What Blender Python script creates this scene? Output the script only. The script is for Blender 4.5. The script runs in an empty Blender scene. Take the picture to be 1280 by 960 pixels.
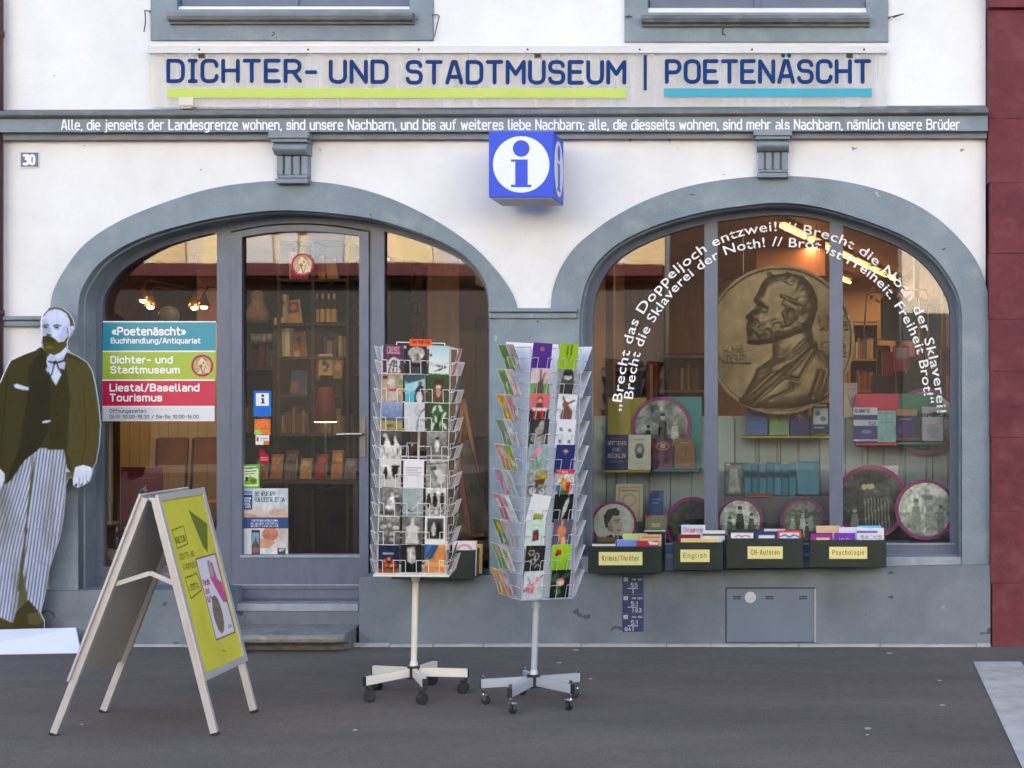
import bpy, bmesh, math, random
import numpy as np
from mathutils import Matrix, Vector
R = math.radians
rnd = random.Random(7)
scene = bpy.context.scene
COL = scene.collection

# ------------------------------------------------------------------ camera
F, D, H, VX, VY = 1900.0, 9.744, 1.62, 1000.0, 490.0
CX = (VX - 640) / 195.0
cam = bpy.data.cameras.new('camera'); camo = bpy.data.objects.new('camera', cam); COL.objects.link(camo)
camo.location = (CX, -D, H); camo.rotation_euler = (R(90), 0, 0)
cam.sensor_width = 36; cam.lens = 36 * F / 1280
cam.shift_x = (640 - VX) / 1280; cam.shift_y = (VY - 480) / 1280
cam.clip_end = 500
scene.camera = camo
# ------------------------------------------------------------------ sky, sun, exposure
w = bpy.data.worlds.new('World'); scene.world = w; w.use_nodes = True
nt = w.node_tree; bg = nt.nodes['Background']
sky = nt.nodes.new('ShaderNodeTexSky'); sky.sky_type = 'NISHITA'; sky.sun_disc = False
SUN_EL, SUN_AZ = 24.0, 3.0        # azimuth clockwise from +y: the sun stands behind the house, so the front lies in open shade
sky.sun_elevation = R(SUN_EL); sky.sun_rotation = R(SUN_AZ)
sky.air_density = 1.0; sky.dust_density = 4.0; sky.ozone_density = 1.0
nt.links.new(sky.outputs[0], bg.inputs[0]); bg.inputs[1].default_value = 0.10
sl = bpy.data.lights.new('sun', 'SUN'); sl.energy = 5.0; sl.angle = R(.5); sl.color = (1.0, .93, .83)
so = bpy.data.objects.new('sun', sl); COL.objects.link(so)
sd = Vector((math.sin(R(SUN_AZ)) * math.cos(R(SUN_EL)), math.cos(R(SUN_AZ)) * math.cos(R(SUN_EL)), math.sin(R(SUN_EL))))
so.rotation_euler = sd.to_track_quat('Z', 'Y').to_euler()
scene.view_settings.view_transform = 'Standard'; scene.view_settings.look = 'None'
scene.view_settings.exposure = 2.85; scene.view_settings.gamma = 1
scene.view_settings.use_curve_mapping = False
cy = scene.cycles
cy.use_denoising = True; cy.max_bounces = 8; cy.transparent_max_bounces = 16
cy.caustics_reflective = False; cy.caustics_refractive = False; cy.sample_clamp_indirect = 4

# ------------------------------------------------------------------ helpers
def X(px, Y=0.0): return CX + (px - VX) / F * (Y + D)
def Z(py, Y=0.0): return H - (py - VY) / F * (Y + D)
def P(px, py, Y=0.0): return Vector((X(px, Y), Y, Z(py, Y)))
def s2l(c):
    c = np.asarray(c, float) / 255.0
    return np.where(c <= .04045, c / 12.92, ((c + .055) / 1.055) ** 2.4)
def col(c, k=.9): return tuple(float(v) for v in s2l(c) * k) + (1.0,)

MATS = {}
def mat(name, c=(128, 128, 128), rough=.6, metal=0, k=.9, var=0, vscale=3.0, bump=0, bscale=60.0, emit=0, spec=.5, streak=0, coat=0):
    if name in MATS: return MATS[name]
    m = bpy.data.materials.new(name); m.use_nodes = True; MATS[name] = m
    n = m.node_tree.nodes; l = m.node_tree.links; b = n['Principled BSDF']
    base = col(c, k)
    b.inputs['Base Color'].default_value = base
    b.inputs['Roughness'].default_value = rough; b.inputs['Metallic'].default_value = metal
    b.inputs['Specular IOR Level'].default_value = spec
    if coat: b.inputs['Coat Weight'].default_value = coat
    tc = n.new('ShaderNodeTexCoord')
    if var:
        no = n.new('ShaderNodeTexNoise'); no.inputs['Scale'].default_value = vscale; no.inputs['Detail'].default_value = 6; no.inputs['Roughness'].default_value = .65
        l.new(tc.outputs['Object'], no.inputs['Vector'])
        if streak:
            mp = n.new('ShaderNodeMapping'); mp.inputs['Scale'].default_value = (streak, streak, 1)
            l.new(tc.outputs['Object'], mp.inputs['Vector']); l.new(mp.outputs[0], no.inputs['Vector'])
        mr = n.new('ShaderNodeMapRange'); mr.inputs[1].default_value = .3; mr.inputs[2].default_value = .7; mr.inputs[3].default_value = 1 - var; mr.inputs[4].default_value = 1 + var
        l.new(no.outputs['Fac'], mr.inputs[0])
        mx = n.new('ShaderNodeVectorMath'); mx.operation = 'SCALE'; mx.inputs[0].default_value = base[:3]
        l.new(mr.outputs[0], mx.inputs['Scale']); l.new(mx.outputs[0], b.inputs['Base Color'])
    if bump:
        no2 = n.new('ShaderNodeTexNoise'); no2.inputs['Scale'].default_value = bscale; no2.inputs['Detail'].default_value = 5
        l.new(tc.outputs['Object'], no2.inputs['Vector'])
        bu = n.new('ShaderNodeBump'); bu.inputs['Strength'].default_value = bump; bu.inputs['Distance'].default_value = .01
        l.new(no2.outputs['Fac'], bu.inputs['Height']); l.new(bu.outputs[0], b.inputs['Normal'])
    if emit:
        b.inputs['Emission Color'].default_value = base; b.inputs['Emission Strength'].default_value = emit
    return m

def wear_mat(name, c, dark, light=None, rough=.8, bump=.35, bscale=45, amt=.5, vscale=2.2, streak=1.0, chip=None, chipamt=.7, k=.9):
    """painted plaster or stone: slow mottling, dirt patches with a shape of their own, fine grain"""
    m = bpy.data.materials.new(name); m.use_nodes = True; MATS[name] = m
    n = m.node_tree.nodes; l = m.node_tree.links; b = n['Principled BSDF']; b.inputs['Roughness'].default_value = rough
    b.inputs['Specular IOR Level'].default_value = .3
    tc = n.new('ShaderNodeTexCoord')
    mp = n.new('ShaderNodeMapping'); mp.inputs['Scale'].default_value = (streak, 1, 1); l.new(tc.outputs['Object'], mp.inputs[0])
    n1 = n.new('ShaderNodeTexNoise'); n1.inputs['Scale'].default_value = vscale; n1.inputs['Detail'].default_value = 9; n1.inputs['Roughness'].default_value = .62
    l.new(mp.outputs[0], n1.inputs['Vector'])
    r1 = n.new('ShaderNodeMapRange'); r1.inputs[1].default_value = .38; r1.inputs[2].default_value = .68; r1.inputs[4].default_value = amt; l.new(n1.outputs['Fac'], r1.inputs[0])
    mx = n.new('ShaderNodeMix'); mx.data_type = 'RGBA'; mx.inputs[6].default_value = col(c, k); mx.inputs[7].default_value = col(dark, k)
    l.new(r1.outputs[0], mx.inputs[0]); last = mx.outputs[2]
    if light:
        n3 = n.new('ShaderNodeTexNoise'); n3.inputs['Scale'].default_value = vscale * 2.7; n3.inputs['Detail'].default_value = 8; l.new(tc.outputs['Object'], n3.inputs['Vector'])
        r3 = n.new('ShaderNodeMapRange'); r3.inputs[1].default_value = .5; r3.inputs[2].default_value = .75; r3.inputs[4].default_value = .6; l.new(n3.outputs['Fac'], r3.inputs[0])
        m3 = n.new('ShaderNodeMix'); m3.data_type = 'RGBA'; m3.inputs[7].default_value = col(light, k); l.new(last, m3.inputs[6]); l.new(r3.outputs[0], m3.inputs[0]); last = m3.outputs[2]
    if chip:
        n4 = n.new('ShaderNodeTexNoise'); n4.inputs['Scale'].default_value = 7; n4.inputs['Detail'].default_value = 10; n4.inputs['Roughness'].default_value = .75; l.new(tc.outputs['Object'], n4.inputs['Vector'])
        r4 = n.new('ShaderNodeMapRange'); r4.inputs[1].default_value = chipamt; r4.inputs[2].default_value = chipamt + .03; l.new(n4.outputs['Fac'], r4.inputs[0])
        m4 = n.new('ShaderNodeMix'); m4.data_type = 'RGBA'; m4.inputs[7].default_value = col(chip, k); l.new(last, m4.inputs[6]); l.new(r4.outputs[0], m4.inputs[0]); last = m4.outputs[2]
    l.new(last, b.inputs['Base Color'])
    n2 = n.new('ShaderNodeTexNoise'); n2.inputs['Scale'].default_value = bscale; n2.inputs['Detail'].default_value = 6; l.new(tc.outputs['Object'], n2.inputs['Vector'])
    n5 = n.new('ShaderNodeTexNoise'); n5.inputs['Scale'].default_value = 6; n5.inputs['Detail'].default_value = 3; l.new(tc.outputs['Object'], n5.inputs['Vector'])
    ad = n.new('ShaderNodeMath'); ad.operation = 'MULTIPLY_ADD'; ad.inputs[1].default_value = 2.0; l.new(n5.outputs['Fac'], ad.inputs[0]); l.new(n2.outputs['Fac'], ad.inputs[2])
    bu = n.new('ShaderNodeBump'); bu.inputs['Strength'].default_value = bump; bu.inputs['Distance'].default_value = .012
    l.new(ad.outputs[0], bu.inputs['Height']); l.new(bu.outputs[0], b.inputs['Normal'])
    return m

class MB:
    def __init__(s): s.v = []; s.f = []; s.m = []; s.mi = 0; s.c = None
    def add(s, vs, fs, mi=None):
        o = len(s.v); s.v += [tuple(v) for v in vs]
        s.f += [tuple(i + o for i in f) for f in fs]; s.m += [s.mi if mi is None else mi] * len(fs)
        return s
    def box(s, a, b, mi=None):
        x0, y0, z0 = (min(p, q) for p, q in zip(a, b)); x1, y1, z1 = (max(p, q) for p, q in zip(a, b))
        return s.add([(x0,y0,z0),(x1,y0,z0),(x1,y1,z0),(x0,y1,z0),(x0,y0,z1),(x1,y0,z1),(x1,y1,z1),(x0,y1,z1)],
              [(0,3,2,1),(4,5,6,7),(0,1,5,4),(1,2,6,5),(2,3,7,6),(3,0,4,7)], mi)
    def hexa(s, f4, b4, mi=None):   # front quad and back quad, same winding
        return s.add(list(f4) + list(b4), [(0,1,2,3),(7,6,5,4),(0,4,5,1),(1,5,6,2),(2,6,7,3),(3,7,4,0)], mi)
    def quad(s, a, b, c, d, mi=None): return s.add([a, b, c, d], [(0,1,2,3)], mi)
    def bar(s, p0, p1, w, h, up=(0,0,1), mi=None):
        p0 = Vector(p0); p1 = Vector(p1); d = (p1 - p0).normalized(); u = Vector(up)
        if abs(d.dot(u)) > .98: u = Vector((0, 1, 0))
        r = d.cross(u).normalized() * w / 2; u = r.cross(d).normalized() * h / 2
        return s.hexa([p0 - r - u, p0 + r - u, p0 + r + u, p0 - r + u], [p1 - r - u, p1 + r - u, p1 + r + u, p1 - r + u], mi)
    def cyl(s, p0, p1, r0, r1=None, n=12, mi=None, cap=True):
        r1 = r0 if r1 is None else r1
        p0 = Vector(p0); p1 = Vector(p1); d = (p1 - p0).normalized(); u = Vector((0,0,1)) if abs(d.z) < .9 else Vector((1,0,0))
        a = d.cross(u).normalized(); b = a.cross(d)
        vs = []
        for p, r in ((p0, r0), (p1, r1)):
            for i in range(n):
                t = 2 * math.pi * i / n; vs.append(p + a * (math.cos(t) * r) + b * (math.sin(t) * r))
        fs = [(i, i + n, (i + 1) % n + n, (i + 1) % n) for i in range(n)]
        if cap: fs += [tuple(range(n)), tuple(range(2 * n - 1, n - 1, -1))]
        return s.add(vs, fs, mi)
    def tube(s, pts, r, n=5, mi=None):
        for a, b in zip(pts[:-1], pts[1:]):
            if (Vector(a) - Vector(b)).length > 1e-6: s.cyl(a, b, r, n=n, mi=mi)
        return s
    def lathe(s, base, prof, n=16, mi=None):    # prof [(r, z)] from the bottom up
        vs = []; fs = []; b = Vector(base); k = len(prof)
        for r, z in prof:
            for i in range(n):
                t = 2 * math.pi * i / n; vs.append((b.x + r * math.cos(t), b.y + r * math.sin(t), b.z + z))
        for j in range(k - 1):
            for i in range(n):
                fs.append((j*n+i, j*n+(i+1) % n, (j+1)*n+(i+1) % n, (j+1)*n+i))
        fs += [tuple(range(n - 1, -1, -1)), tuple(range((k-1)*n, k*n))]
        return s.add(vs, fs, mi)
    def mesh_in(s, me, mi=None):
        s.add([v.co.copy() for v in me.vertices], [tuple(p.vertices) for p in me.polygons], mi); return s
    def xf(s, M):
        s.v = [tuple(M @ Vector(v)) for v in s.v]; return s
    def mesh(s, name, bevel=0, smooth=False, seg=2):
        me = bpy.data.meshes.new(name); me.from_pydata([tuple(v) for v in s.v], [], s.f)
        for p, i in zip(me.polygons, s.m): p.material_index = i; p.use_smooth = smooth
        if bevel:
            bm = bmesh.new(); bm.from_mesh(me)
            es = [e for e in bm.edges if len(e.link_faces) == 2 and e.calc_face_angle(0) > .5]
            bmesh.ops.bevel(bm, geom=es, offset=bevel, segments=seg, affect='EDGES', clamp_overlap=True, profile=.5)
            bm.to_mesh(me); bm.free()
        me.update(); return me

def obj(name, src, m=None, parent=None, label=None, cat=None, group=None, kind=None, bevel=0, smooth=False):
    me = src.mesh(name, bevel, smooth) if isinstance(src, MB) else src
    o = bpy.data.objects.new(name, me); COL.objects.link(o)
    if m is not None:
        for q in (m if isinstance(m, (list, tuple)) else [m]): me.materials.append(q)
    if parent: o.parent = parent
    tag(o, label, cat, group, kind); return o
def tag(o, label=None, cat=None, group=None, kind=None):
    if label: o['label'] = label
    if cat: o['category'] = cat
    if group: o['group'] = group
    if kind: o['kind'] = kind
    return o
def thing(name, label, cat, loc=(0, 0, 0), group=None):
    o = bpy.data.objects.new(name, None); COL.objects.link(o); o.location = loc; o.empty_display_size = .1
    return tag(o, label, cat, group)
# things built in world coordinates keep their Empty at the base; children carry the inverse offset
def child(name, src, m, parent, **kw):
    o = obj(name, src, m, None, **kw); o.parent = parent
    if parent.type == 'EMPTY': o.matrix_parent_inverse = Matrix.Translation(-Vector(parent.location))
    return o

def plate_mesh(loops, y0, y1, name='plate'):
    """flat plate in the wall plane from world (x, z) loops; inner loops are holes"""
    cu = bpy.data.curves.new('tmp', 'CURVE'); cu.dimensions = '2D'; cu.fill_mode = 'BOTH'; cu.extrude = abs(y1 - y0) / 2
    for lp in loops:
        sp = cu.splines.new('POLY'); sp.points.add(len(lp) - 1)
        for p, q in zip(sp.points, lp): p.co = (q[0], q[1], 0, 1)
        sp.use_cyclic_u = True
    ob = bpy.data.objects.new('tmp', cu); me = bpy.data.meshes.new_from_object(ob)
    ym = (y0 + y1) / 2
    for v in me.vertices: v.co = (v.co.x, ym - v.co.z, v.co.y)
    bpy.data.objects.remove(ob); bpy.data.curves.remove(cu); me.name = name
    return me
def pl(pts, Y): return [(X(a, Y), Z(b, Y)) for a, b in pts]
def rect(x0, y0, x1, y1): return [(x0, y1), (x1, y1), (x1, y0), (x0, y0)]
def ring(cx, cy, r, n=48, ry=None): return [(cx + r * math.cos(2*math.pi*i/n), cy + (ry or r) * math.sin(2*math.pi*i/n)) for i in range(n)]
def spline(pts, n=6):
    p = [np.array(q, float) for q in pts]; out = []
    for i in range(len(p) - 1):
        a = p[max(i-1, 0)]; b = p[i]; c = p[i+1]; d = p[min(i+2, len(p)-1)]
        for k in range(n):
            t = k / n
            out.append(tuple(.5 * ((2*b) + (c-a)*t + (2*a-5*b+4*c-d)*t*t + (3*b-a-3*c+d)*t**3)))
    out.append(tuple(p[-1])); return out
def inset(loop, d):
    """offset of a closed (x, z) loop towards its inside"""
    n = len(loop); A = sum(loop[i][0]*loop[(i+1) % n][1] - loop[(i+1) % n][0]*loop[i][1] for i in range(n)); sg = 1 if A > 0 else -1
    out = []
    for i in range(n):
        p = np.array(loop[i]); a = np.array(loop[i-1]); b = np.array(loop[(i+1) % n])
        e1 = p - a; e2 = b - p; e1 /= np.linalg.norm(e1) + 1e-9; e2 /= np.linalg.norm(e2) + 1e-9
        n1 = np.array((-e1[1], e1[0])) * sg; n2 = np.array((-e2[1], e2[0])) * sg
        m = n1 + n2; m /= np.linalg.norm(m) + 1e-9
        out.append(tuple(p + m * d / max(.5, m.dot(n1))))
    return out

# ------------------------------------------------------------------ single-stroke lettering
G = {
'A':"0,0 .25,1 .37,1 .62,0;.1,.28 .52,.28",'B':"0,.53 0,1 .54,1,.2 .54,.53,.2 0,.53 0,0 .6,0,.22 .6,.53,.22 .4,.53",'C':".58,.74 .58,1,.22 0,1,.22 0,0,.22 .58,0,.22 .58,.26",
'D':"0,0 0,1 .6,1,.26 .6,0,.26 0,0",'E':".54,1 0,1 0,0 .54,0;0,.52 .46,.52",'F':".54,1 0,1 0,0;0,.5 .44,.5",'G':".6,.76 .6,1,.24 0,1,.24 0,0,.24 .6,0,.24 .6,.5 .34,.5",
'H':"0,0 0,1;.6,0 .6,1;0,.52 .6,.52",'I':"0,1 .26,1;.13,1 .13,0;0,0 .26,0",'J':".4,1 .4,0,.2 0,0,.2 0,.2",'K':"0,0 0,1;.56,1 0,.42;.2,.6 .58,0",'L':"0,1 0,0 .5,0",
'M':"0,0 0,1 .35,.42 .7,1 .7,0",'N':"0,0 0,1 .6,0 .6,1",'O':".3,1 .6,1,.26 .6,0,.26 0,0,.26 0,1,.26 .3,1",'P':"0,0 0,1 .58,1,.24 .58,.46,.24 0,.46",'Q':".3,1 .6,1,.26 .6,0,.26 0,0,.26 0,1,.26 .3,1;.4,.2 .62,-.05",
'R':"0,0 0,1 .58,1,.24 .58,.46,.24 0,.46;.32,.46 .6,0",'S':".56,.8 .56,1,.22 0,1,.22 0,.53,.22 .58,.53,.22 .58,0,.22 0,0,.22 0,.2",'T':"0,1 .6,1;.3,1 .3,0",'U':"0,1 0,0,.26 .6,0,.26 .6,1",
'V':"0,1 .3,0 .6,1",'W':"0,1 .2,0 .42,.8 .64,0 .84,1",'X':"0,0 .58,1;0,1 .58,0",'Y':"0,1 .3,.45 .6,1;.3,.45 .3,0",'Z':"0,1 .58,1 0,0 .58,0",
'a':".04,.7 .48,.7,.2 .48,0;.48,.4 0,.4,.18 0,0,.18 .48,0",'b':"0,1 0,0 .5,0,.22 .5,.7,.22 0,.7",'c':".46,.55 .46,.7,.2 0,.7,.22 0,0,.22 .46,0,.2 .46,.15",'d':".5,1 .5,0 0,0,.22 0,.7,.22 .5,.7",
'e':"0,.36 .5,.36 .5,.7,.22 0,.7,.22 0,0,.22 .46,0",'f':".38,1 .13,1,.18 .13,0;0,.7 .34,.7",'g':".5,.7 .5,-.26,.2 .05,-.26;.5,.7 0,.7,.22 0,0,.22 .5,0",'h':"0,0 0,1;0,.7 .48,.7,.22 .48,0",
'i':"0,0 0,.7;0,.95 0,.98",'j':".12,.7 .12,-.26,.16 -.04,-.26;.12,.95 .12,.98",'k':"0,0 0,1;.44,.7 0,.28;.14,.42 .46,0",'l':"0,1 0,0,.16 .16,0",'m':"0,0 0,.7 .4,.7,.2 .4,0;.3,.7 .8,.7,.2 .8,0",
'n':"0,0 0,.7 .48,.7,.22 .48,0",'o':".25,.7 .5,.7,.22 .5,0,.22 0,0,.22 0,.7,.22 .25,.7",'p':"0,-.26 0,.7 .5,.7,.22 .5,0,.22 0,0",'q':".5,-.26 .5,.7 0,.7,.22 0,0,.22 .5,0",'r':"0,0 0,.7 .32,.7",
's':".42,.56 .42,.7,.15 0,.7,.17 0,.36,.17 .44,.36,.17 .44,0,.17 0,0,.15 0,.14",'t':".13,.95 .13,0,.18 .38,0;0,.7 .34,.7",'u':"0,.7 0,0,.22 .48,0;.48,.7 .48,0",'v':"0,.7 .25,0 .5,.7",'w':"0,.7 .18,0 .36,.6 .54,0 .72,.7",
'x':"0,0 .46,.7;0,.7 .46,0",'y':"0,.7 .25,0;.5,.7 .16,-.26",'z':"0,.7 .44,.7 0,0 .44,0",
'0':".27,1 .54,1,.26 .54,0,.26 0,0,.26 0,1,.26 .27,1",'1':"0,.8 .22,1 .22,0",'2':"0,.78 0,1,.22 .54,1,.24 .54,.55,.2 0,0 .56,0",'3':"0,1 .54,1 .25,.6 .56,.6,.24 .56,0,.24 0,0,.2",'4':".3,1 0,.28 .58,.28;.44,.55 .44,0",
'5':".5,1 .04,1 0,.56 .54,.6,.22 .54,0,.24 0,0,.1",'6':".4,1 0,.4 0,0,.26 .54,0,.26 .54,.55,.26 .06,.55",'7':"0,1 .54,1 .18,0",'8':".27,.53 .5,.53,.2 .5,1,.22 .04,1,.22 .04,.53,.2 .27,.53 .55,.53,.22 .55,0,.24 0,0,.24 0,.53,.22 .27,.53",'9':".14,0 .54,.6 .54,1,.26 0,1,.26 0,.45,.26 .5,.45",
'.':"0,0 0,.03",',':".05,.02 0,-.14",';':".05,.02 0,-.14;.05,.52 .05,.55",':':"0,.05 0,.08;0,.55 0,.58",'-':"0,.44 .36,.44",'/':"0,-.1 .4,1.05",'!':"0,1 0,.3;0,0 0,.03",'|':"0,-.2 0,1.15",
'«':".26,.62 .06,.36 .26,.1;.5,.62 .3,.36 .5,.1",'»':"0,.62 .2,.36 0,.1;.24,.62 .44,.36 .24,.1",'_':"0,0 .5,0",
}
for a, b in (('ä', 'a'), ('ö', 'o'), ('ü', 'u')): G[a] = G[b] + ";.13,.93 .13,.95;.37,.93 .37,.95"
for a, b in (('Ä', 'A'), ('Ö', 'O'), ('Ü', 'U')): G[a] = G[b] + ";.17,1.26 .17,1.28;.45,1.26 .45,1.28"
def glyph(ch):
    if ch == ' ': return [], .22
    st = []
    for s in G[ch].split(';'):
        raw = [tuple(float(v) for v in p.split(',')) for p in s.split()]
        pts = []
        for i, p in enumerate(raw):
            if len(p) == 3 and 0 < i < len(raw) - 1:
                c = np.array(p[:2]); a = np.array(raw[i-1][:2]); b = np.array(raw[i+1][:2]); la = np.linalg.norm(a-c); lb = np.linalg.norm(b-c)
                r = min(p[2], la * .5 if len(raw[i-1]) == 3 else la, lb * .5 if len(raw[i+1]) == 3 else lb)
                p0 = c + (a-c) / la * r; p1 = c + (b-c) / lb * r
                for k in range(6):
                    t = k / 5; t2 = .5 - .5 * math.cos(0) if False else t
                    q = (1-t2)**2 * p0 + 2*t2*(1-t2) * (c*.86 + (p0+p1)*.07) + t2*t2 * p1; pts.append(tuple(q))
            else: pts.append(p[:2])
        st.append(pts)
    return st, max(q[0] for s in st for q in s)
def strokes(text, gap=.24):
    x = 0; out = []
    for ch in text:
        st, w_ = glyph(ch)
        out += [[(a + x, b) for a, b in s] for s in st]; x += w_ + gap
    return out, x - gap
def stroke_mesh(mb, text, x0, z0, h, y, width=None, wt=.16, gap=.24, xs=None, shear=0, slope=0):
    """flat lettering in the wall plane, facing -y: baseline start (x0, z0), cap height h; scaled to a total width"""
    st, L = strokes(text, gap); sx = (width - wt * h) / L if width else h * (xs or 1); k = 0
    for s in st:
        q = [(x0 + wt*h/2 + a*sx, z0 + b*h*(1-wt) + wt*h/2 + slope*a*sx) for a, b in s]; r = wt * h / 2
        for (a, b), (c, d) in zip(q[:-1], q[1:]):
            L_ = math.hypot(c-a, d-b)
            if L_ < 1e-7: continue
            nx, nz = -(d-b)/L_*r, (c-a)/L_*r; yy = y - 4e-5*(k % 9); k += 1
            mb.add([(a-nx, yy, b-nz), (c-nx, yy, d-nz), (c+nx, yy, d+nz), (a+nx, yy, b+nz)], [(0,1,2,3) if True else None])
        for a, b in q:
            yy = y - 4e-5*(k % 9) - 2e-5; k += 1
            mb.add([(a + r*math.cos(t*math.pi/4), yy, b + r*math.sin(t*math.pi/4)) for t in range(8)], [tuple(range(8))])
    return mb

# ------------------------------------------------------------------ printed pictures (colours of the print itself on a fine grid)
def vnoise(u, v, scale, seed, octv=3):
    out = np.zeros_like(u); amp = 1; tot = 0
    for o in range(octv):
        rs = np.random.RandomState(seed * 17 + o); g = rs.rand(66, 66); s = min(scale * 2**o, 60)
        a = np.clip(u, 0, 1) * s; b = np.clip(v, 0, 1) * s; i = a.astype(int); j = b.astype(int); fa = a - i; fb = b - j
        fa = fa*fa*(3-2*fa); fb = fb*fb*(3-2*fb)
        out += amp * (g[i, j]*(1-fa)*(1-fb) + g[i+1, j]*fa*(1-fb) + g[i, j+1]*(1-fa)*fb + g[i+1, j+1]*fa*fb); tot += amp; amp *= .55
    return out / tot
class Pic:
    """u right, v down, in units given by the box (x0, y0, x1, y1)"""
    def __init__(s, nx, ny, box=(0, 0, 1, 1), bg=(255, 255, 255)):
        s.nx, s.ny, s.box = nx, ny, box
        s.U, s.V = np.meshgrid(np.linspace(box[0], box[2], nx), np.linspace(box[1], box[3], ny))
        s.C = np.zeros((ny, nx, 3)); s.C[:] = bg
        s.nu = (s.U - box[0]) / (box[2]-box[0]); s.nv = (s.V - box[1]) / (box[3]-box[1])
    def put(s, m, c):
        if isinstance(c, np.ndarray) and c.ndim == 3: s.C[m] = c[m]
        else: s.C[m] = c
    def e(s, cx, cy, rx, ry, c, rot=0):
        a = s.U - cx; b = s.V - cy
        if rot: a, b = a*math.cos(rot)+b*math.sin(rot), -a*math.sin(rot)+b*math.cos(rot)
        s.put((a/rx)**2 + (b/ry)**2 <= 1, c)
    def r(s, x0, y0, x1, y1, c): s.put((s.U >= x0) & (s.U <= x1) & (s.V >= y0) & (s.V <= y1), c)
    def inside(s, pts):
        m = np.zeros(s.U.shape, bool); n = len(pts)
        for i in range(n):
            (xa, ya), (xb, yb) = pts[i], pts[(i+1) % n]
            if ya == yb: continue
            m ^= ((ya > s.V) != (yb > s.V)) & (s.U < (xb-xa)*(s.V-ya)/(yb-ya) + xa)
        return m
    def p(s, pts, c): s.put(s.inside(pts), c)
    def dist(s, pts):
        d = np.full(s.U.shape, 1e9)
        for (xa, ya), (xb, yb) in zip(pts[:-1], pts[1:]):
            L2 = (xb-xa)**2 + (yb-ya)**2 + 1e-12; t = np.clip(((s.U-xa)*(xb-xa) + (s.V-ya)*(yb-ya)) / L2, 0, 1)
            d = np.minimum(d, np.hypot(s.U-xa-t*(xb-xa), s.V-ya-t*(yb-ya)))
        return d
    def l(s, pts, wd, c): s.put(s.dist(pts) <= wd/2, c)
    def t(s, text, x, y, h, c, width=None, wt=.2, asp=1.0):   # baseline y, cap height h (v units), asp = v unit / u unit
        st, L = strokes(text); sx = width / L if width else h * asp
        for q in st: s.l([(x + a*sx, y - b*h) for a, b in q], wt*h*min(1, asp), c)
    def n(s, amt, scale=8, seed=1, c=None):
        k = vnoise(s.nu, s.nv, scale, seed)[..., None]
        if c is not None: s.C = s.C*(1-k*amt) + np.array(c)*k*amt
        else: s.C = s.C * (1 + amt*(k-.5)*2)
    def g(s, y0, y1, c0, c1, m=None):
        t = np.clip((s.V-y0)/(y1-y0), 0, 1)[..., None]; z = np.array(c0)*(1-t) + np.array(c1)*t
        mm = (s.V >= y0) & (s.V <= y1) if m is None else m; s.C[mm] = z[mm]
    def blur(s, n_=1):
        for _ in range(n_):
            c = np.pad(s.C, ((1, 1), (1, 1), (0, 0)), 'edge'); s.C = (c[1:-1, 1:-1]*2 + c[:-2, 1:-1] + c[2:, 1:-1] + c[1:-1, :-2] + c[1:-1, 2:]) / 6
    def lin(s, k=.86): return s2l(np.clip(s.C, 0, 255)) * k

def print_mat(name, rough=.35):
    if name in MATS: return MATS[name]
    m = bpy.data.materials.new(name); m.use_nodes = True; MATS[name] = m
    b = m.node_tree.nodes['Principled BSDF']; b.inputs['Roughness'].default_value = rough; b.inputs['Specular IOR Level'].default_value = .2
    a = m.node_tree.nodes.new('ShaderNodeVertexColor'); a.layer_name = 'print'
    m.node_tree.links.new(a.outputs['Color'], b.inputs['Base Color']); return m
PRINT = print_mat('printed_card', .45); PRINTM = print_mat('printed_matt', .7)
def print_mesh(pic, wid, hei, thick=.0015, edge=(235, 235, 232), back=None, keep=None, k=.86, name='print'):
    """card standing in the xz plane, base centre at the origin, picture facing -y"""
    nx, ny = pic.nx, pic.ny; c = pic.lin(k)
    xs = np.linspace(-wid/2, wid/2, nx); zs = np.linspace(hei, 0, ny)
    gx, gz = np.meshgrid(xs, zs)
    V = np.stack([gx, np.zeros_like(gx), gz], -1).reshape(-1, 3)
    ii = np.arange(nx*ny).reshape(ny, nx)
    q = np.stack([ii[1:, :-1], ii[1:, 1:], ii[:-1, 1:], ii[:-1, :-1]], -1).reshape(-1, 4)
    if keep is not None:
        kk = keep[1:, :-1] & keep[1:, 1:] & keep[:-1, 1:] & keep[:-1, :-1]; q = q[kk.reshape(-1)]
    Cc = np.concatenate([c.reshape(-1, 3), np.ones((nx*ny, 1))], 1)
    fs = [tuple(int(a) for a in f) for f in q]
    if keep is None:
        o = nx*ny; e = np.append(s2l(edge)*k, 1); bk = np.append(s2l(back or edge)*k, 1)
        w2 = wid/2
        cs = [(-w2, 0, 0), (w2, 0, 0), (w2, 0, hei), (-w2, 0, hei), (-w2, thick, 0), (w2, thick, 0), (w2, thick, hei), (-w2, thick, hei)]
        V = np.concatenate([V, np.array(cs), np.array(cs[4:])]); Cc = np.concatenate([Cc, np.tile(e, (8, 1)), np.tile(bk, (4, 1))])
        fs += [(o+9, o+8, o+11, o+10), (o+0, o+4, o+5, o+1), (o+1, o+5, o+6, o+2), (o+2, o+6, o+7, o+3), (o+3, o+7, o+4, o+0)]
    me = bpy.data.meshes.new(name); me.from_pydata(V.tolist(), [], fs)
    at = me.color_attributes.new('print', 'FLOAT_COLOR', 'POINT'); at.data.foreach_set('color', Cc.astype(np.float32).ravel())
    me.update(); return me
def draw(pic, ops):
    for o in ops: getattr(pic, o[0])(*o[1:])
    return pic
def flat(M, o): o.matrix_world = M; return o
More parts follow.
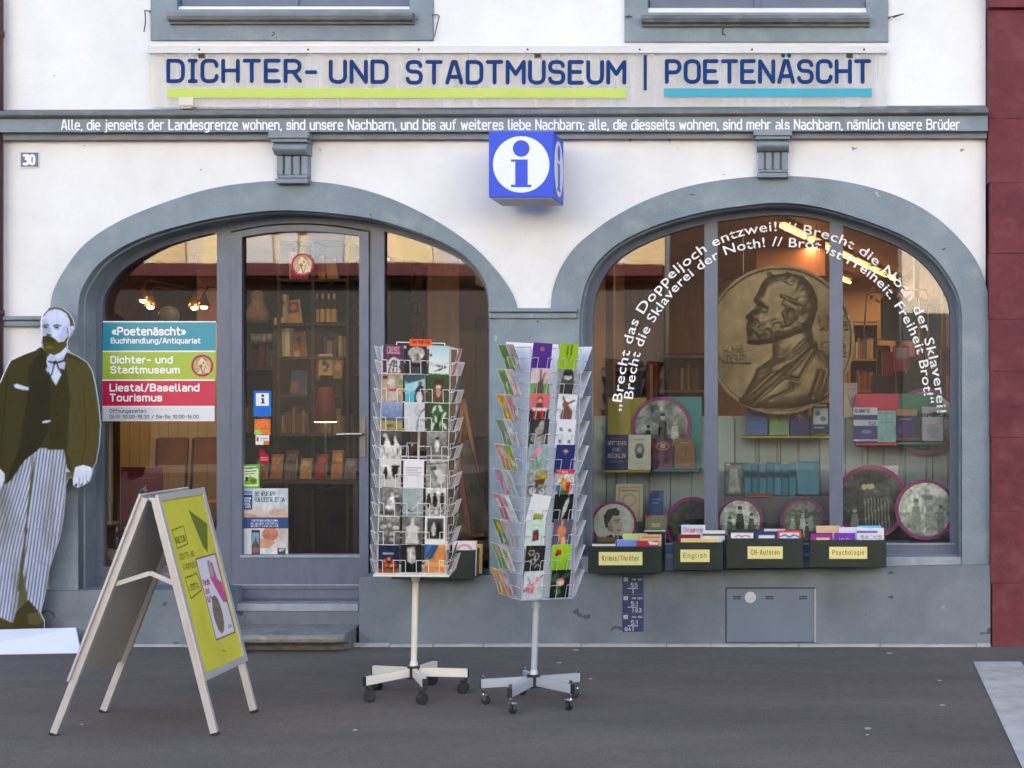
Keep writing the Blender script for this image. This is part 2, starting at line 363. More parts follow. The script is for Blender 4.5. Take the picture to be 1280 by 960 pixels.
#INSERT
# ------------------------------------------------------------------ materials
WHITE = wear_mat('white_plaster', (243, 243, 245), (220, 219, 220), rough=.9, bump=.12, bscale=70, amt=.7, vscale=1.3, k=.88, chip=(200, 198, 198), chipamt=.735)
def add_spots(m, c, scale, thr, pick, zr=None):
    n = m.node_tree.nodes; l = m.node_tree.links; b = n['Principled BSDF']; src = b.inputs['Base Color'].links[0].from_socket
    tc = n.new('ShaderNodeTexCoord'); no = n.new('ShaderNodeTexNoise'); no.inputs['Scale'].default_value = scale*1.5; no.inputs['Detail'].default_value = 4; l.new(tc.outputs['Object'], no.inputs[0])
    ad = n.new('ShaderNodeVectorMath'); ad.operation = 'MULTIPLY_ADD'; ad.inputs[1].default_value = (1.6/scale,)*3; l.new(no.outputs['Color'], ad.inputs[0]); l.new(tc.outputs['Object'], ad.inputs[2])
    v = n.new('ShaderNodeTexVoronoi'); v.inputs['Scale'].default_value = scale; l.new(ad.outputs[0], v.inputs[0])
    a = n.new('ShaderNodeMath'); a.operation = 'LESS_THAN'; a.inputs[1].default_value = thr; l.new(v.outputs['Distance'], a.inputs[0])
    sp = n.new('ShaderNodeSeparateColor'); l.new(v.outputs['Color'], sp.inputs[0]); g = n.new('ShaderNodeMath'); g.operation = 'GREATER_THAN'; g.inputs[1].default_value = pick; l.new(sp.outputs[0], g.inputs[0])
    k = n.new('ShaderNodeMath'); k.operation = 'MULTIPLY'; l.new(a.outputs[0], k.inputs[0]); l.new(g.outputs[0], k.inputs[1]); last = k.outputs[0]
    if zr:
        sx = n.new('ShaderNodeSeparateXYZ'); l.new(tc.outputs['Object'], sx.inputs[0]); lo = n.new('ShaderNodeMath'); lo.operation = 'GREATER_THAN'; lo.inputs[1].default_value = zr[0]; hi = n.new('ShaderNodeMath'); hi.operation = 'LESS_THAN'; hi.inputs[1].default_value = zr[1]
        l.new(sx.outputs[2], lo.inputs[0]); l.new(sx.outputs[2], hi.inputs[0]); k2 = n.new('ShaderNodeMath'); k2.operation = 'MULTIPLY'; l.new(lo.outputs[0], k2.inputs[0]); l.new(hi.outputs[0], k2.inputs[1]); k3 = n.new('ShaderNodeMath'); k3.operation = 'MULTIPLY'; l.new(last, k3.inputs[0]); l.new(k2.outputs[0], k3.inputs[1]); last = k3.outputs[0]
    mx = n.new('ShaderNodeMix'); mx.data_type = 'RGBA'; mx.inputs[7].default_value = col(c); l.new(src, mx.inputs[6]); l.new(last, mx.inputs[0]); l.new(mx.outputs[2], b.inputs['Base Color'])
add_spots(WHITE, (150, 142, 136), 16, .17, .9, (3.16, 3.26))
add_spots(WHITE, (176, 170, 166), 20, .12, .955, (3.0, 4.4))
STONE = wear_mat('grey_painted_stone', (138, 151, 160), (114, 127, 137), (156, 166, 172), rough=.75, bump=.4, bscale=55, amt=.7, vscale=2.4, chip=(95, 104, 112), chipamt=.72)
PLINTH = wear_mat('grey_painted_plinth', (126, 134, 142), (102, 110, 119), (140, 148, 154), rough=.7, bump=.4, bscale=40, amt=.8, vscale=1.6, chip=(150, 156, 160), chipamt=.745)
add_spots(STONE, (84, 88, 92), 13, .1, .9)
add_spots(STONE, (168, 176, 180), 9, .12, .9)
add_spots(PLINTH, (150, 156, 160), 8, .14, .9)
add_spots(PLINTH, (86, 92, 100), 5, .2, .85)
CORN = wear_mat('grey_cornice_paint', (142, 152, 162), (118, 128, 138), (158, 164, 170), rough=.7, bump=.3, bscale=50, amt=.75, vscale=2.2, streak=.5)
CORN2 = wear_mat('weathered_ledge_top', (128, 132, 136), (92, 95, 98), (150, 150, 148), rough=.8, bump=.3, bscale=60, amt=.9, vscale=4, streak=.3)
FRAME = mat('blue_grey_frame_paint', (100, 108, 126), .45, var=.10, vscale=5, bump=.06, bscale=40, streak=6)
FRAMEW = mat('worn_pale_paint', (156, 161, 172), .6, var=.2, vscale=12)
SHUT = mat('blue_grey_shutter_paint', (98, 110, 130), .55, var=.1, vscale=4)
RED = wear_mat('maroon_painted_sandstone', (116, 58, 64), (94, 44, 50), (134, 78, 82), rough=.85, bump=.9, bscale=16, amt=.8, vscale=2.5, streak=.6)
STEP = wear_mat('worn_step_stone', (146, 144, 141), (112, 110, 110), (170, 166, 160), rough=.85, bump=.7, bscale=35, amt=.8, vscale=6)
DARK = mat('black_gap', (22, 22, 26), .8)
IRON = mat('rusty_iron', (70, 60, 58), .7, .4)
ALU = mat('brushed_aluminium', (206, 202, 200), .4, .35, var=.05, vscale=9)
BRONZEP = mat('bronze_handle_plate', (128, 118, 106), .45, .5)
STEEL = mat('satin_steel', (175, 170, 162), .3, .9)
LETTER = mat('white_vinyl', (250, 250, 252), .6)
CREAMW = mat('cream_white_metal', (232, 229, 220), .4)
PALEGREY = mat('pale_grey_metal', (186, 192, 202), .4, .25)
BLACKP = mat('black_plastic', (34, 34, 40), .45)
CHROME = mat('chrome', (200, 200, 204), .15, 1)
WIREW = mat('white_coated_wire', (236, 230, 226), .4)
WIREG = mat('silver_wire', (200, 204, 212), .35, .4)

def glass(name, refl=.09):
    m = bpy.data.materials.new(name); m.use_nodes = True; n = m.node_tree.nodes; l = m.node_tree.links; n.remove(n['Principled BSDF'])
    t = n.new('ShaderNodeBsdfTransparent'); g = n.new('ShaderNodeBsdfGlossy'); g.inputs['Roughness'].default_value = .015
    t.inputs[0].default_value = (.93, .95, .94, 1)
    lw = n.new('ShaderNodeFresnel'); lw.inputs[0].default_value = 1.5
    ad = n.new('ShaderNodeMath'); ad.operation = 'MULTIPLY'; ad.inputs[1].default_value = refl / .04; l.new(lw.outputs[0], ad.inputs[0])
    tc = n.new('ShaderNodeTexCoord'); no = n.new('ShaderNodeTexNoise'); no.inputs['Scale'].default_value = 1.1; no.inputs['Detail'].default_value = 1
    l.new(tc.outputs['Object'], no.inputs[0]); bu = n.new('ShaderNodeBump'); bu.inputs['Strength'].default_value = .04; bu.inputs['Distance'].default_value = .02
    l.new(no.outputs['Fac'], bu.inputs['Height']); l.new(bu.outputs[0], g.inputs['Normal'])
    mx = n.new('ShaderNodeMixShader'); l.new(ad.outputs[0], mx.inputs[0]); l.new(t.outputs[0], mx.inputs[1]); l.new(g.outputs[0], mx.inputs[2])
    l.new(mx.outputs[0], n['Material Output'].inputs[0]); return m
GLASS = glass('window_glass', .085)

# asphalt
ASPH = bpy.data.materials.new('asphalt'); ASPH.use_nodes = True
n = ASPH.node_tree.nodes; l = ASPH.node_tree.links; b = n['Principled BSDF']; b.inputs['Roughness'].default_value = .85
tc = n.new('ShaderNodeTexCoord')
def _noise(sc, det=8, rg=.6, stretch=None):
    q = n.new('ShaderNodeTexNoise'); q.inputs['Scale'].default_value = sc; q.inputs['Detail'].default_value = det; q.inputs['Roughness'].default_value = rg
    if stretch:
        mp = n.new('ShaderNodeMapping'); mp.inputs['Scale'].default_value = stretch; l.new(tc.outputs['Object'], mp.inputs[0]); l.new(mp.outputs[0], q.inputs[0])
    else: l.new(tc.outputs['Object'], q.inputs[0])
    return q
na = _noise(.9, 8, .6, (.5, 1.6, 1)); nb = _noise(110, 4, .75); nc = _noise(420, 2)
cr = n.new('ShaderNodeValToRGB'); cr.color_ramp.elements[0].position = .3; cr.color_ramp.elements[1].position = .72
cr.color_ramp.elements[0].color = col((106, 98, 94), .68); cr.color_ramp.elements[1].color = col((134, 124, 118), .68); l.new(na.outputs['Fac'], cr.inputs[0])
mr = n.new('ShaderNodeMapRange'); mr.inputs[1].default_value = .3; mr.inputs[2].default_value = .7; mr.inputs[3].default_value = .5; mr.inputs[4].default_value = 1.55; l.new(nb.outputs['Fac'], mr.inputs[0])
nd = _noise(14, 6, .7); m2 = n.new('ShaderNodeMapRange'); m2.inputs[1].default_value = .3; m2.inputs[2].default_value = .7; m2.inputs[3].default_value = .86; m2.inputs[4].default_value = 1.14; l.new(nd.outputs['Fac'], m2.inputs[0])
mmul = n.new('ShaderNodeMath'); mmul.operation = 'MULTIPLY'; l.new(mr.outputs[0], mmul.inputs[0]); l.new(m2.outputs[0], mmul.inputs[1])
sc_ = n.new('ShaderNodeVectorMath'); sc_.operation = 'SCALE'; l.new(cr.outputs[0], sc_.inputs[0]); l.new(mmul.outputs[0], sc_.inputs['Scale'])
vo = n.new('ShaderNodeTexVoronoi'); vo.inputs['Scale'].default_value = 4.5; l.new(tc.outputs['Object'], vo.inputs[0])
lt = n.new('ShaderNodeMath'); lt.operation = 'LESS_THAN'; lt.inputs[1].default_value = .028; l.new(vo.outputs['Distance'], lt.inputs[0])
gt = n.new('ShaderNodeSeparateColor'); l.new(vo.outputs['Color'], gt.inputs[0]); g2 = n.new('ShaderNodeMath'); g2.operation = 'GREATER_THAN'; g2.inputs[1].default_value = .72; l.new(gt.outputs[0], g2.inputs[0])
mm = n.new('ShaderNodeMath'); mm.operation = 'MULTIPLY'; l.new(lt.outputs[0], mm.inputs[0]); l.new(g2.outputs[0], mm.inputs[1])
mx = n.new('ShaderNodeMix'); mx.data_type = 'RGBA'; mx.inputs[7].default_value = col((190, 186, 178), .6); l.new(sc_.outputs[0], mx.inputs[6]); l.new(mm.outputs[0], mx.inputs[0]); l.new(mx.outputs[2], b.inputs['Base Color'])
bu = n.new('ShaderNodeBump'); bu.inputs['Strength'].default_value = .8; bu.inputs['Distance'].default_value = .008; l.new(nb.outputs['Fac'], bu.inputs['Height']); l.new(bu.outputs[0], b.inputs['Normal'])

# ------------------------------------------------------------------ ground
gm = MB().quad((-60, -60, 0), (60, -60, 0), (60, 0.5, 0), (-60, 0.5, 0)); obj('asphalt_ground', gm, ASPH, kind='structure')
gm = MB().quad((-60, .5, -.01), (60, .5, -.01), (60, 60, -.01), (-60, 60, -.01)); obj('terrain', gm, mat('earth', (90, 84, 76), .9), kind='structure')
STRIPE = wear_mat('worn_white_road_paint', (214, 210, 204), (180, 176, 170), (224, 221, 216), rough=.85, bump=.5, bscale=130, amt=.9, vscale=5, chip=(110, 106, 106), chipamt=.69, k=.82)
st = MB().quad((2.70, -6.4, .004), (3.02, -6.4, .004), (3.17, -.63, .004), (2.885, -.63, .004)); obj('road_marking', st, STRIPE, kind='structure')

# ------------------------------------------------------------------ the museum house
house = thing('museum_building', 'white plastered house front with grey stone arches and blue grey shop windows', 'building', (0, 0, 0))
def hpart(name, src, m, **k): return child(name, src, m, house, **k)
YS = -.022                      # face of the arch stones
L_out = spline([(62, 392), (66, 366), (80, 338), (106, 305), (146, 278), (200, 255), (258, 237), (310, 228.5), (362, 226), (420, 230), (480, 245), (540, 273), (590, 307), (620, 338), (640, 367), (648, 392)])
L_in = spline([(97.6, 402), (99, 372), (107, 352), (124, 329), (152, 309), (188, 293), (237, 279), (288, 269), (345, 263), (400, 265), (463, 273), (513, 287), (556, 304), (584, 322), (602, 344), (610, 366), (612, 402)])
R_out = spline([(688, 392), (691, 362), (701, 335), (718, 310), (738, 292), (766, 272), (806, 251), (852, 235), (902, 225), (960, 220), (1020, 222), (1080, 232), (1130, 248.5), (1172, 273), (1206, 306), (1226, 337), (1236, 372), (1237, 392)])
R_in = spline([(724, 402), (727, 375), (734, 350), (750, 324), (778, 301), (824, 280), (880, 264.5), (930, 257), (972, 253.5), (1018, 257.5), (1076, 273.5), (1134, 297), (1170, 324), (1193, 357), (1201, 380), (1202.5, 402)])
DOORX0, DOORX1 = 287, 449       # door recess in the plinth
L_open = pl([(98, 742)] + L_in + [(612, 742), (452, 742), (452, 802), (286, 802), (286, 742)], YS)
R_open = pl([(724, 722)] + R_in + [(1202.5, 722)], YS)
def grow(lp, d): return inset(lp, -d)
ZT = 9.4
XL, XR = X(2), X(1232)
# window openings upstairs (outer outline of the stone surrounds, px)
U1 = (190, 542, 51); U2 = (781, 1110, 53)
ups = []
for a, b_, c in (U1, U2): ups.append([(X(a)+.14, 5.75), (X(b_)-.14, 5.75), (X(b_)-.14, Z(c)+.22), (X(a)+.14, Z(c)+.22)])
wall = plate_mesh([[(XL, 0), (XR, 0), (XR, ZT), (XL, ZT)], grow(L_open, .02), grow(R_open, .02)] + ups, 0, .30, 'front_wall')
hpart('front_wall', wall, WHITE)
def surround(name, out, inn, botpx, xl, xr):
    o = pl([(xl, botpx)] + out + [(xr, botpx)], YS); i = pl([(inn[0][0], botpx)] + inn + [(inn[-1][0], botpx)], YS)
    lp = o + i[::-1]
    me = plate_mesh([lp], YS, .28, name); s = hpart(name, me, STONE)
    i2 = inset(i, .012); mb = MB()
    lp2 = i + i2[::-1]; me2 = plate_mesh([lp2], .05, .279, 'rebate'); child('rebate', me2, STONE, s)
    return s
surround('arch_surround', L_out, L_in, 741, 62, 648)
surround('arch_surround', R_out, R_in, 722, 688, 1237)
# pier between the arches and its capital, impost on the left
pier = plate_mesh([pl([(646, 398), (690, 398), (690, 725), (646, 725)], YS)], YS + .001, .2, 'pier'); hpart('pier', pier, STONE)
for (x0, x1) in ((610, 722), (3, 63)):
    cap = MB()
    dy = 10 if x0 < 100 else 0
    cap.box((X(x0, -.06), -.062, Z(390+dy, -.06)), (X(x1, -.06), .02, Z(385+dy, -.06)))
    cap.box((X(x0+1, -.04), -.042, Z(398+dy, -.04)), (X(x1-1, -.04), .02, Z(391+dy, -.04)))
    hpart('capital_band', cap, STONE, bevel=.006)
# plinth, lower on the left, higher under the display window, open at the door
def sill(px): return 722 - (px - 448) * 16 / 790.0
pm = plate_mesh([pl([(-60, 830), (DOORX0 - 2, 830), (DOORX0 - 2, 737), (-60, 739)], -.06)], -.06, .21, 'plinth'); hpart('plinth', pm, PLINTH, bevel=0)
pm = plate_mesh([pl([(DOORX1, 830), (1238, 830), (1238, sill(1238)), (DOORX1, sill(DOORX1))], -.06)], -.061, .27, 'plinth'); hpart('plinth', pm, PLINTH)
hpart('threshold', MB().box((X(DOORX0-3, .1), .09, 0), (X(DOORX1+1, .1), .3, Z(764, .09))), PLINTH)
hpart('threshold_plate', MB().box((X(DOORX0-1, .1), .084, Z(764, .09)+.001), (X(DOORX1, .1), .3, Z(754.5, .09))), FRAMEW, bevel=.004)
bs = MB(); x = X(-40)
while x < X(1236):
    w_ = rnd.uniform(.25, .7); bs.box((x, -.075 - rnd.uniform(.01, .02), -.02), (min(x + w_, X(1236)), -.05, .014 + rnd.uniform(0, .008))); x += w_ + .004
hpart('base_strip', bs, mat('pale_mortar', (176, 176, 178), .9, var=.15, vscale=8), bevel=.004)
# stone doorstep with rounded nosing and undercut
def step():
    m = MB(); xl, xr = X(290, -.2), X(447.5, .0); prof = [(.088, .0), (-.20, .0), (-.235, .045), (-.30, .055), (-.335, .068), (-.345, .09), (-.33, .112), (-.29, .118), (.088, .121)]
    k = len(prof); xs = [xl, xl + .03, xr - .06, xr]
    for j, xx in enumerate(xs):
        for (y, z) in prof:
            e = (1 - .18*(j in (0, 3))); m.v.append((xx, (-.03 + (y+.03)*e) if y < 0 else y, z))
    for j in range(3):
        for i in range(k): m.f.append((j*k+i, (j+1)*k+i, (j+1)*k+(i+1) % k, j*k+(i+1) % k)); m.m.append(0)
    m.f += [tuple(range(k)), tuple(range(4*k-1, 3*k-1, -1))]; m.m += [0, 0]
    return m
hpart('doorstep', step(), STEP, bevel=.006)

# cornice with the frieze text
def lin2(px, a, b): return a + (b - a) * px / 1232.0
def profile_bar(name, rows, m, x0=1, x1=1232):
    """rows: (Y, py at the left end, py at the right end), from the top down; backs at y=.02"""
    mb = MB(); k = len(rows)
    for px in (x0, x1):
        for (Y, a, b_) in rows: mb.v.append((X(px, 0), Y, Z(lin2(px, a, b_), Y)))
    for i in range(k):
        j = (i + 1) % k; mb.f.append((i, j, k + j, k + i)); mb.m.append(0)
    mb.f += [tuple(range(k-1, -1, -1)), tuple(range(k, 2*k))]; mb.m += [0, 0]
    return hpart(name, mb, m)
cor = profile_bar('cornice', [(.02, 146, 141), (-.10, 147.6, 143.6), (-.115, 165, 163.5), (-.075, 165.5, 164), (-.06, 168, 166), (-.055, 175, 172.5), (.02, 175, 172.5)], CORN)
profile_bar('cornice_cap', [(.02, 137, 131), (-.13, 139.5, 135.5), (-.145, 141, 137), (-.145, 144, 140.5), (-.12, 147.5, 143.5), (.02, 147.5, 143.5)], CORN2)
FR = 'Alle, die jenseits der Landesgrenze wohnen, sind unsere Nachbarn, und bis auf weiteres liebe Nachbarn; alle, die diesseits wohnen, sind mehr als Nachbarn, nämlich unsere Brüder'
fz = MB(); stroke_mesh(fz, FR, X(76, -.12), Z(162.8, -.12), (162.8-149.2)/195*.995, -.1185, X(1200, -.12)-X(76, -.12), wt=.135, gap=.24, slope=.0005)
child('lettering', fz, LETTER, cor)
# corbels under the cornice
def corbel(x0, x1, y0, y1):
    m = MB(); Y = -.1; a, b_ = X(x0, Y), X(x1, Y); zt, zb = Z(y0, Y), Z(y1, Y); h = zt - zb; m_ = (b_-a) * .1
    m.box((a, -.142, zt - .13*h), (b_, .01, zt))
    m.box((a+m_*.5, -.125, zt - .2*h), (b_-m_*.5, .01, zt-.131*h))
    n_ = 10; prof = [(.01, zt-.2*h)] + [(-.085 - .045*math.sin(math.pi*i/n_), zt - .2*h - .24*h*i/n_) for i in range(n_+1)] + [(.01, zt-.44*h)]
    k = len(prof); o = len(m.v)
    for xx in (a+m_*.8, b_-m_*.8):
        for (y, z) in prof: m.v.append((xx, y, z))
    for i in range(k): j = (i+1) % k; m.f.append((o+i, o+j, o+k+j, o+k+i)); m.m.append(0)
    m.f += [tuple(range(o+k-1, o-1, -1)), tuple(range(o+k, o+2*k))]; m.m += [0, 0]
    xa, xb = a+m_*1.1, b_-m_*1.1; zb2 = zb + .11*h; zt2 = zt - .442*h; W_ = xb-xa
    m.box((xa, -.045, zb2), (xb, .01, zt2))
    for i in range(4):
        xx = xa + W_*(i/3.0)*.8
        m.box((xx, -.068, zb2+.06*h), (xx + W_*.2, -.044, zt2-.003))
    m.box((xa+.001, -.069, zb2+.001), (xb-.001, -.043, zb2+.058*h))
    m.box((xa - .004, -.08, zb), (xb + .004, .01, zb2-.012*h))
    return m
hpart('corbel', corbel(338, 388, 165.5, 228.5), CORN, bevel=.004)
hpart('corbel', corbel(942, 990, 163, 221), CORN, bevel=.004)
# upstairs windows: stone surround, sill moulding, closed shutters
def upstairs(x0, x1, yb, sx0, sx1, sy0, sy1, px0, px1, pyb):
    o = [(X(x0), 5.9), (X(x1), 5.9), (X(x1), Z(yb)), (X(x0), Z(yb))]
    i = [(X(px0), 5.72), (X(px1), 5.72), (X(px1), Z(pyb)), (X(px0), Z(pyb))]
    wn = hpart('upper_window', plate_mesh([o, i], -.02, .25, 'upper_window'), STONE)
    m = MB(); zc = Z((sy0+sy1)/2, -.07); r = (sy1-sy0)/195*.5
    pr = [(.0, zc+r*.9), (-.05, zc+r*.95), (-.085, zc+r*.6), (-.095, zc), (-.08, zc-r*.7), (-.05, zc-r*1.0), (-.045, zc-r*1.35), (0, zc-r*1.4)]; k = len(pr)
    xa, xb = X(sx0, -.07), X(sx1, -.07)
    for xx in (xa, xb):
        for y, z in pr: m.v.append((xx, y, z))
    for q in range(k): m.f.append((q, (q+1) % k, k+(q+1) % k, k+q)); m.m.append(0)
    m.f += [tuple(range(k-1, -1, -1)), tuple(range(k, 2*k))]; m.m += [0, 0]
    child('window_sill', m, CORN2, wn)
    mid = (px0+px1)/2
    for a, b_ in ((px0, mid-1), (mid+1, px1)):
        sh = MB(); A, B, zb = X(a)+.006, X(b_)-.004, Z(pyb)+.02
        sh.box((A, .03, zb), (B, .06, 5.70)); sh.box((A+.07, .022, zb+.09), (B-.07, .031, 5.6))
        for zz in np.arange(zb+.1, 5.6, .05): sh.bar((A+.075, .018, zz), (B-.075, .018, zz), .012, .036)
        child('shutter', sh, SHUT, wn, bevel=.003)
    child('meeting_bar', MB().box((X(mid)-.02, .012, Z(pyb)+.015), (X(mid)+.02, .031, 5.7)), SHUT, wn, bevel=.004)
    child('dark_gap', MB().box((X(px0), .07, Z(pyb)-.01), (X(px1), .09, 5.72)), DARK, wn)
upstairs(U1[0], U1[1], U1[2], 210, 516, 14.5, 26.5, 223, 513, 12.5)
upstairs(U2[0], U2[1], U2[2], 802, 1087, 17.5, 29.5, 810, 1083, 16.5)

# ------------------------------------------------------------------ shop front joinery at y = .2
YF = .2
def px2(pts, Y=YF): return pl(pts, Y)
Lo = pl([(98, 742)] + L_in + [(612, 742)], YS); Ro = pl([(724, 722)] + R_in + [(1202.5, 722)], YS)
Lg = inset(Lo, .052); Rg = inset(Ro, .052)
def clipx(loop, xa, xb, zmin, ztop=None):
    """the part of an opening outline between xa and xb, above zmin (loop x/z)"""
    up = [p for p in loop if xa < p[0] < xb and p[1] > zmin + .05]
    def zat(xx):
        best = None
        for (a, b_) in zip(loop, loop[1:] + loop[:1]):
            if min(a[0], b_[0]) <= xx <= max(a[0], b_[0]) and abs(a[0]-b_[0]) > 1e-9:
                z = a[1] + (b_[1]-a[1]) * (xx-a[0]) / (b_[0]-a[0]); best = z if best is None else max(best, z)
        return best
    xs0 = max(xa, min(p[0] for p in loop) + 1e-4); xs1 = min(xb, max(p[0] for p in loop) - 1e-4)
    up.sort(key=lambda p: p[0])
    def z_or(xx, e): return zat(xx) if abs(xx - e) < 1e-9 else None
    pts = [(xs0, zmin)]
    if xs0 == xa: pts.append((xa, zat(xa)))
    pts += up
    if xs1 == xb: pts.append((xb, zat(xb)))
    pts.append((xs1, zmin)); return pts
def order_arch(loop, xa, xb, zmin):
    pts = clipx(loop, xa, xb, zmin)
    return pts
xm0, xm1 = X(271, YF), X(289, YF)               # left mullion
xd1, xr0 = X(463, YF), X(480.5, YF)             # door right edge, right mullion end
gl_zb = Z(709, YF)
pane1 = order_arch(Lg, -99, xm0, gl_zb)
pane3 = order_arch(Lg, xr0, 99, Z(712, YF))
dtop = [(x_, z_) for x_, z_ in px2(spline([(289, 289), (330, 281.5), (372, 279), (415, 281), (463, 288.5)]))]
doorhole = [(xm1, Z(752, YF))] + dtop + [(xd1, Z(752, YF))]
lf = plate_mesh([Lo, pane1, pane3, doorhole], YF, .27, 'shop_front_frame')
for v in lf.vertices:
    pass
sf = hpart('shop_front_frame', lf, FRAME)
def pane(parent, loop, y=.235): return child('window_pane', plate_mesh([loop], y, y + .0001, 'window_pane') if False else flat_mesh(loop, y), GLASS, parent)
def flat_mesh(loop, y):
    n_ = len(loop); A = sum(loop[i][0]*loop[(i+1) % n_][1] - loop[(i+1) % n_][0]*loop[i][1] for i in range(n_))
    lp = loop if A > 0 else loop[::-1]
    me = bpy.data.meshes.new('pane'); me.from_pydata([(a, y, b_) for a, b_ in lp], [], [tuple(range(n_))]); return me
pane(sf, pane1); pane(sf, pane3)
bead = MB()
bead.box((X(117, YF), YF-.012, Z(722, YF)), (xm0, YF+.002, Z(716, YF)))
child('drip_bar', bead, FRAME, sf, bevel=.003)
# door leaf
dl = [(xm1+.008, Z(748, YF))] + [(a*.985 + (xm1+xd1)/2*.015, z_ - .012) for a, z_ in dtop] + [(xd1-.008, Z(748, YF))]
dglass = [(X(303.5, YF), Z(693, YF))] + px2(spline([(303.5, 296.5), (340, 291), (376, 289.5), (412, 290.5), (450, 295.5)])) + [(X(450, YF), Z(693, YF))]
door = hpart('shop_door', plate_mesh([dl, dglass], YF-.018, .255, 'shop_door'), FRAME)
pane(door, dglass, .225)
child('weather_bar', MB().box((xm1+.02, YF-.026, Z(736, YF)), (xd1-.02, YF-.016, Z(730, YF))), FRAME, door, bevel=.004)
child('glazing_bead', MB().box((X(302, YF), YF-.026, Z(696.5, YF)), (X(451, YF), YF-.0165, Z(693.2, YF))), FRAMEW, door, bevel=.002)
child('worn_edge', MB().box((xm1+.02, YF-.028, Z(731.2, YF)), (xd1-.02, YF-.025, Z(729.6, YF))), FRAMEW, door)
hd = MB(); hx, hz = X(455, YF), Z(542, YF)
child('handle_plate', MB().box((X(452, YF), YF-.027, Z(572, YF)), (X(458.5, YF), YF-.0175, Z(521, YF))), BRONZEP, door, bevel=.002)
hd.cyl((hx, YF-.03, hz), (hx, YF-.075, hz), .009)
hd.tube([(hx, YF-.072, hz), (X(436, YF), YF-.075, hz-.001), (X(425, YF), YF-.072, hz-.004)], .0095, n=10)
child('handle', hd, STEEL, door, bevel=.002)
# display window on the right
xa0, xa1, xb0, xb1 = X(880.5, YF), X(897, YF), X(1037, YF), X(1053.5, YF)
zb = Z(679, YF)
q1 = order_arch(Rg, -99, xa0, zb); q2 = order_arch(Rg, xa1, xb0, zb); q3 = order_arch(Rg, xb1, 99, zb)
rf = hpart('display_window', plate_mesh([Ro, q1, q2, q3], YF, .27, 'display_window'), FRAME)
for q in (q1, q2, q3): pane(rf, q)
child('window_ledge', MB().box((X(726, .1), .0, Z(sill(1000)-.5, 0)-.03), (X(1201, .1), YF+.01, Z(692, YF))), FRAMEW, rf)
child('glazing_bead', MB().box((X(740, YF), YF-.006, Z(681, YF)), (X(1194, YF), YF+.001, Z(679, YF))), FRAMEW, rf, bevel=.002)

# ------------------------------------------------------------------ rooms behind the glass (parts of the house)
WOOD = mat('brown_wood_panelling', (112, 76, 48), .5, var=.25, vscale=3, streak=8)
WOODD = mat('dark_brown_wood', (46, 28, 19), .5, var=.25, vscale=3, streak=8)
OCHRE = mat('ochre_wall', (132, 96, 60), .8, var=.08)
CEILW = mat('ceiling_boards', (176, 126, 72), .55, var=.2, vscale=2)
FLOORW = mat('room_floor', (92, 60, 40), .35, var=.2, vscale=4)
ZF, ZC = .27, 3.0
xw = X(668, .3)
hpart('room_floor', MB().box((XL-1.9, .3, 0), (XR+2.0, 9, ZF)), FLOORW)
cb = MB(); yy = .32
while yy < 9: cb.box((XL-1.9, yy, ZC), (XR+2.0, yy+.135, ZC+.03)); yy += .14
hpart('room_ceiling', cb, CEILW)
hpart('ceiling_slab', MB().box((XL-1.9, .3, ZC+.035), (XR+2.0, 9, ZC+.2)), WOODD)
hpart('back_wall', MB().box((XL-1.9, 8.6, ZF), (xw, 8.8, ZC)).box((xw, 8.6, ZF), (XR+2.0, 8.8, ZC)), OCHRE)
hpart('side_wall', MB().box((XL-2.0, .3, ZF), (XL-1.8, 8.6, ZC)).box((XR+1.6, .3, ZF), (XR+1.8, 8.6, ZC)), WOOD)
hpart('partition', MB().box((xw-.05, .7, ZF), (xw+.05, 5.0, ZC)), OCHRE)
hpart('rear_wall', MB().box((XL-.3, 9.0, 0), (XR+2, 9.15, ZT)), WHITE)  # unseen wall, added to stop sun leaking in behind the front
hpart('roof', MB().box((XL-.3, -.3, ZT), (XR+2, 9.2, ZT+.15)), mat('roof_tile', (120, 70, 56), .8))
# ------------------------------------------------------------------ neighbours
nb_ = thing('neighbour_building', 'maroon painted sandstone block wall of the neighbouring house at the right edge', 'building', (X(1290), 0, 0))
courses = [0, .40, .86, 1.33, 1.75, 2.08, 2.5, 2.95, 3.36, 3.72, 4.055, 5.0, 6.4, 7.8, 9.2]
for i, (a, b_) in enumerate(zip(courses[:-1], courses[1:])):
    m = MB(); xe = X(1233 + (1 - a/4) * 5, -.06); x = xe + rnd.uniform(0, .012); k = 0
    while x < xe + 2.4:
        w_ = rnd.uniform(.55, .95) if k else (.62 if i % 2 else .95)
        y = -.075 - rnd.uniform(0, .003) - (.05 if a > 4.05 else 0)
        m.box((x, y, a + .0002), (x + w_ - .0004, .2, b_ - .0002)); x += w_; k += 1
    child('stone_course', m, RED, nb_, bevel=.0035)
child('core_wall', MB().box((X(1240), -.05, 0), (X(1240) + 14, 9, 9.2)), RED, nb_)  # extended out of view so its shadow covers the pavement
dp = MB(); dp.cyl((X(-3.5, -.06), -.06, .0), (X(-3.5, -.06), -.06, 9.2), .036, n=16)
for z in (.5, 2.12, 3.9): dp.cyl((X(-3.5, -.06), -.06, z-.02), (X(-3.5, -.06), -.06, z+.02), .043, n=16)
dpo = obj('downpipe', dp, mat('brown_drainpipe', (78, 42, 50), .5, var=.15), label='dark brown drainpipe running down the left end of the white wall', cat='downpipe', smooth=True)
lb = thing('neighbour_house', 'house standing left of the white museum wall, outside the left edge', 'building', (XL - 2, .1, 0))
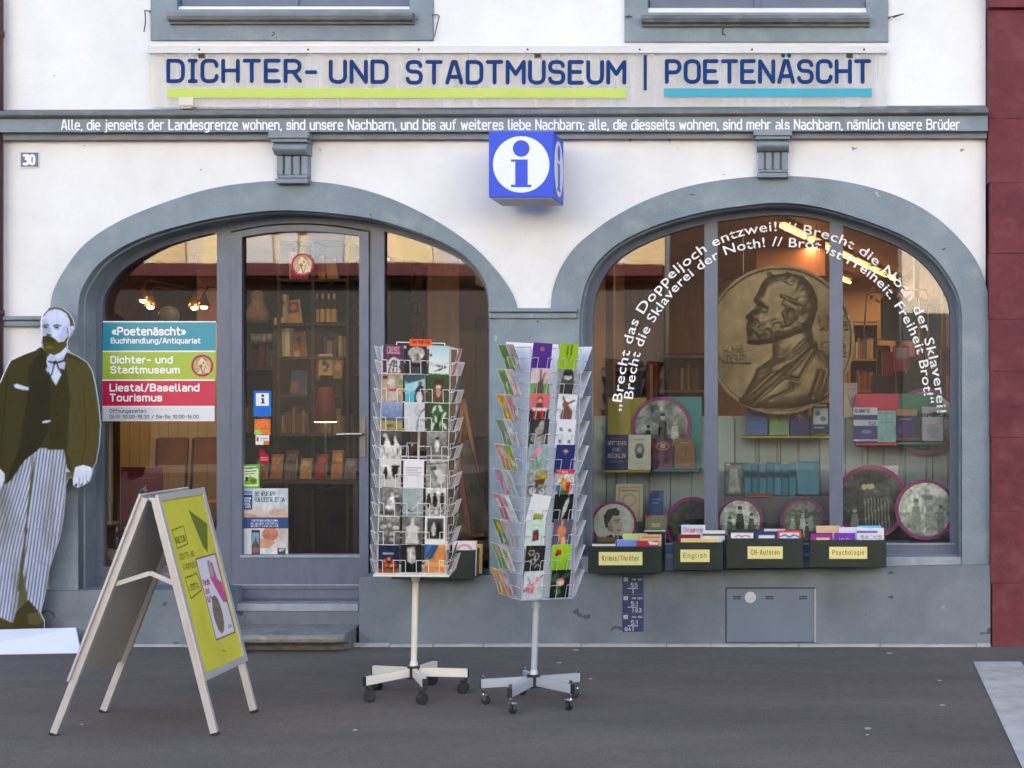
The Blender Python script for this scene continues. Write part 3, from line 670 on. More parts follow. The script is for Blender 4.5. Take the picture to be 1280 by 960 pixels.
child('wall', MB().box((XL - 2.2, .05, 0), (XL - .012, .28, 9.2)).box((XL - 14, .05, 0), (XL - 2.1, 9, 9.2)), wear_mat('beige_plaster', (170, 150, 140), (140, 122, 112), amt=.5), lb)  # long unseen stretch added to keep the sun off the street

# house across the street: what the panes mirror
opp = thing('street_house', 'pale house row across the street behind the photographer', 'building', (0, -24, 0))
OW = wear_mat('pale_facade', (216, 208, 190), (196, 186, 168), amt=.5, vscale=.4, rough=.9)
OS = mat('dark_shopfront', (17, 15, 15), .5); OA = mat('red_awning_cloth', (80, 34, 40), .8); OG = mat('blind_windows', (88, 96, 108), .3); OT = mat('tan_facade', (48, 39, 33), .9)
def ow(x0, x1, z0, z1, m=OW, y=-24.0, t=.3, nm='facade'): child(nm, MB().box((x0, y-t, z0), (x1, y, z1)), m, opp)
ow(-22, -1.2, 4.1, 11); ow(-22, -1.2, 0, 4.1, OS, -23.95, .3, 'shopfront'); ow(-14, -1.2, 4.2, 4.47, OA, -23.3, .6, 'awning')
ow(-1.15, 4.1, 0, 6.2, OT, -24.6, .3, 'facade'); ow(4.15, 24, 3.4, 11, OW, -24.2); ow(4.15, 24, 0, 3.4, OS, -24.15, .3, 'shopfront')
for x in (-12.5, -10, -7.6, -5.2, -2.9, 5.5, 8, 10.6): child('window', MB().box((x, -24.02, 5.2), (x+1.1, -23.9 if x < 4 else -24.1, 7.2)), OG, opp)
rs_ = random.Random(5); x = -14.0
while x < -1.6:
    w_ = rs_.uniform(.25, .9); c_ = rs_.choice(((232, 214, 168), (196, 200, 204), (222, 222, 216), (176, 184, 196), (214, 190, 150)))
    child('facade_strip', MB().box((x, -24.06 + rs_.uniform(.08, .12), 4.46), (x + w_, -23.9, 8.0)), mat('strip_%d_%d_%d' % c_, c_, .9), opp); x += w_ + rs_.uniform(.1, .7)
for x in (-10, -6, -3): child('display_light', MB().box((x, -23.98, .6), (x+1.6, -23.92, 3.0)), mat('shop_display', (50, 42, 36), .5), opp)

# ------------------------------------------------------------------ museum sign above the frieze
sgn = thing('museum_sign', 'long clear sign panel with big dark blue museum letters over lime and teal stripes', 'sign', (X(648), -.06, Z(133)))
YP = -.062
ACR = bpy.data.materials.new('weathered_acrylic'); ACR.use_nodes = True
n = ACR.node_tree.nodes; l = ACR.node_tree.links; b = n['Principled BSDF']; b.inputs['Base Color'].default_value = col((226, 222, 216)); b.inputs['Roughness'].default_value = .25
tcn = n.new('ShaderNodeTexCoord'); mp = n.new('ShaderNodeMapping'); mp.inputs['Scale'].default_value = (9, 1, .7); nz = n.new('ShaderNodeTexNoise'); nz.inputs['Scale'].default_value = 1.2; nz.inputs['Detail'].default_value = 5
l.new(tcn.outputs['Object'], mp.inputs[0]); l.new(mp.outputs[0], nz.inputs[0])
crp = n.new('ShaderNodeValToRGB'); crp.color_ramp.elements[0].position = .42; crp.color_ramp.elements[0].color = col((226, 226, 228)); crp.color_ramp.elements[1].position = .7; crp.color_ramp.elements[1].color = col((206, 198, 186)); l.new(nz.outputs['Fac'], crp.inputs[0]); l.new(crp.outputs[0], b.inputs['Base Color'])
tr = n.new('ShaderNodeBsdfTransparent'); mxs = n.new('ShaderNodeMixShader'); mxs.inputs[0].default_value = .34; l.new(tr.outputs[0], mxs.inputs[1]); l.new(b.outputs[0], mxs.inputs[2]); l.new(mxs.outputs[0], n['Material Output'].inputs[0])
child('acrylic_panel', MB().box((X(187, YP), YP, Z(134, YP)), (X(1109, YP), YP+.005, Z(60, YP))), ACR, sgn)
rl = MB(); rl.box((X(186, YP), YP-.012, Z(67, YP)), (X(1109, YP), -.001, Z(58, YP)))
child('rail', rl, mat('grey_rail', (198, 198, 202), .45, .2, var=.06, vscale=5), sgn, bevel=.003)
for px in (250, 386, 524, 660, 800, 940, 1080):
    sc = MB(); sc.cyl((X(px, YP), YP-.016, Z(62.5, YP)), (X(px, YP), YP-.011, Z(62.5, YP)), .007)
    child('screw', sc, IRON, sgn)
for px in (252, 672, 1062): child('bracket', MB().box((X(px-4, YP), YP-.001, Z(72.5, YP)), (X(px+4, YP), YP+.03, Z(67, YP))), IRON, sgn)
NAVY = mat('navy_sign_letters', (22, 58, 116), .8, spec=.2)
def sign_text(txt, x0, x1, y0, y1, wt=.162, y=YP-.002):
    m = MB(); stroke_mesh(m, txt, X(x0, YP), Z(y1, YP), (y1-y0)/195*(D+YP)/D, y, X(x1, YP)-X(x0, YP), wt=wt, gap=.27); return m
child('lettering', sign_text('DICHTER-', 208, 397, 73.5, 104), NAVY, sgn)
child('lettering', sign_text('UND', 411, 486, 74.5, 105), NAVY, sgn)
child('lettering', sign_text('STADTMUSEUM', 507, 783, 75, 106), NAVY, sgn)
child('lettering', sign_text('POETENÄSCHT', 831, 1089, 74, 105), NAVY, sgn)
m = MB(); m.box((X(804.5, YP), YP-.004, Z(113, YP)), (X(808.5, YP), YP-.001, Z(69, YP))); child('divider_bar', m, NAVY, sgn)
child('lime_stripe', MB().box((X(209, YP), YP-.004, Z(122.5, YP)), (X(783, YP), YP-.001, Z(110.5, YP))), mat('lime_vinyl', (190, 208, 92), .5), sgn)
child('teal_stripe', MB().box((X(830, YP), YP-.004, Z(121, YP)), (X(1090, YP), YP-.001, Z(110.5, YP))), mat('teal_vinyl', (34, 160, 184), .5), sgn)
m = MB(); m.box((X(224, -.05), -.07, Z(133, -.05)), (X(243, -.05), 0, Z(122, -.05))); m.box((X(227, -.05), -.062, Z(136, -.05)), (X(240, -.05), 0, Z(132.5, -.05)))
obj('sensor_box', m, mat('ivory_plastic', (214, 208, 196), .5), label='small ivory sensor box on the white wall under the lime stripe', cat='sensor', bevel=.006)

# info cube
cube = thing('information_cube', 'blue cube sign with a white disc and letter i hanging below the frieze', 'sign', (X(652, -.2), -.2, Z(252, 0)))
BLUE = mat('information_blue', (22, 72, 214), .5, k=.9); PALE = mat('pale_disc', (226, 234, 250), .4); CUBEB = mat('cube_underside', (170, 172, 196), .5)
yf, yb = -.52, -.13
cx0, cx1, cz0, cz1 = X(611, yf), X(692, yf), Z(247, yf), Z(164, yf)
child('housing', MB().box((cx0, yf, cz0), (cx1, yb, cz1)), BLUE, cube, bevel=.005)
child('underside', MB().box((cx0+.008, yf+.008, cz0-.004), (cx1-.008, yb-.008, cz0+.01)), CUBEB, cube)
fx, fz_ = (cx0+cx1)/2, (cz0+cz1)/2; rr_ = .172 * (cx1-cx0) / .395
def idisc(front):
    q = []; 
    d = ring(0, 0, rr_, 48)
    q.append((d, PALE, 'disc', .0012))
    dot = ring(.0, .097*rr_/.172, .051*rr_/.172, 28)
    s_ = rr_/.172
    stem = [(-.062*s_, -.139*s_), (.062*s_, -.139*s_), (.062*s_, -.124*s_), (.04*s_, -.124*s_), (.04*s_, .03*s_), (-.062*s_, .03*s_), (-.062*s_, .016*s_), (-.036*s_, .016*s_), (-.036*s_, -.124*s_), (-.062*s_, -.124*s_)]
    q += [(dot, BLUE, 'letter_dot', .0022), (stem, BLUE, 'letter_stem', .0022)]
    for lp, m_, nm, off in q:
        me = plate_mesh([lp], -off, .0005, nm)
        for v in me.vertices:
            if front: v.co = (fx + v.co.x, yf + v.co.y, fz_ + v.co.z)
            else: v.co = (cx1 - v.co.y, (yf+yb)/2 + v.co.x*.97, fz_ + v.co.z)
        child(nm, me, m_, cube)
idisc(True); idisc(False)
child('bracket', MB().box((fx-.05, yb-.01, fz_-.05), (fx+.05, .0, fz_+.05)), IRON, cube)

# house number
hn = thing('house_number', 'small blue enamel house number plate reading 30', 'sign', (X(37), 0, Z(210)))
m = MB().box((X(25.5), -.008, Z(210)), (X(50), .0, Z(189.5))); child('plate', m, mat('pale_enamel', (214, 220, 236), .3), hn, bevel=.002)
m = MB().box((X(27), -.0105, Z(208.6)), (X(48.6), -.006, Z(191))); child('field', m, mat('navy_enamel', (38, 56, 122), .3), hn)
m = MB(); stroke_mesh(m, '30', X(29.5), Z(207), 14/195, -.012, (45.5-29.5)/195, wt=.24); child('lettering', m, LETTER, hn)

# shutter catches and other ironwork on the wall
def hook(pts, lab):
    m = MB(); m.tube([P(a, b_, Y) for a, b_, Y in pts], .0035, n=6); m.cyl(P(*pts[0][:2], .0), P(pts[0][0], pts[0][1], -.03), .006)
    obj('shutter_catch', m, IRON, label=lab, cat='shutter catch', group='iron shutter catches beside the upper windows')
hook([(187, 14, -.03), (181, 13, -.04), (182, 26, -.04), (180, 40, -.03)], 'long rusty iron hook left of the left upper window')
hook([(541, 19, -.02), (546, 18, -.04), (549, 20, -.05), (543, 46, -.03)], 'rusty iron pin right of the left upper window')
hook([(786, 20, -.03), (781, 21, -.05), (790, 21, -.05)], 'short rusty iron pin left of the right upper window')
hook([(1111, 22, -.03), (1118, 20, -.05), (1130, 17, -.06), (1116, 22, -.05)], 'rusty iron latch sticking out right of the right upper window')
hook([(904, 36, -.03), (903, 42, -.04), (907, 44, -.04)], 'little iron hook under the right upper window sill')

# hydrant plates and access hatch in the plinth
hp = thing('hydrant_plate', 'narrow dark blue water main marker of three stacked enamel tiles under a book crate', 'sign', (X(791, -.06), -.062, Z(790, -.06)))
HB = mat('dark_blue_tile', (48, 66, 104), .4, var=.12, vscale=14); HW = mat('worn_white_marks', (196, 198, 204), .6)
for i, (a, t1, big, bl, brt) in enumerate((('SR', 'NW 100', '5.5', '.', '.'), ('KR', 'NW 200', '5.1', '.', '0.3'), ('KR', 'NW 150', '5.1', '0.4', '.'))):
    y0 = 720 + i*23.4; Yh = -.066
    tile = child('tile', MB().box((X(778, Yh), Yh, Z(y0+22.9, Yh)), (X(804.5, Yh), -.058, Z(y0, Yh))), HB, hp, bevel=.002)
    m = MB(); s_ = (D-.06)/F
    stroke_mesh(m, a, X(779.5, Yh), Z(y0+7, Yh), 5.4*s_, Yh-.002, 5.6*s_, wt=.2); stroke_mesh(m, t1, X(790, Yh), Z(y0+5.6, Yh), 2.6*s_, Yh-.002, 13*s_, wt=.2)
    stroke_mesh(m, big, X(788.5, Yh), Z(y0+14, Yh), 5.6*s_, Yh-.002, 8.5*s_, wt=.18)
    m.box((X(784.5, Yh), Yh-.002, Z(y0+16, Yh)), (X(797.5, Yh), Yh-.0005, Z(y0+15, Yh))); m.box((X(790.8, Yh), Yh-.0022, Z(y0+22, Yh)), (X(791.9, Yh), Yh-.0007, Z(y0+16, Yh)))
    if bl != '.': stroke_mesh(m, bl, X(781, Yh), Z(y0+21.8, Yh), 4.8*s_, Yh-.002, 8*s_, wt=.2)
    if brt != '.': stroke_mesh(m, brt, X(794, Yh), Z(y0+21.8, Yh), 4.8*s_, Yh-.002, 8*s_, wt=.2)
    child('marking', m, HW, tile)
ht = thing('access_hatch', 'grey metal access hatch with a round cap in the plinth under the crates', 'hatch', (X(962, -.06), -.06, Z(804, -.06)))
Yh = -.062
child('hatch_gap', MB().box((X(906.5, Yh), -.0625, Z(803.5, Yh)), (X(1019, Yh), -.055, Z(734, Yh))), mat('hatch_joint', (66, 72, 82), .8), ht)
child('cover', MB().box((X(908.3, Yh), -.070, Z(802.3, Yh)), (X(1017.3, Yh), -.0622, Z(736, Yh))), mat('grey_hatch_paint', (112, 124, 140), .5, var=.06, vscale=5, bump=.1, bscale=18), ht, bevel=.003)
m = MB()
for px in (921.5, 962, 1004):
    for dy in (0, 2.7): m.box((X(px-5, Yh), -.0712, Z(746.2+dy, Yh)), (X(px+5, Yh), -.069, Z(744.9+dy, Yh)))
child('slot', m, DARK, ht)
child('round_cap', MB().cyl((X(938, Yh), -.074, Z(746.5, Yh)), (X(938, Yh), -.066, Z(746.5, Yh)), .036, n=28), mat('ivory_cap', (204, 206, 204), .4), ht, bevel=.002)
m = MB(); m.box((X(1017.8, Yh), -.064, Z(803, Yh)), (X(1020, Yh), -.056, Z(736, Yh))); child('filler_strip', m, mat('pale_mortar'), ht)

# white arc lettering on the display window
def text_mesh(txt, size=1.0, off=.008):
    cu = bpy.data.curves.new('t', 'FONT'); cu.body = txt; cu.size = size; cu.offset = off; cu.resolution_u = 3; cu.space_character = 1.06
    ob = bpy.data.objects.new('t', cu); me = bpy.data.meshes.new_from_object(ob); bpy.data.objects.remove(ob); return me
def arc_text(txt, path, hpx, y, label, off=.008):
    me = text_mesh(txt, 1.0, off); pts = [np.array((X(a, y), Z(b_, y))) for a, b_ in spline(path, 8)]
    seg = [0]
    for a, b_ in zip(pts[:-1], pts[1:]): seg.append(seg[-1] + float(np.linalg.norm(b_-a)))
    xs = [v.co.x for v in me.vertices]; x0, x1 = min(xs), max(xs); k = seg[-1] / (x1-x0); hs = hpx * (D+y)/F / .73
    sg = np.array(seg); PX = np.array([p[0] for p in pts]); PZ = np.array([p[1] for p in pts])
    for v in me.vertices:
        s_ = (v.co.x - x0) * k; a = np.array((np.interp(s_, sg, PX), np.interp(s_, sg, PZ)))
        e = .03; t0 = np.array((np.interp(max(s_-e, 0), sg, PX), np.interp(max(s_-e, 0), sg, PZ))); t1 = np.array((np.interp(min(s_+e, sg[-1]), sg, PX), np.interp(min(s_+e, sg[-1]), sg, PZ)))
        t = (t1-t0)/np.linalg.norm(t1-t0); q = a + np.array((-t[1], t[0])) * v.co.y * hs
        v.co = (q[0], y, q[1])
    o = obj('window_lettering', me, LETTER, label=label, cat='lettering'); return o
arc_text('„Brecht das Doppeljoch entzwei! // Brecht die Noth der Sklaverei!', [(775.5, 514), (778, 496), (783, 461), (791, 426), (797, 406), (808, 387), (816, 377), (837, 352), (866, 327), (893, 308.5), (930, 294.5), (972, 288.5), (1000, 292), (1030, 298), (1059, 309), (1088, 327), (1124, 362), (1147, 399), (1158, 436), (1166, 470), (1170, 497), (1171.5, 516)], 12.6, YF-.004, 'white outer arc of lettering on the display window, starting with Brecht das Doppeljoch')
arc_text('Brecht die Sklaverei der Noth! // Brot ist Freiheit. Freiheit Brot!“', [(791, 499), (796, 462), (804.5, 430), (812, 414), (826, 390), (850, 360), (883, 332.5), (915, 316), (960, 308), (984, 308.5), (1020, 312), (1046, 323), (1075, 339), (1104, 364), (1130, 402), (1144, 434), (1151, 465), (1155, 494), (1156.5, 505)], 12.2, YF-.004, 'white inner arc of lettering on the display window, reading Brecht die Sklaverei der Noth')

# sign stack on the left pane
ws = thing('window_sign', 'four stacked teal, lime, red and white sign panels on the left shop pane', 'sign', (X(198, .19), .19, Z(526, .19)))
YW = .205
for (y0, y1, a, b_, c, nm) in ((403, 438, 0, 0, (40, 146, 170), 'teal_panel'), (440, 474.5, 0, 0, (166, 188, 62), 'lime_panel'), (476, 508, 0, 0, (204, 32, 76), 'red_panel'), (509, 526.5, 0, 0, (222, 224, 232), 'white_panel')):
    f = (y0-403)/123; xl = 129 - 3.2*f; xr = 270 - 2*f
    p_ = MB().quad((X(xl-.4, YW), YW, Z(y1, YW)), (X(xr, YW), YW, Z(y1, YW)), (X(xr, YW), YW, Z(y0, YW)), (X(xl, YW), YW, Z(y0, YW)))
    po = child(nm, p_, mat(nm, c, .35), ws); m = MB(); u = (D+YW)/F
    def T(s_, x0, x1, yb_, h, wt=.19): stroke_mesh(m, s_, X(x0, YW), Z(yb_, YW), h*u, YW-.002, (x1-x0)*u, wt=wt, gap=.26)
    if nm == 'teal_panel': T('«Poetenäscht»', 139, 233, 419.5, 11); T('Buchhandlung/Antiquariat', 138.5, 251, 429.5, 7.4, .17)
    if nm == 'lime_panel': T('Dichter- und', 138, 216, 454.5, 9.6); T('Stadtmuseum', 138, 225, 467, 9.6)
    if nm == 'red_panel': T('Liestal/Baselland', 137, 249.5, 489.5, 10); T('Tourismus', 137, 203, 502, 10)
    if nm == 'white_panel': T('Öffnungszeiten:', 137, 184, 516, 4.6, .16); T('Di-fr 10.00-18.30 / Sa-So 10.00-16.00', 137, 249, 523.2, 4.8, .16)
    child('lettering', m, LETTER if nm != 'white_panel' else mat('navy_small_print', (66, 66, 110), .5), po)
    child('white_rule', MB().box((X(xl, YW), YW-.003, Z(y0, YW)), (X(xr, YW), YW+.001, Z(y0-1.6, YW))), LETTER, po)
def medal_pic(nn=56):
    p = Pic(nn, nn, (-1, -1, 1, 1), (190, 160, 120)); p.C[:] = (176, 40, 96); p.e(0, 0, .80, .80, (196, 168, 128)); p.n(.12, 6, 5)
    p.p([(-.1, -.7), (.25, -.7), (.42, -.45), (.35, -.1), (.7, .2), (.65, .6), (-.45, .75), (-.1, .15), (-.3, .05), (-.34, -.1), (-.42, -.18), (-.28, -.45)], (226, 206, 170))
    p.p([(-.3, 0), (-.05, -.15), (.05, .1), (-.1, .2), (-.28, .1)], (150, 116, 82)); p.l([(-.1, .2), (.05, .7)], .1, (150, 116, 82)); p.e(.12, -.25, .07, .12, (160, 124, 88)); p.p([(-.1, -.7), (.25, -.7), (.42, -.45), (.3, -.4), (.1, -.6)], (150, 116, 82)); p.l([(.3, .0), (.1, .7)], .08, (160, 126, 90))
    p.n(.1, 14, 2); return p
def disc_print(name, pic, cx, cy, r, y, label=None, cat=None, parent=None, group=None, k=.86, matl=None, rx=None, thick=None):
    keep = pic.U**2 + pic.V**2 <= 1.0
    me = print_mesh(pic, 2*r*(rx or 1), 2*r, keep=keep, k=k, name=name)
    for v in me.vertices: v.co = (cx + v.co.x, y, cz_(cy) + v.co.z - r)
    if parent: return child(name, me, matl or PRINT, parent)
    o = obj(name, me, matl or PRINT, label=label, cat=cat, group=group); return o
def cz_(z): return z
lime = [c for c in ws.children if c.name.startswith('lime')][0]
disc_print('medallion', medal_pic(), X(253, YW), Z(457, YW), 14*(D+YW)/F, YW-.003, parent=lime)
disc_print('medal_sticker', medal_pic(), X(377, YF), Z(330.5, YF), 14.6*(D+YF)/F, YF+.02, label='round bronze portrait sticker with purple rim at the top of the door glass', cat='sticker')

# stickers and poster on the door glass
def glass_print(name, pic, x0, y0, x1, y1, label, cat='sticker', y=YF+.018, k=.86):
    u = (D+y)/F; me = print_mesh(pic, (x1-x0)*u, (y1-y0)*u, .001, k=k, name=name)
    o = obj(name, me, PRINT, label=label, cat=cat); o.location = (X((x0+x1)/2, y), y, Z(y1, y)); return o
p = Pic(34, 48, (0, 0, 22, 33), (30, 112, 205)); p.r(3, 3, 19, 19.5, (240, 242, 248)); p.e(11.5, 6.5, 1.9, 1.9, (30, 22, 60)); p.r(10.2, 9.6, 13, 16.2, (30, 22, 60)); p.r(9, 9.6, 12, 10.6, (30, 22, 60)); p.r(9, 15.4, 14.3, 16.6, (30, 22, 60))
glass_print('information_sticker', p, 317, 488.5, 339, 520.5, 'blue sticker with a dark letter i in a white square on the door')
p = Pic(30, 32, (0, 0, 20, 20), (226, 110, 60)); p.n(.5, 4, 3, (236, 160, 40)); p.r(0, 14, 9, 20, (168, 206, 90)); p.n(.2, 9, 4)
glass_print('autumn_sticker', p, 318, 524, 338, 543.5, 'orange autumn leaf sticker under the blue information sticker')
p = Pic(26, 20, (0, 0, 17, 12), (236, 236, 236)); p.r(1, 2, 4, 8, (210, 60, 40)); p.r(10, 7, 17, 12, (230, 120, 50)); p.l([(6, 4), (15, 4)], 1, (150, 150, 160)); p.l([(6, 6.5), (15, 6.5)], .8, (150, 150, 160))
glass_print('white_sticker', p, 319.5, 544, 336.5, 556, 'small white sticker with orange corner under the autumn sticker')
p = Pic(26, 40, (0, 0, 15, 20), (20, 16, 18)); p.e(5, 6, 4.5, 5.5, (150, 22, 40)); p.e(8, 12.5, 6.5, 7, (170, 26, 46)); p.l([(3, 11), (12, 11)], .7, (230, 170, 180)); p.l([(3, 13.5), (12, 13.5)], .7, (230, 170, 180))
m_ = (((p.U-5)/4.5)**2 + ((p.V-6)/5.5)**2 <= 1) | (((p.U-8)/6.5)**2 + ((p.V-12.5)/7)**2 <= 1)
u = (D+YF)/F; me = print_mesh(p, 15*u, 22*u, keep=m_); o = obj('red_sticker', me, PRINT, label='dark red comma shaped sticker on the door glass', cat='sticker'); o.location = (X(329, YF), YF+.018, Z(582, YF))
p = Pic(34, 46, (0, 0, 22, 29), (92, 190, 60)); p.r(2, 2, 20, 27, (222, 232, 190)); p.p([(3, 20), (10, 14), (19, 18), (19, 25), (3, 25)], (130, 170, 60)); p.e(6, 18, 2, 3, (40, 50, 36)); p.e(14, 20.5, 4, 3, (96, 110, 40)); p.l([(4, 5), (18, 4)], 1.6, (50, 90, 60)); p.l([(4, 9), (17, 8)], 1.2, (90, 130, 70)); p.l([(5, 12), (16, 11)], .8, (90, 130, 70)); p.p([(22, 0), (22, 10), (17, 0)], (92, 190, 60))
glass_print('green_sticker', p, 302.5, 580.5, 324.5, 610, 'green sticker with a small cartoon scene at the left of the door')
p = Pic(150, 210, (0, 0, 60, 86), (196, 208, 212)); p.g(18, 38, (190, 208, 214), (214, 176, 150)); p.n(.25, 5, 8, (230, 236, 236)); p.e(10, 36, 12, 4, (196, 150, 128)); p.e(48, 31, 12, 5, (206, 170, 150))
p.g(50, 86, (214, 196, 184), (222, 226, 226)); p.e(38, 58, 10, 9, (206, 130, 100)); p.e(30, 70, 14, 6, (214, 160, 130)); p.e(48, 76, 10, 6, (224, 214, 206)); p.n(.18, 7, 4)
p.r(3, 8, 16, 27, (44, 74, 124)); p.r(3, 3, 16, 7, (110, 140, 176))
for i in range(4): p.t(['REGION', 'LIESTAL', 'BASEL', 'LAND'][i], 4.5, 14+i*3.6, 2.4, (220, 228, 240), 9, .18)
p.t('DIE NEUE APP', 19, 9.5, 5.2, (60, 76, 90), 25, .14); p.t('FÜR LIESTAL IST DA!', 19, 17, 5.2, (60, 76, 90), 37, .14)
p.r(0, 37, 60, 51, (58, 82, 134))
for i, tx in enumerate(('STADTTOUREN | HOTELS | ESSEN', 'MIT BILDERN UND | MARKT', 'AKTUELLE INFOS | KULTUR')): p.t(tx, 14 if i else 15, 42+i*3.6, 2.2, (224, 228, 240), 34 if i else 32, .16)
p.r(6, 53, 14, 84, (206, 212, 216)); p.r(14.5, 53, 25, 85, (40, 56, 80)); p.r(15.5, 56, 24, 82, (120, 160, 190)); p.p([(15.5, 82), (15.5, 72), (19, 66), (20, 60), (21, 66), (24, 72), (24, 82)], (80, 84, 96)); p.r(15.5, 75, 24, 82, (150, 100, 90)); p.r(47, 76, 57, 84.5, (70, 72, 80)); p.t('APP', 49, 80, 3, (230, 230, 232), 6)
p.r(0, 0, 60, .6, (226, 230, 230)); p.r(0, 0, .6, 86, (226, 230, 230))
glass_print('app_poster', p, 299.5, 610.5, 360, 695, 'pale town app poster with a blue band at the bottom of the door glass', 'poster')
# ------------------------------------------------------------------ cardboard man
YC = -.16
OUT = [(57, 388), (61, 385), (68, 383), (78, 385), (86, 391), (91, 399), (93, 407), (92.5, 411), (89, 419), (85, 424), (83.5, 428), (84, 436), (88, 441), (98, 446), (109, 453), (115, 464), (119, 480), (123, 505), (125.5, 530), (124, 556), (120, 578), (116, 585), (116, 590), (112, 602), (104, 607), (97, 610), (91, 607), (91, 598), (86, 597), (82, 606), (81, 622), (79, 645), (75, 670), (66, 697), (61, 712), (58, 732), (54, 752), (50, 766), (55, 776), (55, 786), (20, 789), (0, 791), (-22, 791), (-24, 760), (-20, 700), (-18, 640), (-16, 612), (-24, 606), (-30, 590), (-26, 560), (-18, 520), (-8, 490), (0, 477), (3, 470), (7, 461), (13, 450), (28, 443), (44, 437), (51, 431), (49, 429), (52, 424), (51, 410), (51, 400), (53, 393)]
cut = thing('cardboard_cutout', 'life size cardboard cutout of a bearded man in dark jacket and striped trousers', 'cutout', (X(20, YC), YC, 0))
cp = Pic(320, 830, (-32, 380, 128, 793), (190, 198, 226))
SK, OL, OLD, LB, BR = (200, 212, 244), (58, 53, 20), (40, 36, 12), (206, 216, 242), (92, 80, 40)
body = spline(OUT + [OUT[0]], 3)
cp.p([(p_[0], p_[1]) for p_ in OUT if p_[1] > 590] + [(-16, 590), (90, 590)], (92, 88, 58))
# trousers with fine stripes, folds
tr_ = cp.inside([(40, 558), (84, 560), (82, 606), (81, 622), (79, 645), (75, 670), (66, 697), (58, 732), (50, 768), (38, 768), (26, 700), (22, 780), (-2, 786), (-22, 788), (-20, 700), (-16, 600), (10, 575)])
cp.put(tr_, np.array((190, 200, 232)))
ph = cp.U + (cp.V-560)*.22 + 3*np.sin(cp.V*.03)
cp.put(tr_ & ((ph % 4.2) < 1.5) & (cp.U < 40 + (cp.V-560)*-.05), np.array((96, 98, 104)))
ph2 = cp.U + (cp.V-560)*.14
cp.put(tr_ & ((ph2 % 4.2) < 1.5) & (cp.U >= 40 + (cp.V-560)*-.05), np.array((92, 94, 98)))
nzz = vnoise(cp.nu, cp.nv*.5, 9, 11)[..., None]
sh_ = np.clip((nzz-.45)*3, 0, 1)*.45; cp.C[tr_] = (cp.C*(1-sh_) + np.array((92, 90, 70))*sh_)[tr_]
cp.p([(44, 566), (41, 600), (36, 640), (31, 690), (27, 735), (22, 740), (28, 690), (34, 640), (38, 600)], (84, 80, 50))
for a_ in (((50, 640), (66, 652)), ((46, 660), (70, 668)), ((10, 650), (24, 664)), ((2, 700), (20, 706)), ((44, 700), (58, 706))): cp.l(a_, 1.4, (146, 152, 164))
# shoes
cp.p([(20, 765), (36, 750), (48, 764), (55, 776), (55, 787), (22, 790), (14, 786)], (64, 56, 22)); cp.p([(34, 768), (48, 764), (54, 776), (48, 782), (36, 780)], (88, 80, 50)); cp.p([(-22, 780), (-4, 770), (18, 780), (18, 790), (-22, 792)], (74, 64, 28))
# jacket
cp.p([(52, 434), (30, 442), (13, 450), (7, 461), (0, 477), (-8, 490), (-18, 520), (-28, 560), (-28, 586), (-4, 586), (2, 592), (2, 606), (14, 598), (30, 575), (42, 560), (80, 560), (84, 585), (90, 592), (100, 584), (116, 586), (120, 578), (126, 552), (127, 528), (123, 500), (116, 464), (109, 453), (96, 445), (82, 440), (70, 450)], OL)
cp.p([(52, 436), (60, 446), (64, 500), (60, 540), (48, 562), (30, 576), (14, 600), (6, 606), (24, 560), (34, 500), (36, 460)], OLD); cp.p([(66, 470), (82, 445), (86, 500), (82, 562), (60, 562), (62, 520)], (52, 46, 14))
cp.l([(84, 448), (90, 500), (84, 560)], 1.2, OLD); cp.l([(100, 470), (104, 530), (98, 582)], 1, (52, 46, 16)); cp.l([(10, 470), (4, 530), (0, 584)], 1.4, OLD)
for y in (494, 506, 518, 530, 542): cp.e(71, y, 1.0, 1.0, (24, 20, 6))
jm = cp.inside([(82, 446), (110, 454), (123, 500), (126, 550), (114, 584), (90, 590), (84, 562), (88, 500)]); cp.put(jm, np.array((76, 70, 32))); cp.l([(104, 480), (108, 540), (102, 582)], 1.1, (60, 54, 22))
cp.e(58, 527, 6, 1.6, LB, -.2)
cp.p([(17, 481), (21, 479.5), (30, 482.5), (36, 484), (36, 488), (27, 487), (19, 485)], LB)
# shirt, collar, bow tie
cp.p([(59, 446), (66, 440), (76, 436), (84, 431), (83, 441), (78, 452), (70, 482), (66, 476), (60, 462), (58, 452)], LB)
cp.p([(66, 443), (72, 449), (79, 446), (82, 454), (80, 464), (75, 459), (71, 454), (66, 458), (60, 466), (57, 462), (62, 454), (60, 446)], (180, 190, 220))
cp.l([(61, 452), (70, 454), (82, 450)], 2, (40, 44, 60)); cp.l([(70, 452), (74, 462), (81, 463)], 1.8, (44, 46, 50)); cp.l([(68, 455), (64, 470), (58, 466)], 1.8, (60, 64, 74)); cp.e(69, 453, 2.4, 2, (30, 30, 34))
cp.p([(64, 470), (70, 482), (77, 468), (72, 460)], LB)
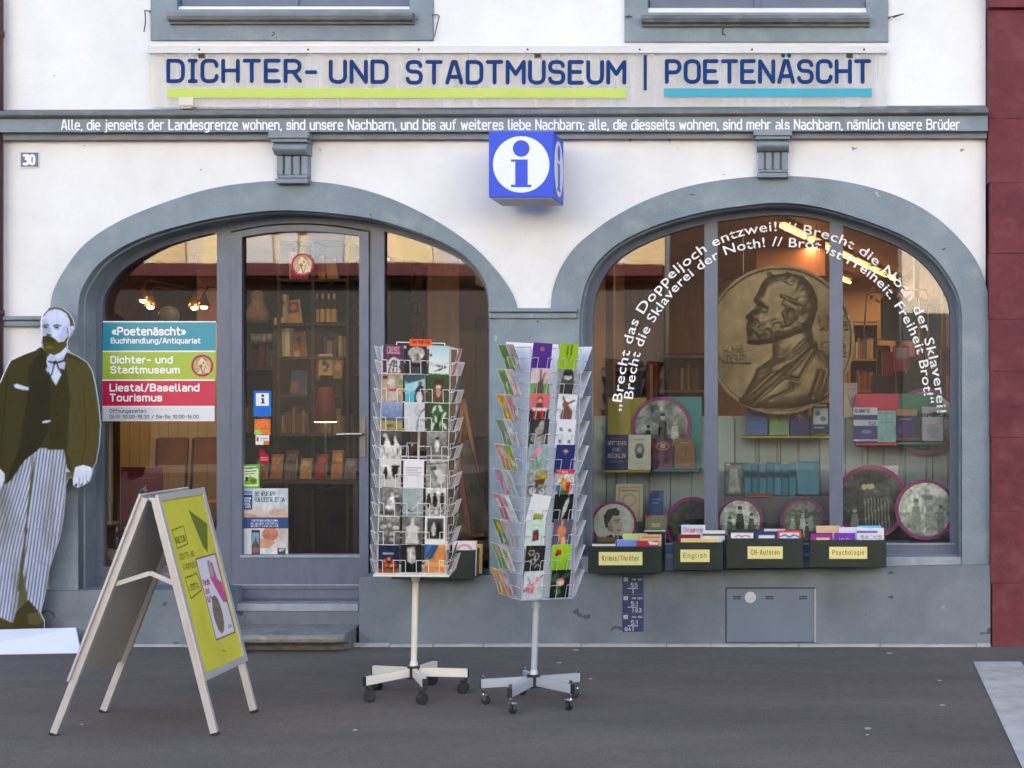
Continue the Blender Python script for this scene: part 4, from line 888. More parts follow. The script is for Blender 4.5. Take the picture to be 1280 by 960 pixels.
# head
cp.p([(52, 425), (51, 408), (52, 398), (56, 390), (64, 385), (75, 385), (83, 389), (87, 396), (88, 408), (86, 420), (82, 430), (72, 436), (60, 434)], SK)
cp.p([(52, 400), (58, 398), (60, 404), (60, 416), (56, 424), (52, 424)], (176, 188, 218)); cp.p([(78, 410), (87, 404), (86, 420), (81, 428), (74, 426)], (182, 194, 224)); cp.p([(66, 412), (76, 413), (72, 421), (66, 419)], (212, 222, 248)); cp.p([(58, 392), (76, 389), (82, 398), (60, 402)], (210, 220, 248)); cp.blur(2)
cp.p([(57, 388), (61, 385), (68, 383), (78, 385), (86, 391), (91, 399), (93, 407), (88, 409), (87, 400), (83, 392), (76, 387.5), (69, 386), (60, 389), (54, 396), (53, 393)], (104, 92, 66))
cp.p([(68, 383.2), (78, 385), (86, 391), (91, 399), (93, 407), (89, 409), (87.5, 400), (84, 392), (77, 388)], (92, 70, 52))
cp.e(89, 414, 3.3, 6.8, SK, .2); cp.l([(88, 411), (90.5, 414), (88, 419)], .9, (120, 124, 140)); cp.l([(84.5, 410), (85.5, 424)], 1.2, (110, 104, 90))
cp.p([(52, 421), (56, 420), (60, 419), (65, 421), (69, 424), (73, 428), (80, 427), (84, 421), (85, 424), (82, 434), (76, 440), (68, 444), (58, 441), (54, 434)], (74, 68, 20)); cp.e(60, 424.5, 8.5, 3.6, (62, 54, 14), .15); cp.e(62, 434, 5, 2, (96, 88, 40), .1)
cp.p([(58.5, 405), (62, 408), (62, 417), (57, 420), (55, 416)], (168, 178, 206)); cp.l([(59, 418), (64, 419)], 1.6, (60, 60, 60)); cp.l([(61, 406), (62.5, 414), (64.5, 417)], .8, (130, 140, 164))
cp.p([(52.5, 407), (56, 404.8), (61, 405.5), (61, 407.5), (56, 407), (53, 409)], (112, 108, 92)); cp.p([(66, 406.5), (71, 405.2), (77, 406.5), (77, 408), (71, 407.6), (67, 408.6)], (104, 100, 84))
cp.e(57, 409, 2.8, 1.3, (92, 96, 112)); cp.e(71, 409.4, 3.2, 1.4, (84, 90, 108)); cp.e(57.4, 409, 1, 1, (30, 30, 40)); cp.e(71.6, 409.4, 1.1, 1.1, (30, 30, 40)); cp.l([(53, 411.5), (60, 411.6)], .6, (140, 148, 170)); cp.l([(67, 412), (75, 411.8)], .6, (140, 148, 170))
# hands
cp.p([(94, 584), (104, 582), (115, 585), (116, 590), (113, 596), (112, 602), (109, 601), (107, 606), (104, 607), (103, 603), (99, 609), (96, 610), (97, 603), (92, 607), (91, 600)], (212, 220, 240)); cp.p([(94, 584), (104, 581), (114, 584), (112, 588), (100, 587), (94, 590)], (226, 232, 246))
for a in (((100, 596), (99, 607)), ((104, 595), (104, 605)), ((108, 594), (108, 601))): cp.l(a, .8, (110, 112, 124))
cp.p([(-10, 588), (0, 586), (6, 592), (6, 600), (0, 612), (-10, 614), (-22, 606)], (206, 214, 236)); cp.l([(-4, 598), (0, 610)], .8, (120, 124, 136))
# white cut border
bd = cp.dist(OUT + [OUT[0]]); ins = cp.inside(OUT)
cp.put((bd < 1.3) & (cp.U < 60) & (cp.V < 500), np.array((250, 250, 252)))
cp.put((bd < .7) & ((cp.U >= 60) | (cp.V >= 500)), np.array((150, 150, 150)))
cp.blur(2); cp.n(.06, 40, 5)
u = (D+YC)/F
me = print_mesh(cp, 160*u, 413*u, keep=ins | (bd < .3), k=.82, name='figure_print')
for v in me.vertices: v.co = (v.co.x + X(48, YC), YC - .0005, v.co.z + Z(793, YC))
child('figure_print', me, PRINTM, cut)
child('board', plate_mesh([pl(OUT, YC)], YC, YC+.012, 'board'), mat('white_foamboard', (232, 234, 240), .6), cut)
m = MB(); zt = Z(785, YC-.03); xr = X(93, YC-.03)
m.hexa([(X(-60, YC), YC-.27, .004), (X(101, YC-.17), YC-.17, .004), (xr, YC-.012, zt), (X(-60, YC), YC-.012, zt-.02)], [(X(-60, YC), YC-.265, .0), (X(101, YC-.17), YC-.165, .0), (xr, YC-.006, zt-.006), (X(-60, YC), YC-.006, zt-.026)])
m.hexa([(X(-60, YC), YC+.02, zt-.03), (xr-.01, YC+.02, zt-.01), (xr, YC+.05, .0), (X(-60, YC), YC+.05, .0)], [(X(-60, YC), YC+.014, zt-.03), (xr-.01, YC+.014, zt-.01), (xr, YC+.044, .0), (X(-60, YC), YC+.044, .0)])
child('folded_base', m, mat('white_card_base', (236, 238, 246), .5), cut)
m = MB(); m.bar((X(30, YC), YC+.012, .9), (X(30, YC), -.085, .45), .05, .008); m.bar((X(30, YC), YC+.03, .02), (X(30, YC), -.08, .02), .05, .008); child('rear_strut', m, mat('white_foamboard'), cut)

# ------------------------------------------------------------------ A-board
ab = thing('pavement_sign', 'silver framed folding pavement sign with a yellow poster on its right panel', 'sign', (-1.29, -2.32, 0))
Y0, Y1 = -2.586, -2.05
def panel(xt, xf, zt, front):
    """one leaf: xt top x, xf foot x; front True when its outer face looks right"""
    sg = 1 if xf > xt else -1; dx = xf - xt
    def at(t, y, o=0.0):    # t 0 at the top to 1 at the foot; o outwards
        L = math.hypot(dx, zt); return Vector((xt + dx*t + sg*zt/L*o, y, zt*(1-t) + abs(dx)/L*o))
    tb = .775
    for y in (Y0 + .012, Y1 - .012):
        m = MB(); a, b_ = at(0, y), at(1, y); m.bar(a, b_ + (a-b_).normalized()*.012, .034, .026, up=(0, 1, 0)); child('leg', m, ALU, ab, bevel=.002)
        f_ = MB(); f_.bar(at(1, y) + (a-b_).normalized()*.014, at(1, y), .036, .028, up=(0, 1, 0)); child('rubber_foot', f_, BLACKP, ab)
    m = MB(); o0, o1 = .014, .026; wd = .034
    def fr(t0, t1, ya, yb_):
        m.hexa([at(t1, ya, o1), at(t1, yb_, o1), at(t0, yb_, o1), at(t0, ya, o1)], [at(t1, ya, o0), at(t1, yb_, o0), at(t0, yb_, o0), at(t0, ya, o0)])
    L = math.hypot(dx, zt); tw = wd / L
    fr(-.01, tb, Y0-.014, Y0-.014+wd); fr(-.01, tb, Y1+.014-wd, Y1+.014); fr(-.01, -.01+tw, Y0-.014+wd, Y1+.014-wd); fr(tb-tw, tb, Y0-.014+wd, Y1+.014-wd)
    fo = child('snap_frame', m, ALU, ab, bevel=.002)
    b_ = MB(); b_.hexa([at(tb-.006, Y0+.002, .012), at(tb-.006, Y1-.002, .012), at(.004, Y1-.002, .012), at(.004, Y0+.002, .012)], [at(tb-.006, Y0+.002, .006), at(tb-.006, Y1-.002, .006), at(.004, Y1-.002, .006), at(.004, Y0+.002, .006)])
    child('back_panel', b_, mat('grey_back_sheet', (178, 178, 176), .45, .1, var=.05), ab)
    return at, tb, tw
XT = X(186, Y0)
atR, tb, tw = panel(XT + .024, -.912, 1.12, True)
atL, _, _ = panel(XT - .022, -1.676, 1.12, False)
# yellow poster with its pictures
p = Pic(150, 224, (0, 0, 100, 150), (222, 214, 76)); p.n(.07, 4, 6)
DKY = (96, 98, 30)
p.l([(10, 26), (38, 24), (38, 40), (12, 42), (10, 26)], 1, DKY); p.t('KULTUR', 13, 37.5, 5, DKY, 22, .24)
p.t('DICHTER- UND', 13, 52, 4.6, (140, 140, 40), 33, .2); p.t('STADTMUSEUM', 14, 61, 4.6, (140, 140, 40), 33, .2)
p.l([(12, 68), (40, 67), (44, 74), (42, 82), (14, 86), (12, 68)], 1.2, DKY); p.t('LIESTAL', 16, 79.5, 4.6, DKY, 23, .2)
p.p([(58, 11), (95, 27), (78, 52), (71, 46)], (118, 126, 50))
p.r(46, 54, 96, 128, (150, 60, 90)); p.p([(47.5, 55.5), (94.5, 55.5), (94.5, 126.5), (47.5, 126.5)], (228, 226, 232))
q = lambda pts, c: p.p([(47.5 + a*47, 55.5 + b_*71) for a, b_ in pts], c)
q([(.55, .1), (.75, .08), (.8, .3), (.98, .36), (1, .62), (.8, .6), (.6, .4), (.45, .26)], (214, 90, 150)); q([(.5, .05), (.66, .05), (.7, .2), (.62, .3), (.46, .22)], (170, 166, 160)); p.e(76, 68, 3.4, 4, (196, 170, 150))
for i, tx in enumerate(('Poesie', 'und', 'Kaffee')): p.t(tx, 50, 79+i*7.6, 5, (170, 50, 110), 15 if i != 1 else 9, .2)
p.e(66, 107, 11, 17, (134, 118, 100), .12); p.l([(57, 101), (76, 105)], 1, (112, 96, 80)); p.l([(57, 109), (76, 113)], 1, (150, 134, 116)); p.t('ab Mai', 82, 122, 3, (120, 110, 120), 9, .18)
p.l([(54, 138), (62, 140)], .8, DKY)
ph_ = print_mesh(p, 1, 1, keep=np.ones(p.U.shape, bool), k=.86, name='poster')
ya, yb_ = Y0+.016, Y1-.016; t0, t1 = tw-.01, tb-tw
for v in ph_.vertices:
    uu, vv = v.co.x + .5, 1 - v.co.z; v.co = atR(t0 + (t1-t0)*vv, ya + (yb_-ya)*uu, .017)
child('poster', ph_, PRINT, ab)
wp = MB(); wp.quad(atL(t1, ya, .017), atL(t0, ya, .017), atL(t0, yb_, .017), atL(t1, yb_, .017)); child('blank_sheet', wp, mat('yellow_paper', (208, 206, 40), .4), ab)
m = MB()
hz = .80
for y in (Y0+.03, Y1-.03):
    m.cyl((XT-.02, y, 1.11), (XT+.02, y, 1.11), .011, n=8)
child('hinge', m, ALU, ab)
for y in (Y0+.02, Y1-.02):
    for at_, s_ in ((atL, 1), (atR, -1)):
        e = at_(.36, y, -.012); pk = Vector((XT - .002, y, e.z + .052))
        child('stay_arm', MB().bar(e, pk, .022, .008, up=(0, 1, 0)), ALU, ab, bevel=.001)

# ------------------------------------------------------------------ book crates on the sill
GREEN = mat('black_green_crate_paint', (22, 38, 32), .38, var=.25, vscale=9, bump=.12, bscale=25)
TAPE = mat('yellow_label_paper', (238, 226, 150), .5)
CRATES = {}
def crate(x0, x1, y0, y1, label, txt=None, tr_=None, dep=.30, Y=-.23, group='dark green book crates on the sill'):
    za, zb_ = Z(y1, Y), Z(y0, Y); xa, xb = X(x0, Y), X(x1, Y)
    c = thing('book_crate', label, 'crate', ((xa+xb)/2, Y + dep/2, za), group); t = .014
    child('front_board', MB().box((xa, Y, za), (xb, Y+t, zb_)), GREEN, c, bevel=.003)
    child('back_board', MB().box((xa, Y+dep-t, za), (xb, Y+dep, zb_ + .03)), GREEN, c, bevel=.003)
    for xx in (xa, xb-t): child('side_board', MB().box((xx+.0005, Y+t, za+.001), (xx+t-.0005, Y+dep-t, zb_-.002)), GREEN, c, bevel=.002)
    child('bottom_board', MB().box((xa+t, Y+t, za+.003), (xb-t, Y+dep-t, za+.015)), GREEN, c)
    if txt:
        a, b_, c_, d = tr_; lb_ = child('paper_label', MB().box((X(a, Y), Y-.0012, Z(d, Y)), (X(c_, Y), Y+.0005, Z(b_, Y))), TAPE, c)
        mm_ = MB(); hh = (d-b_)*.42*(D+Y)/F; sl = .0
        stroke_mesh(mm_, txt, X(a+4, Y), (Z(b_, Y)+Z(d, Y))/2 - hh*.42, hh, Y-.0022, X(c_-4, Y)-X(a+4, Y), wt=.10, gap=.46); child('lettering', mm_, mat('grey_ink', (70, 66, 50), .7), lb_)
    return (xa, xb, Y, za, zb_, dep)
c1 = crate(735, 827, 683, 717, 'dark green crate of thrillers with yellow label Krimis/Thriller, leftmost labelled crate', 'Krimis/Thriller', (748.5, 690, 803, 706.5))
c2 = crate(841, 904, 678, 713, 'small dark green crate with yellow label English', 'English', (850.5, 687, 887, 702.5))
c3 = crate(908, 1004, 673, 710.5, 'dark green crate with yellow label CH-Autoren', 'CH-Autoren', (934.5, 683, 978.5, 698.5))
c4 = crate(1012, 1108, 675, 709.5, 'dark green crate with yellow label Psychologie', 'Psychologie', (1036.5, 683.5, 1084, 698.5))
c5 = crate(489, 592, 688, 724, 'dark green unlabelled crate on the sill behind the taller postcard rack')
def cbook(cr, fx, wpx, y0, depf, c, label, art=None, th=.022, lean=.12):
    xa, xb, Y, za, zb_, dep = cr; Yb = Y + .02 + depf*(dep-.07); u = (D+Yb)/F; x = xa + fx*(xb-xa); w_ = wpx*u; zt = Z(y0, Yb); h = zt - za - .018
    p = Pic(40, 56, (0, 0, 40, 56), c); p.n(.05, 6, int(fx*50)+3)
    if art: draw(p, art)
    p.blur(1)
    me = print_mesh(p, w_, h, th, edge=(226, 220, 206), back=c, name='book')
    o = obj('book', me, PRINT, label=label, cat='book', group='second hand books in the sill crates'); o.rotation_euler = (-lean, 0, 0); o.location = (x, Yb, za + .017)
for a in (
 (c1, .20, 29, 677, .03, (226, 222, 226), 'white topped thriller with dark spine at the front left of the Krimis crate', [('r', 0, 0, 40, 5, (50, 44, 44)), ('r', 0, 9, 40, 11, (120, 40, 60))]),
 (c1, .52, 27, 674, .12, (124, 146, 216), 'pale blue book in the middle of the Krimis crate', [('r', 0, 0, 40, 3, (150, 170, 226))]),
 (c1, .80, 27, 676, .03, (176, 44, 48), 'red book at the front right of the Krimis crate', [('p', [(20, 0), (40, 3), (40, 8), (24, 8)], (226, 222, 220))]),
 (c1, .82, 27, 668, .35, (222, 176, 134), 'peach coloured book behind the red one in the Krimis crate', [('r', 4, 4, 36, 5.5, (180, 120, 90))]),
 (c1, .60, 30, 667, .5, (206, 208, 130), 'pale yellow green book in the Krimis crate', None),
 (c1, .86, 27, 663, .75, (30, 30, 36), 'black book at the back right of the Krimis crate', [('r', 0, 0, 40, 2, (220, 220, 220))]),
 (c1, .22, 26, 671, .6, (90, 70, 50), 'brown book at the back left of the Krimis crate', None),
 (c2, .50, 44, 673, .03, (238, 200, 120), 'flat yellow book at the front of the English crate', [('r', 0, 0, 40, 2, (250, 226, 160))]),
 (c2, .30, 28, 668, .3, (130, 30, 60), 'dark red book in the English crate', None),
 (c2, .36, 30, 656, .7, (226, 226, 224), 'white book with pink title band standing tallest in the English crate', [('r', 1, 3, 39, 11, (196, 220, 226)), ('t', 'Science', 4, 10, 6, (214, 80, 110), 32, .2)]),
 (c2, .78, 28, 663, .6, (232, 228, 224), 'white book on the right of the English crate', [('r', 0, 6, 40, 9, (60, 40, 50))]),
 (c3, .20, 28, 664, .1, (232, 232, 232), 'white book with red handwriting in the CH-Autoren crate', [('r', 0, 0, 40, 3, (60, 60, 64)), ('l', [(8, 9), (14, 7), (20, 9), (26, 7), (34, 9)], 1.6, (200, 50, 80))]),
 (c3, .52, 28, 664, .2, (38, 56, 110), 'navy book with a white block in the CH-Autoren crate', [('r', 6, 7, 34, 30, (226, 226, 230))]),
 (c3, .82, 30, 663, .1, (216, 60, 50), 'red framed book with blue scribble in the CH-Autoren crate', [('r', 4, 4, 36, 30, (222, 226, 234)), ('l', [(5, 10), (12, 7), (20, 11), (28, 7), (36, 11)], 2, (60, 80, 150))]),
 (c3, .62, 26, 661, .7, (200, 204, 210), 'pale grey book at the back of the CH-Autoren crate', None),
 (c4, .16, 27, 666, .06, (150, 40, 140), 'magenta book with cream title box in the Psychologie crate', [('r', 0, 0, 40, 2, (50, 30, 60)), ('r', 10, 9, 34, 40, (236, 206, 160))]),
 (c4, .46, 26, 666, .06, (120, 44, 170), 'violet book with white lettering in the Psychologie crate', [('t', 'ich', 10, 14, 5, (230, 220, 240), 20, .2)]),
 (c4, .80, 34, 660, .18, (222, 222, 230), 'white book with grey capitals and violet bar in the Psychologie crate', [('r', 0, 5, 30, 8, (100, 60, 150)), ('t', 'SACKS', 6, 17, 5, (110, 110, 120), 30, .18)]),
 (c4, .25, 30, 657, .7, (222, 184, 150), 'beige book at the back left of the Psychologie crate', None),
 (c4, .55, 30, 659, .6, (226, 228, 236), 'white book at the back of the Psychologie crate', None),
 (c4, .80, 30, 657, .8, (120, 190, 226), 'sky blue book at the back right of the Psychologie crate', None),
 (c5, .86, 30, 676, .1, (232, 216, 216), 'white book with a pink ring in the unlabelled crate', [('e', 20, 16, 14, 11, (206, 150, 160)), ('e', 20, 17, 10, 8, (232, 220, 220))]),
 (c5, .5, 30, 676, .4, (206, 200, 190), 'cream book in the unlabelled crate', None),
 (c5, .96, 14, 680, .6, (230, 170, 80), 'orange book at the back of the unlabelled crate', None),
): cbook(*a)
# ------------------------------------------------------------------ postcard racks
def rack(loc, rz, lean, Wd, rows, pitch, z0, us, pr, base_r, a0, wire, metal, caster_style, label, name='postcard_rack', wr=.0019, htop=.0):
    root = thing(name, label, 'postcard rack', loc); root.rotation_euler = (0, 0, rz)
    LM = Matrix.Translation((0, 0, .12)) @ Matrix.Rotation(-rz, 4, 'Z') @ Matrix.Rotation(lean, 4, 'Y') @ Matrix.Rotation(rz, 4, 'Z') @ Matrix.Translation((0, 0, -.12))
    # five legged base
    hubz = .12
    obj('hub', MB().cyl((0, 0, hubz-.035), (0, 0, hubz+.035), .034, n=16), BLACKP, root, bevel=.003)
    for i in range(5):
        a = R(a0 + 72*i); d = Vector((math.cos(a), math.sin(a), 0)); e = d*base_r
        ar = obj('base_arm', MB().bar(d*.03 + Vector((0, 0, hubz)), e + Vector((0, 0, hubz-.012)), .026, .045), metal, root, bevel=.002)
        obj('end_cap', MB().bar(e*.995 + Vector((0, 0, hubz-.012)), e*1.018 + Vector((0, 0, hubz-.012)), .029, .05), BLACKP, ar, bevel=.002)
        rr = random.Random(i+3); t = rr.uniform(0, 6.28); ax = Vector((math.cos(t), math.sin(t), 0)); fw = Vector((-ax.y, ax.x, 0)) * .014
        big = caster_style == 'black'
        wrad = .030 if big else .022
        c_ = Vector((e.x*.96, e.y*.96, wrad)) + fw
        fk = MB(); pt = Vector((e.x*.96, e.y*.96, hubz-.04))
        fk.cyl(pt, (pt.x, pt.y, wrad*2+.004), .008); fk.bar(c_ + Vector((0, 0, wrad+.006)) - ax*.02, c_ + Vector((0, 0, wrad+.006)) + ax*.02, .03, .008)
        if not big:
            for s_ in (-1, 1): fk.bar(c_ + ax*.014*s_, c_ + ax*.014*s_ + Vector((0, 0, wrad+.006)), .02, .003, up=ax)
            fk.cyl((pt.x, pt.y, hubz+.012), (pt.x, pt.y, hubz+.03), .008, .009, n=10)
        co = obj('caster', fk, BLACKP if big else CHROME, root, bevel=.001)
        wm = MB()
        if big:
            for s_ in (-1, 1):
                q = c_ + ax*.013*s_; wm.cyl(q - ax*.009, q + ax*.009, wrad, n=20)
        else: wm.cyl(c_ - ax*.009, c_ + ax*.009, wrad, n=18)
        obj('wheel', wm, BLACKP, co, bevel=.004)
    zt = z0 + rows*pitch
    obj('pole', MB().cyl((0, 0, hubz+.03), (0, 0, z0-.01), .0165, n=18).xf(LM), metal, root, smooth=False)
    cm = MB(); cm.cyl((0, 0, hubz+.034), (0, 0, hubz+.06), .024, .018, n=18); cm.cyl((0, 0, z0-.06), (0, 0, z0-.012), .023, n=18); obj('collar', cm.xf(LM), metal, root, bevel=.002)
    h2 = Wd/2
    if caster_style == 'black': obj('base_plate', MB().box((-h2-.02, -h2-.02, z0-.014), (h2+.02, h2+.02, z0-.002)).xf(LM), metal, root, bevel=.003)
    fm = MB()
    for z in (z0, (z0+zt)/2, zt): fm.tube([(-h2, -h2, z), (h2, -h2, z), (h2, h2, z), (-h2, h2, z), (-h2, -h2, z)], wr*1.3)
    for q in ((-h2, -h2), (h2, -h2), (h2, h2), (-h2, h2)): fm.tube([(q[0], q[1], z0), (q[0], q[1], zt)], wr*1.3)
    fm.tube([(-h2, 0, z0), (h2, 0, z0)], wr*1.5); fm.tube([(0, -h2, z0), (0, h2, z0)], wr*1.5); fm.cyl((0, 0, z0), (0, 0, zt), .007)
    if htop: fm.tube([(-h2*.72, -.01, zt), (-h2*.72, -.01, zt+htop), (h2*.72, -.01, zt+htop), (h2*.72, -.01, zt)], wr*1.4)
    obj('wire_frame', fm.xf(LM), wire, root)
    def fp(k, u, o, z):
        a = k*math.pi/2; x, y = u, -h2 - o; return Vector((x*math.cos(a)-y*math.sin(a), x*math.sin(a)+y*math.cos(a), z))
    for k in range(4):
        m = MB()
        for r_ in range(rows):
            z = z0 + r_*pitch
            for u in us:
                hw = pr
                for s_ in (-1, 1): m.tube([fp(k, u+s_*hw*.55, .022, z+.004), fp(k, u+s_*hw*.55, .042, z+.075), fp(k, u+s_*hw*1.12, .040, z+.075), fp(k, u+s_*hw*1.12, .0, z+.06)], wr, 4)
                m.tube([fp(k, u-hw, .0, z+.004), fp(k, u-hw*.55, .022, z+.004), fp(k, u+hw*.55, .022, z+.004), fp(k, u+hw, .0, z+.004)], wr, 4)
            m.tube([fp(k, -h2, 0, z+.004), fp(k, h2, 0, z+.004)], wr, 4)
        obj('wire_pockets', m.xf(LM), wire, root)
    M0 = Matrix.Translation(loc) @ Matrix.Rotation(rz, 4, 'Z') @ LM
    def slot(k, u, r_, lean_=R(13), jit=(0, 0, 0), o=.006):
        return M0 @ Matrix.Rotation(k*math.pi/2, 4, 'Z') @ Matrix.Translation((u, -h2-o, z0 + r_*pitch + .006 + jit[1])) @ Matrix.Rotation(jit[2], 4, 'Y') @ Matrix.Rotation(lean_, 4, 'X')
    return root, slot
def R_(g): return (g, g, g)
# a few picture kinds for card prints, unit box (0,0)-(1,1.4)
def sky_land(c0, c1, land, hz=.8): return [('g', 0, hz, c0, c1), ('r', 0, hz, 1, 1.4, land), ('n', .12, 9, int(hz*50))]
def bw(seed, figs, top=200, bot=120, hz=.8, border=0, dark=30):
    ops = [('g', 0, hz, R_(top), R_(top-40)), ('r', 0, hz, 1, 1.4, R_(bot)), ('n', .35, 7, seed)]
    for (x, y, s_, g_) in figs:
        ops += [('e', x, y-.62*s_, .1*s_, .12*s_, R_(g_)), ('p', [(x-.14*s_, y-.5*s_), (x+.14*s_, y-.5*s_), (x+.2*s_, y-.1*s_), (x+.1*s_, y+.45*s_), (x-.1*s_, y+.45*s_), (x-.2*s_, y-.1*s_)], R_(g_))]
    ops += [('n', .25, 16, seed+5)]
    if border: ops += [('r', 0, 0, border, 1.4, R_(240)), ('r', 1-border, 0, 1, 1.4, R_(240)), ('r', 0, 0, 1, border, R_(240)), ('r', 0, 1.4-border*3, 1, 1.4, R_(240))]
    return ops
W_ = (236, 236, 238)
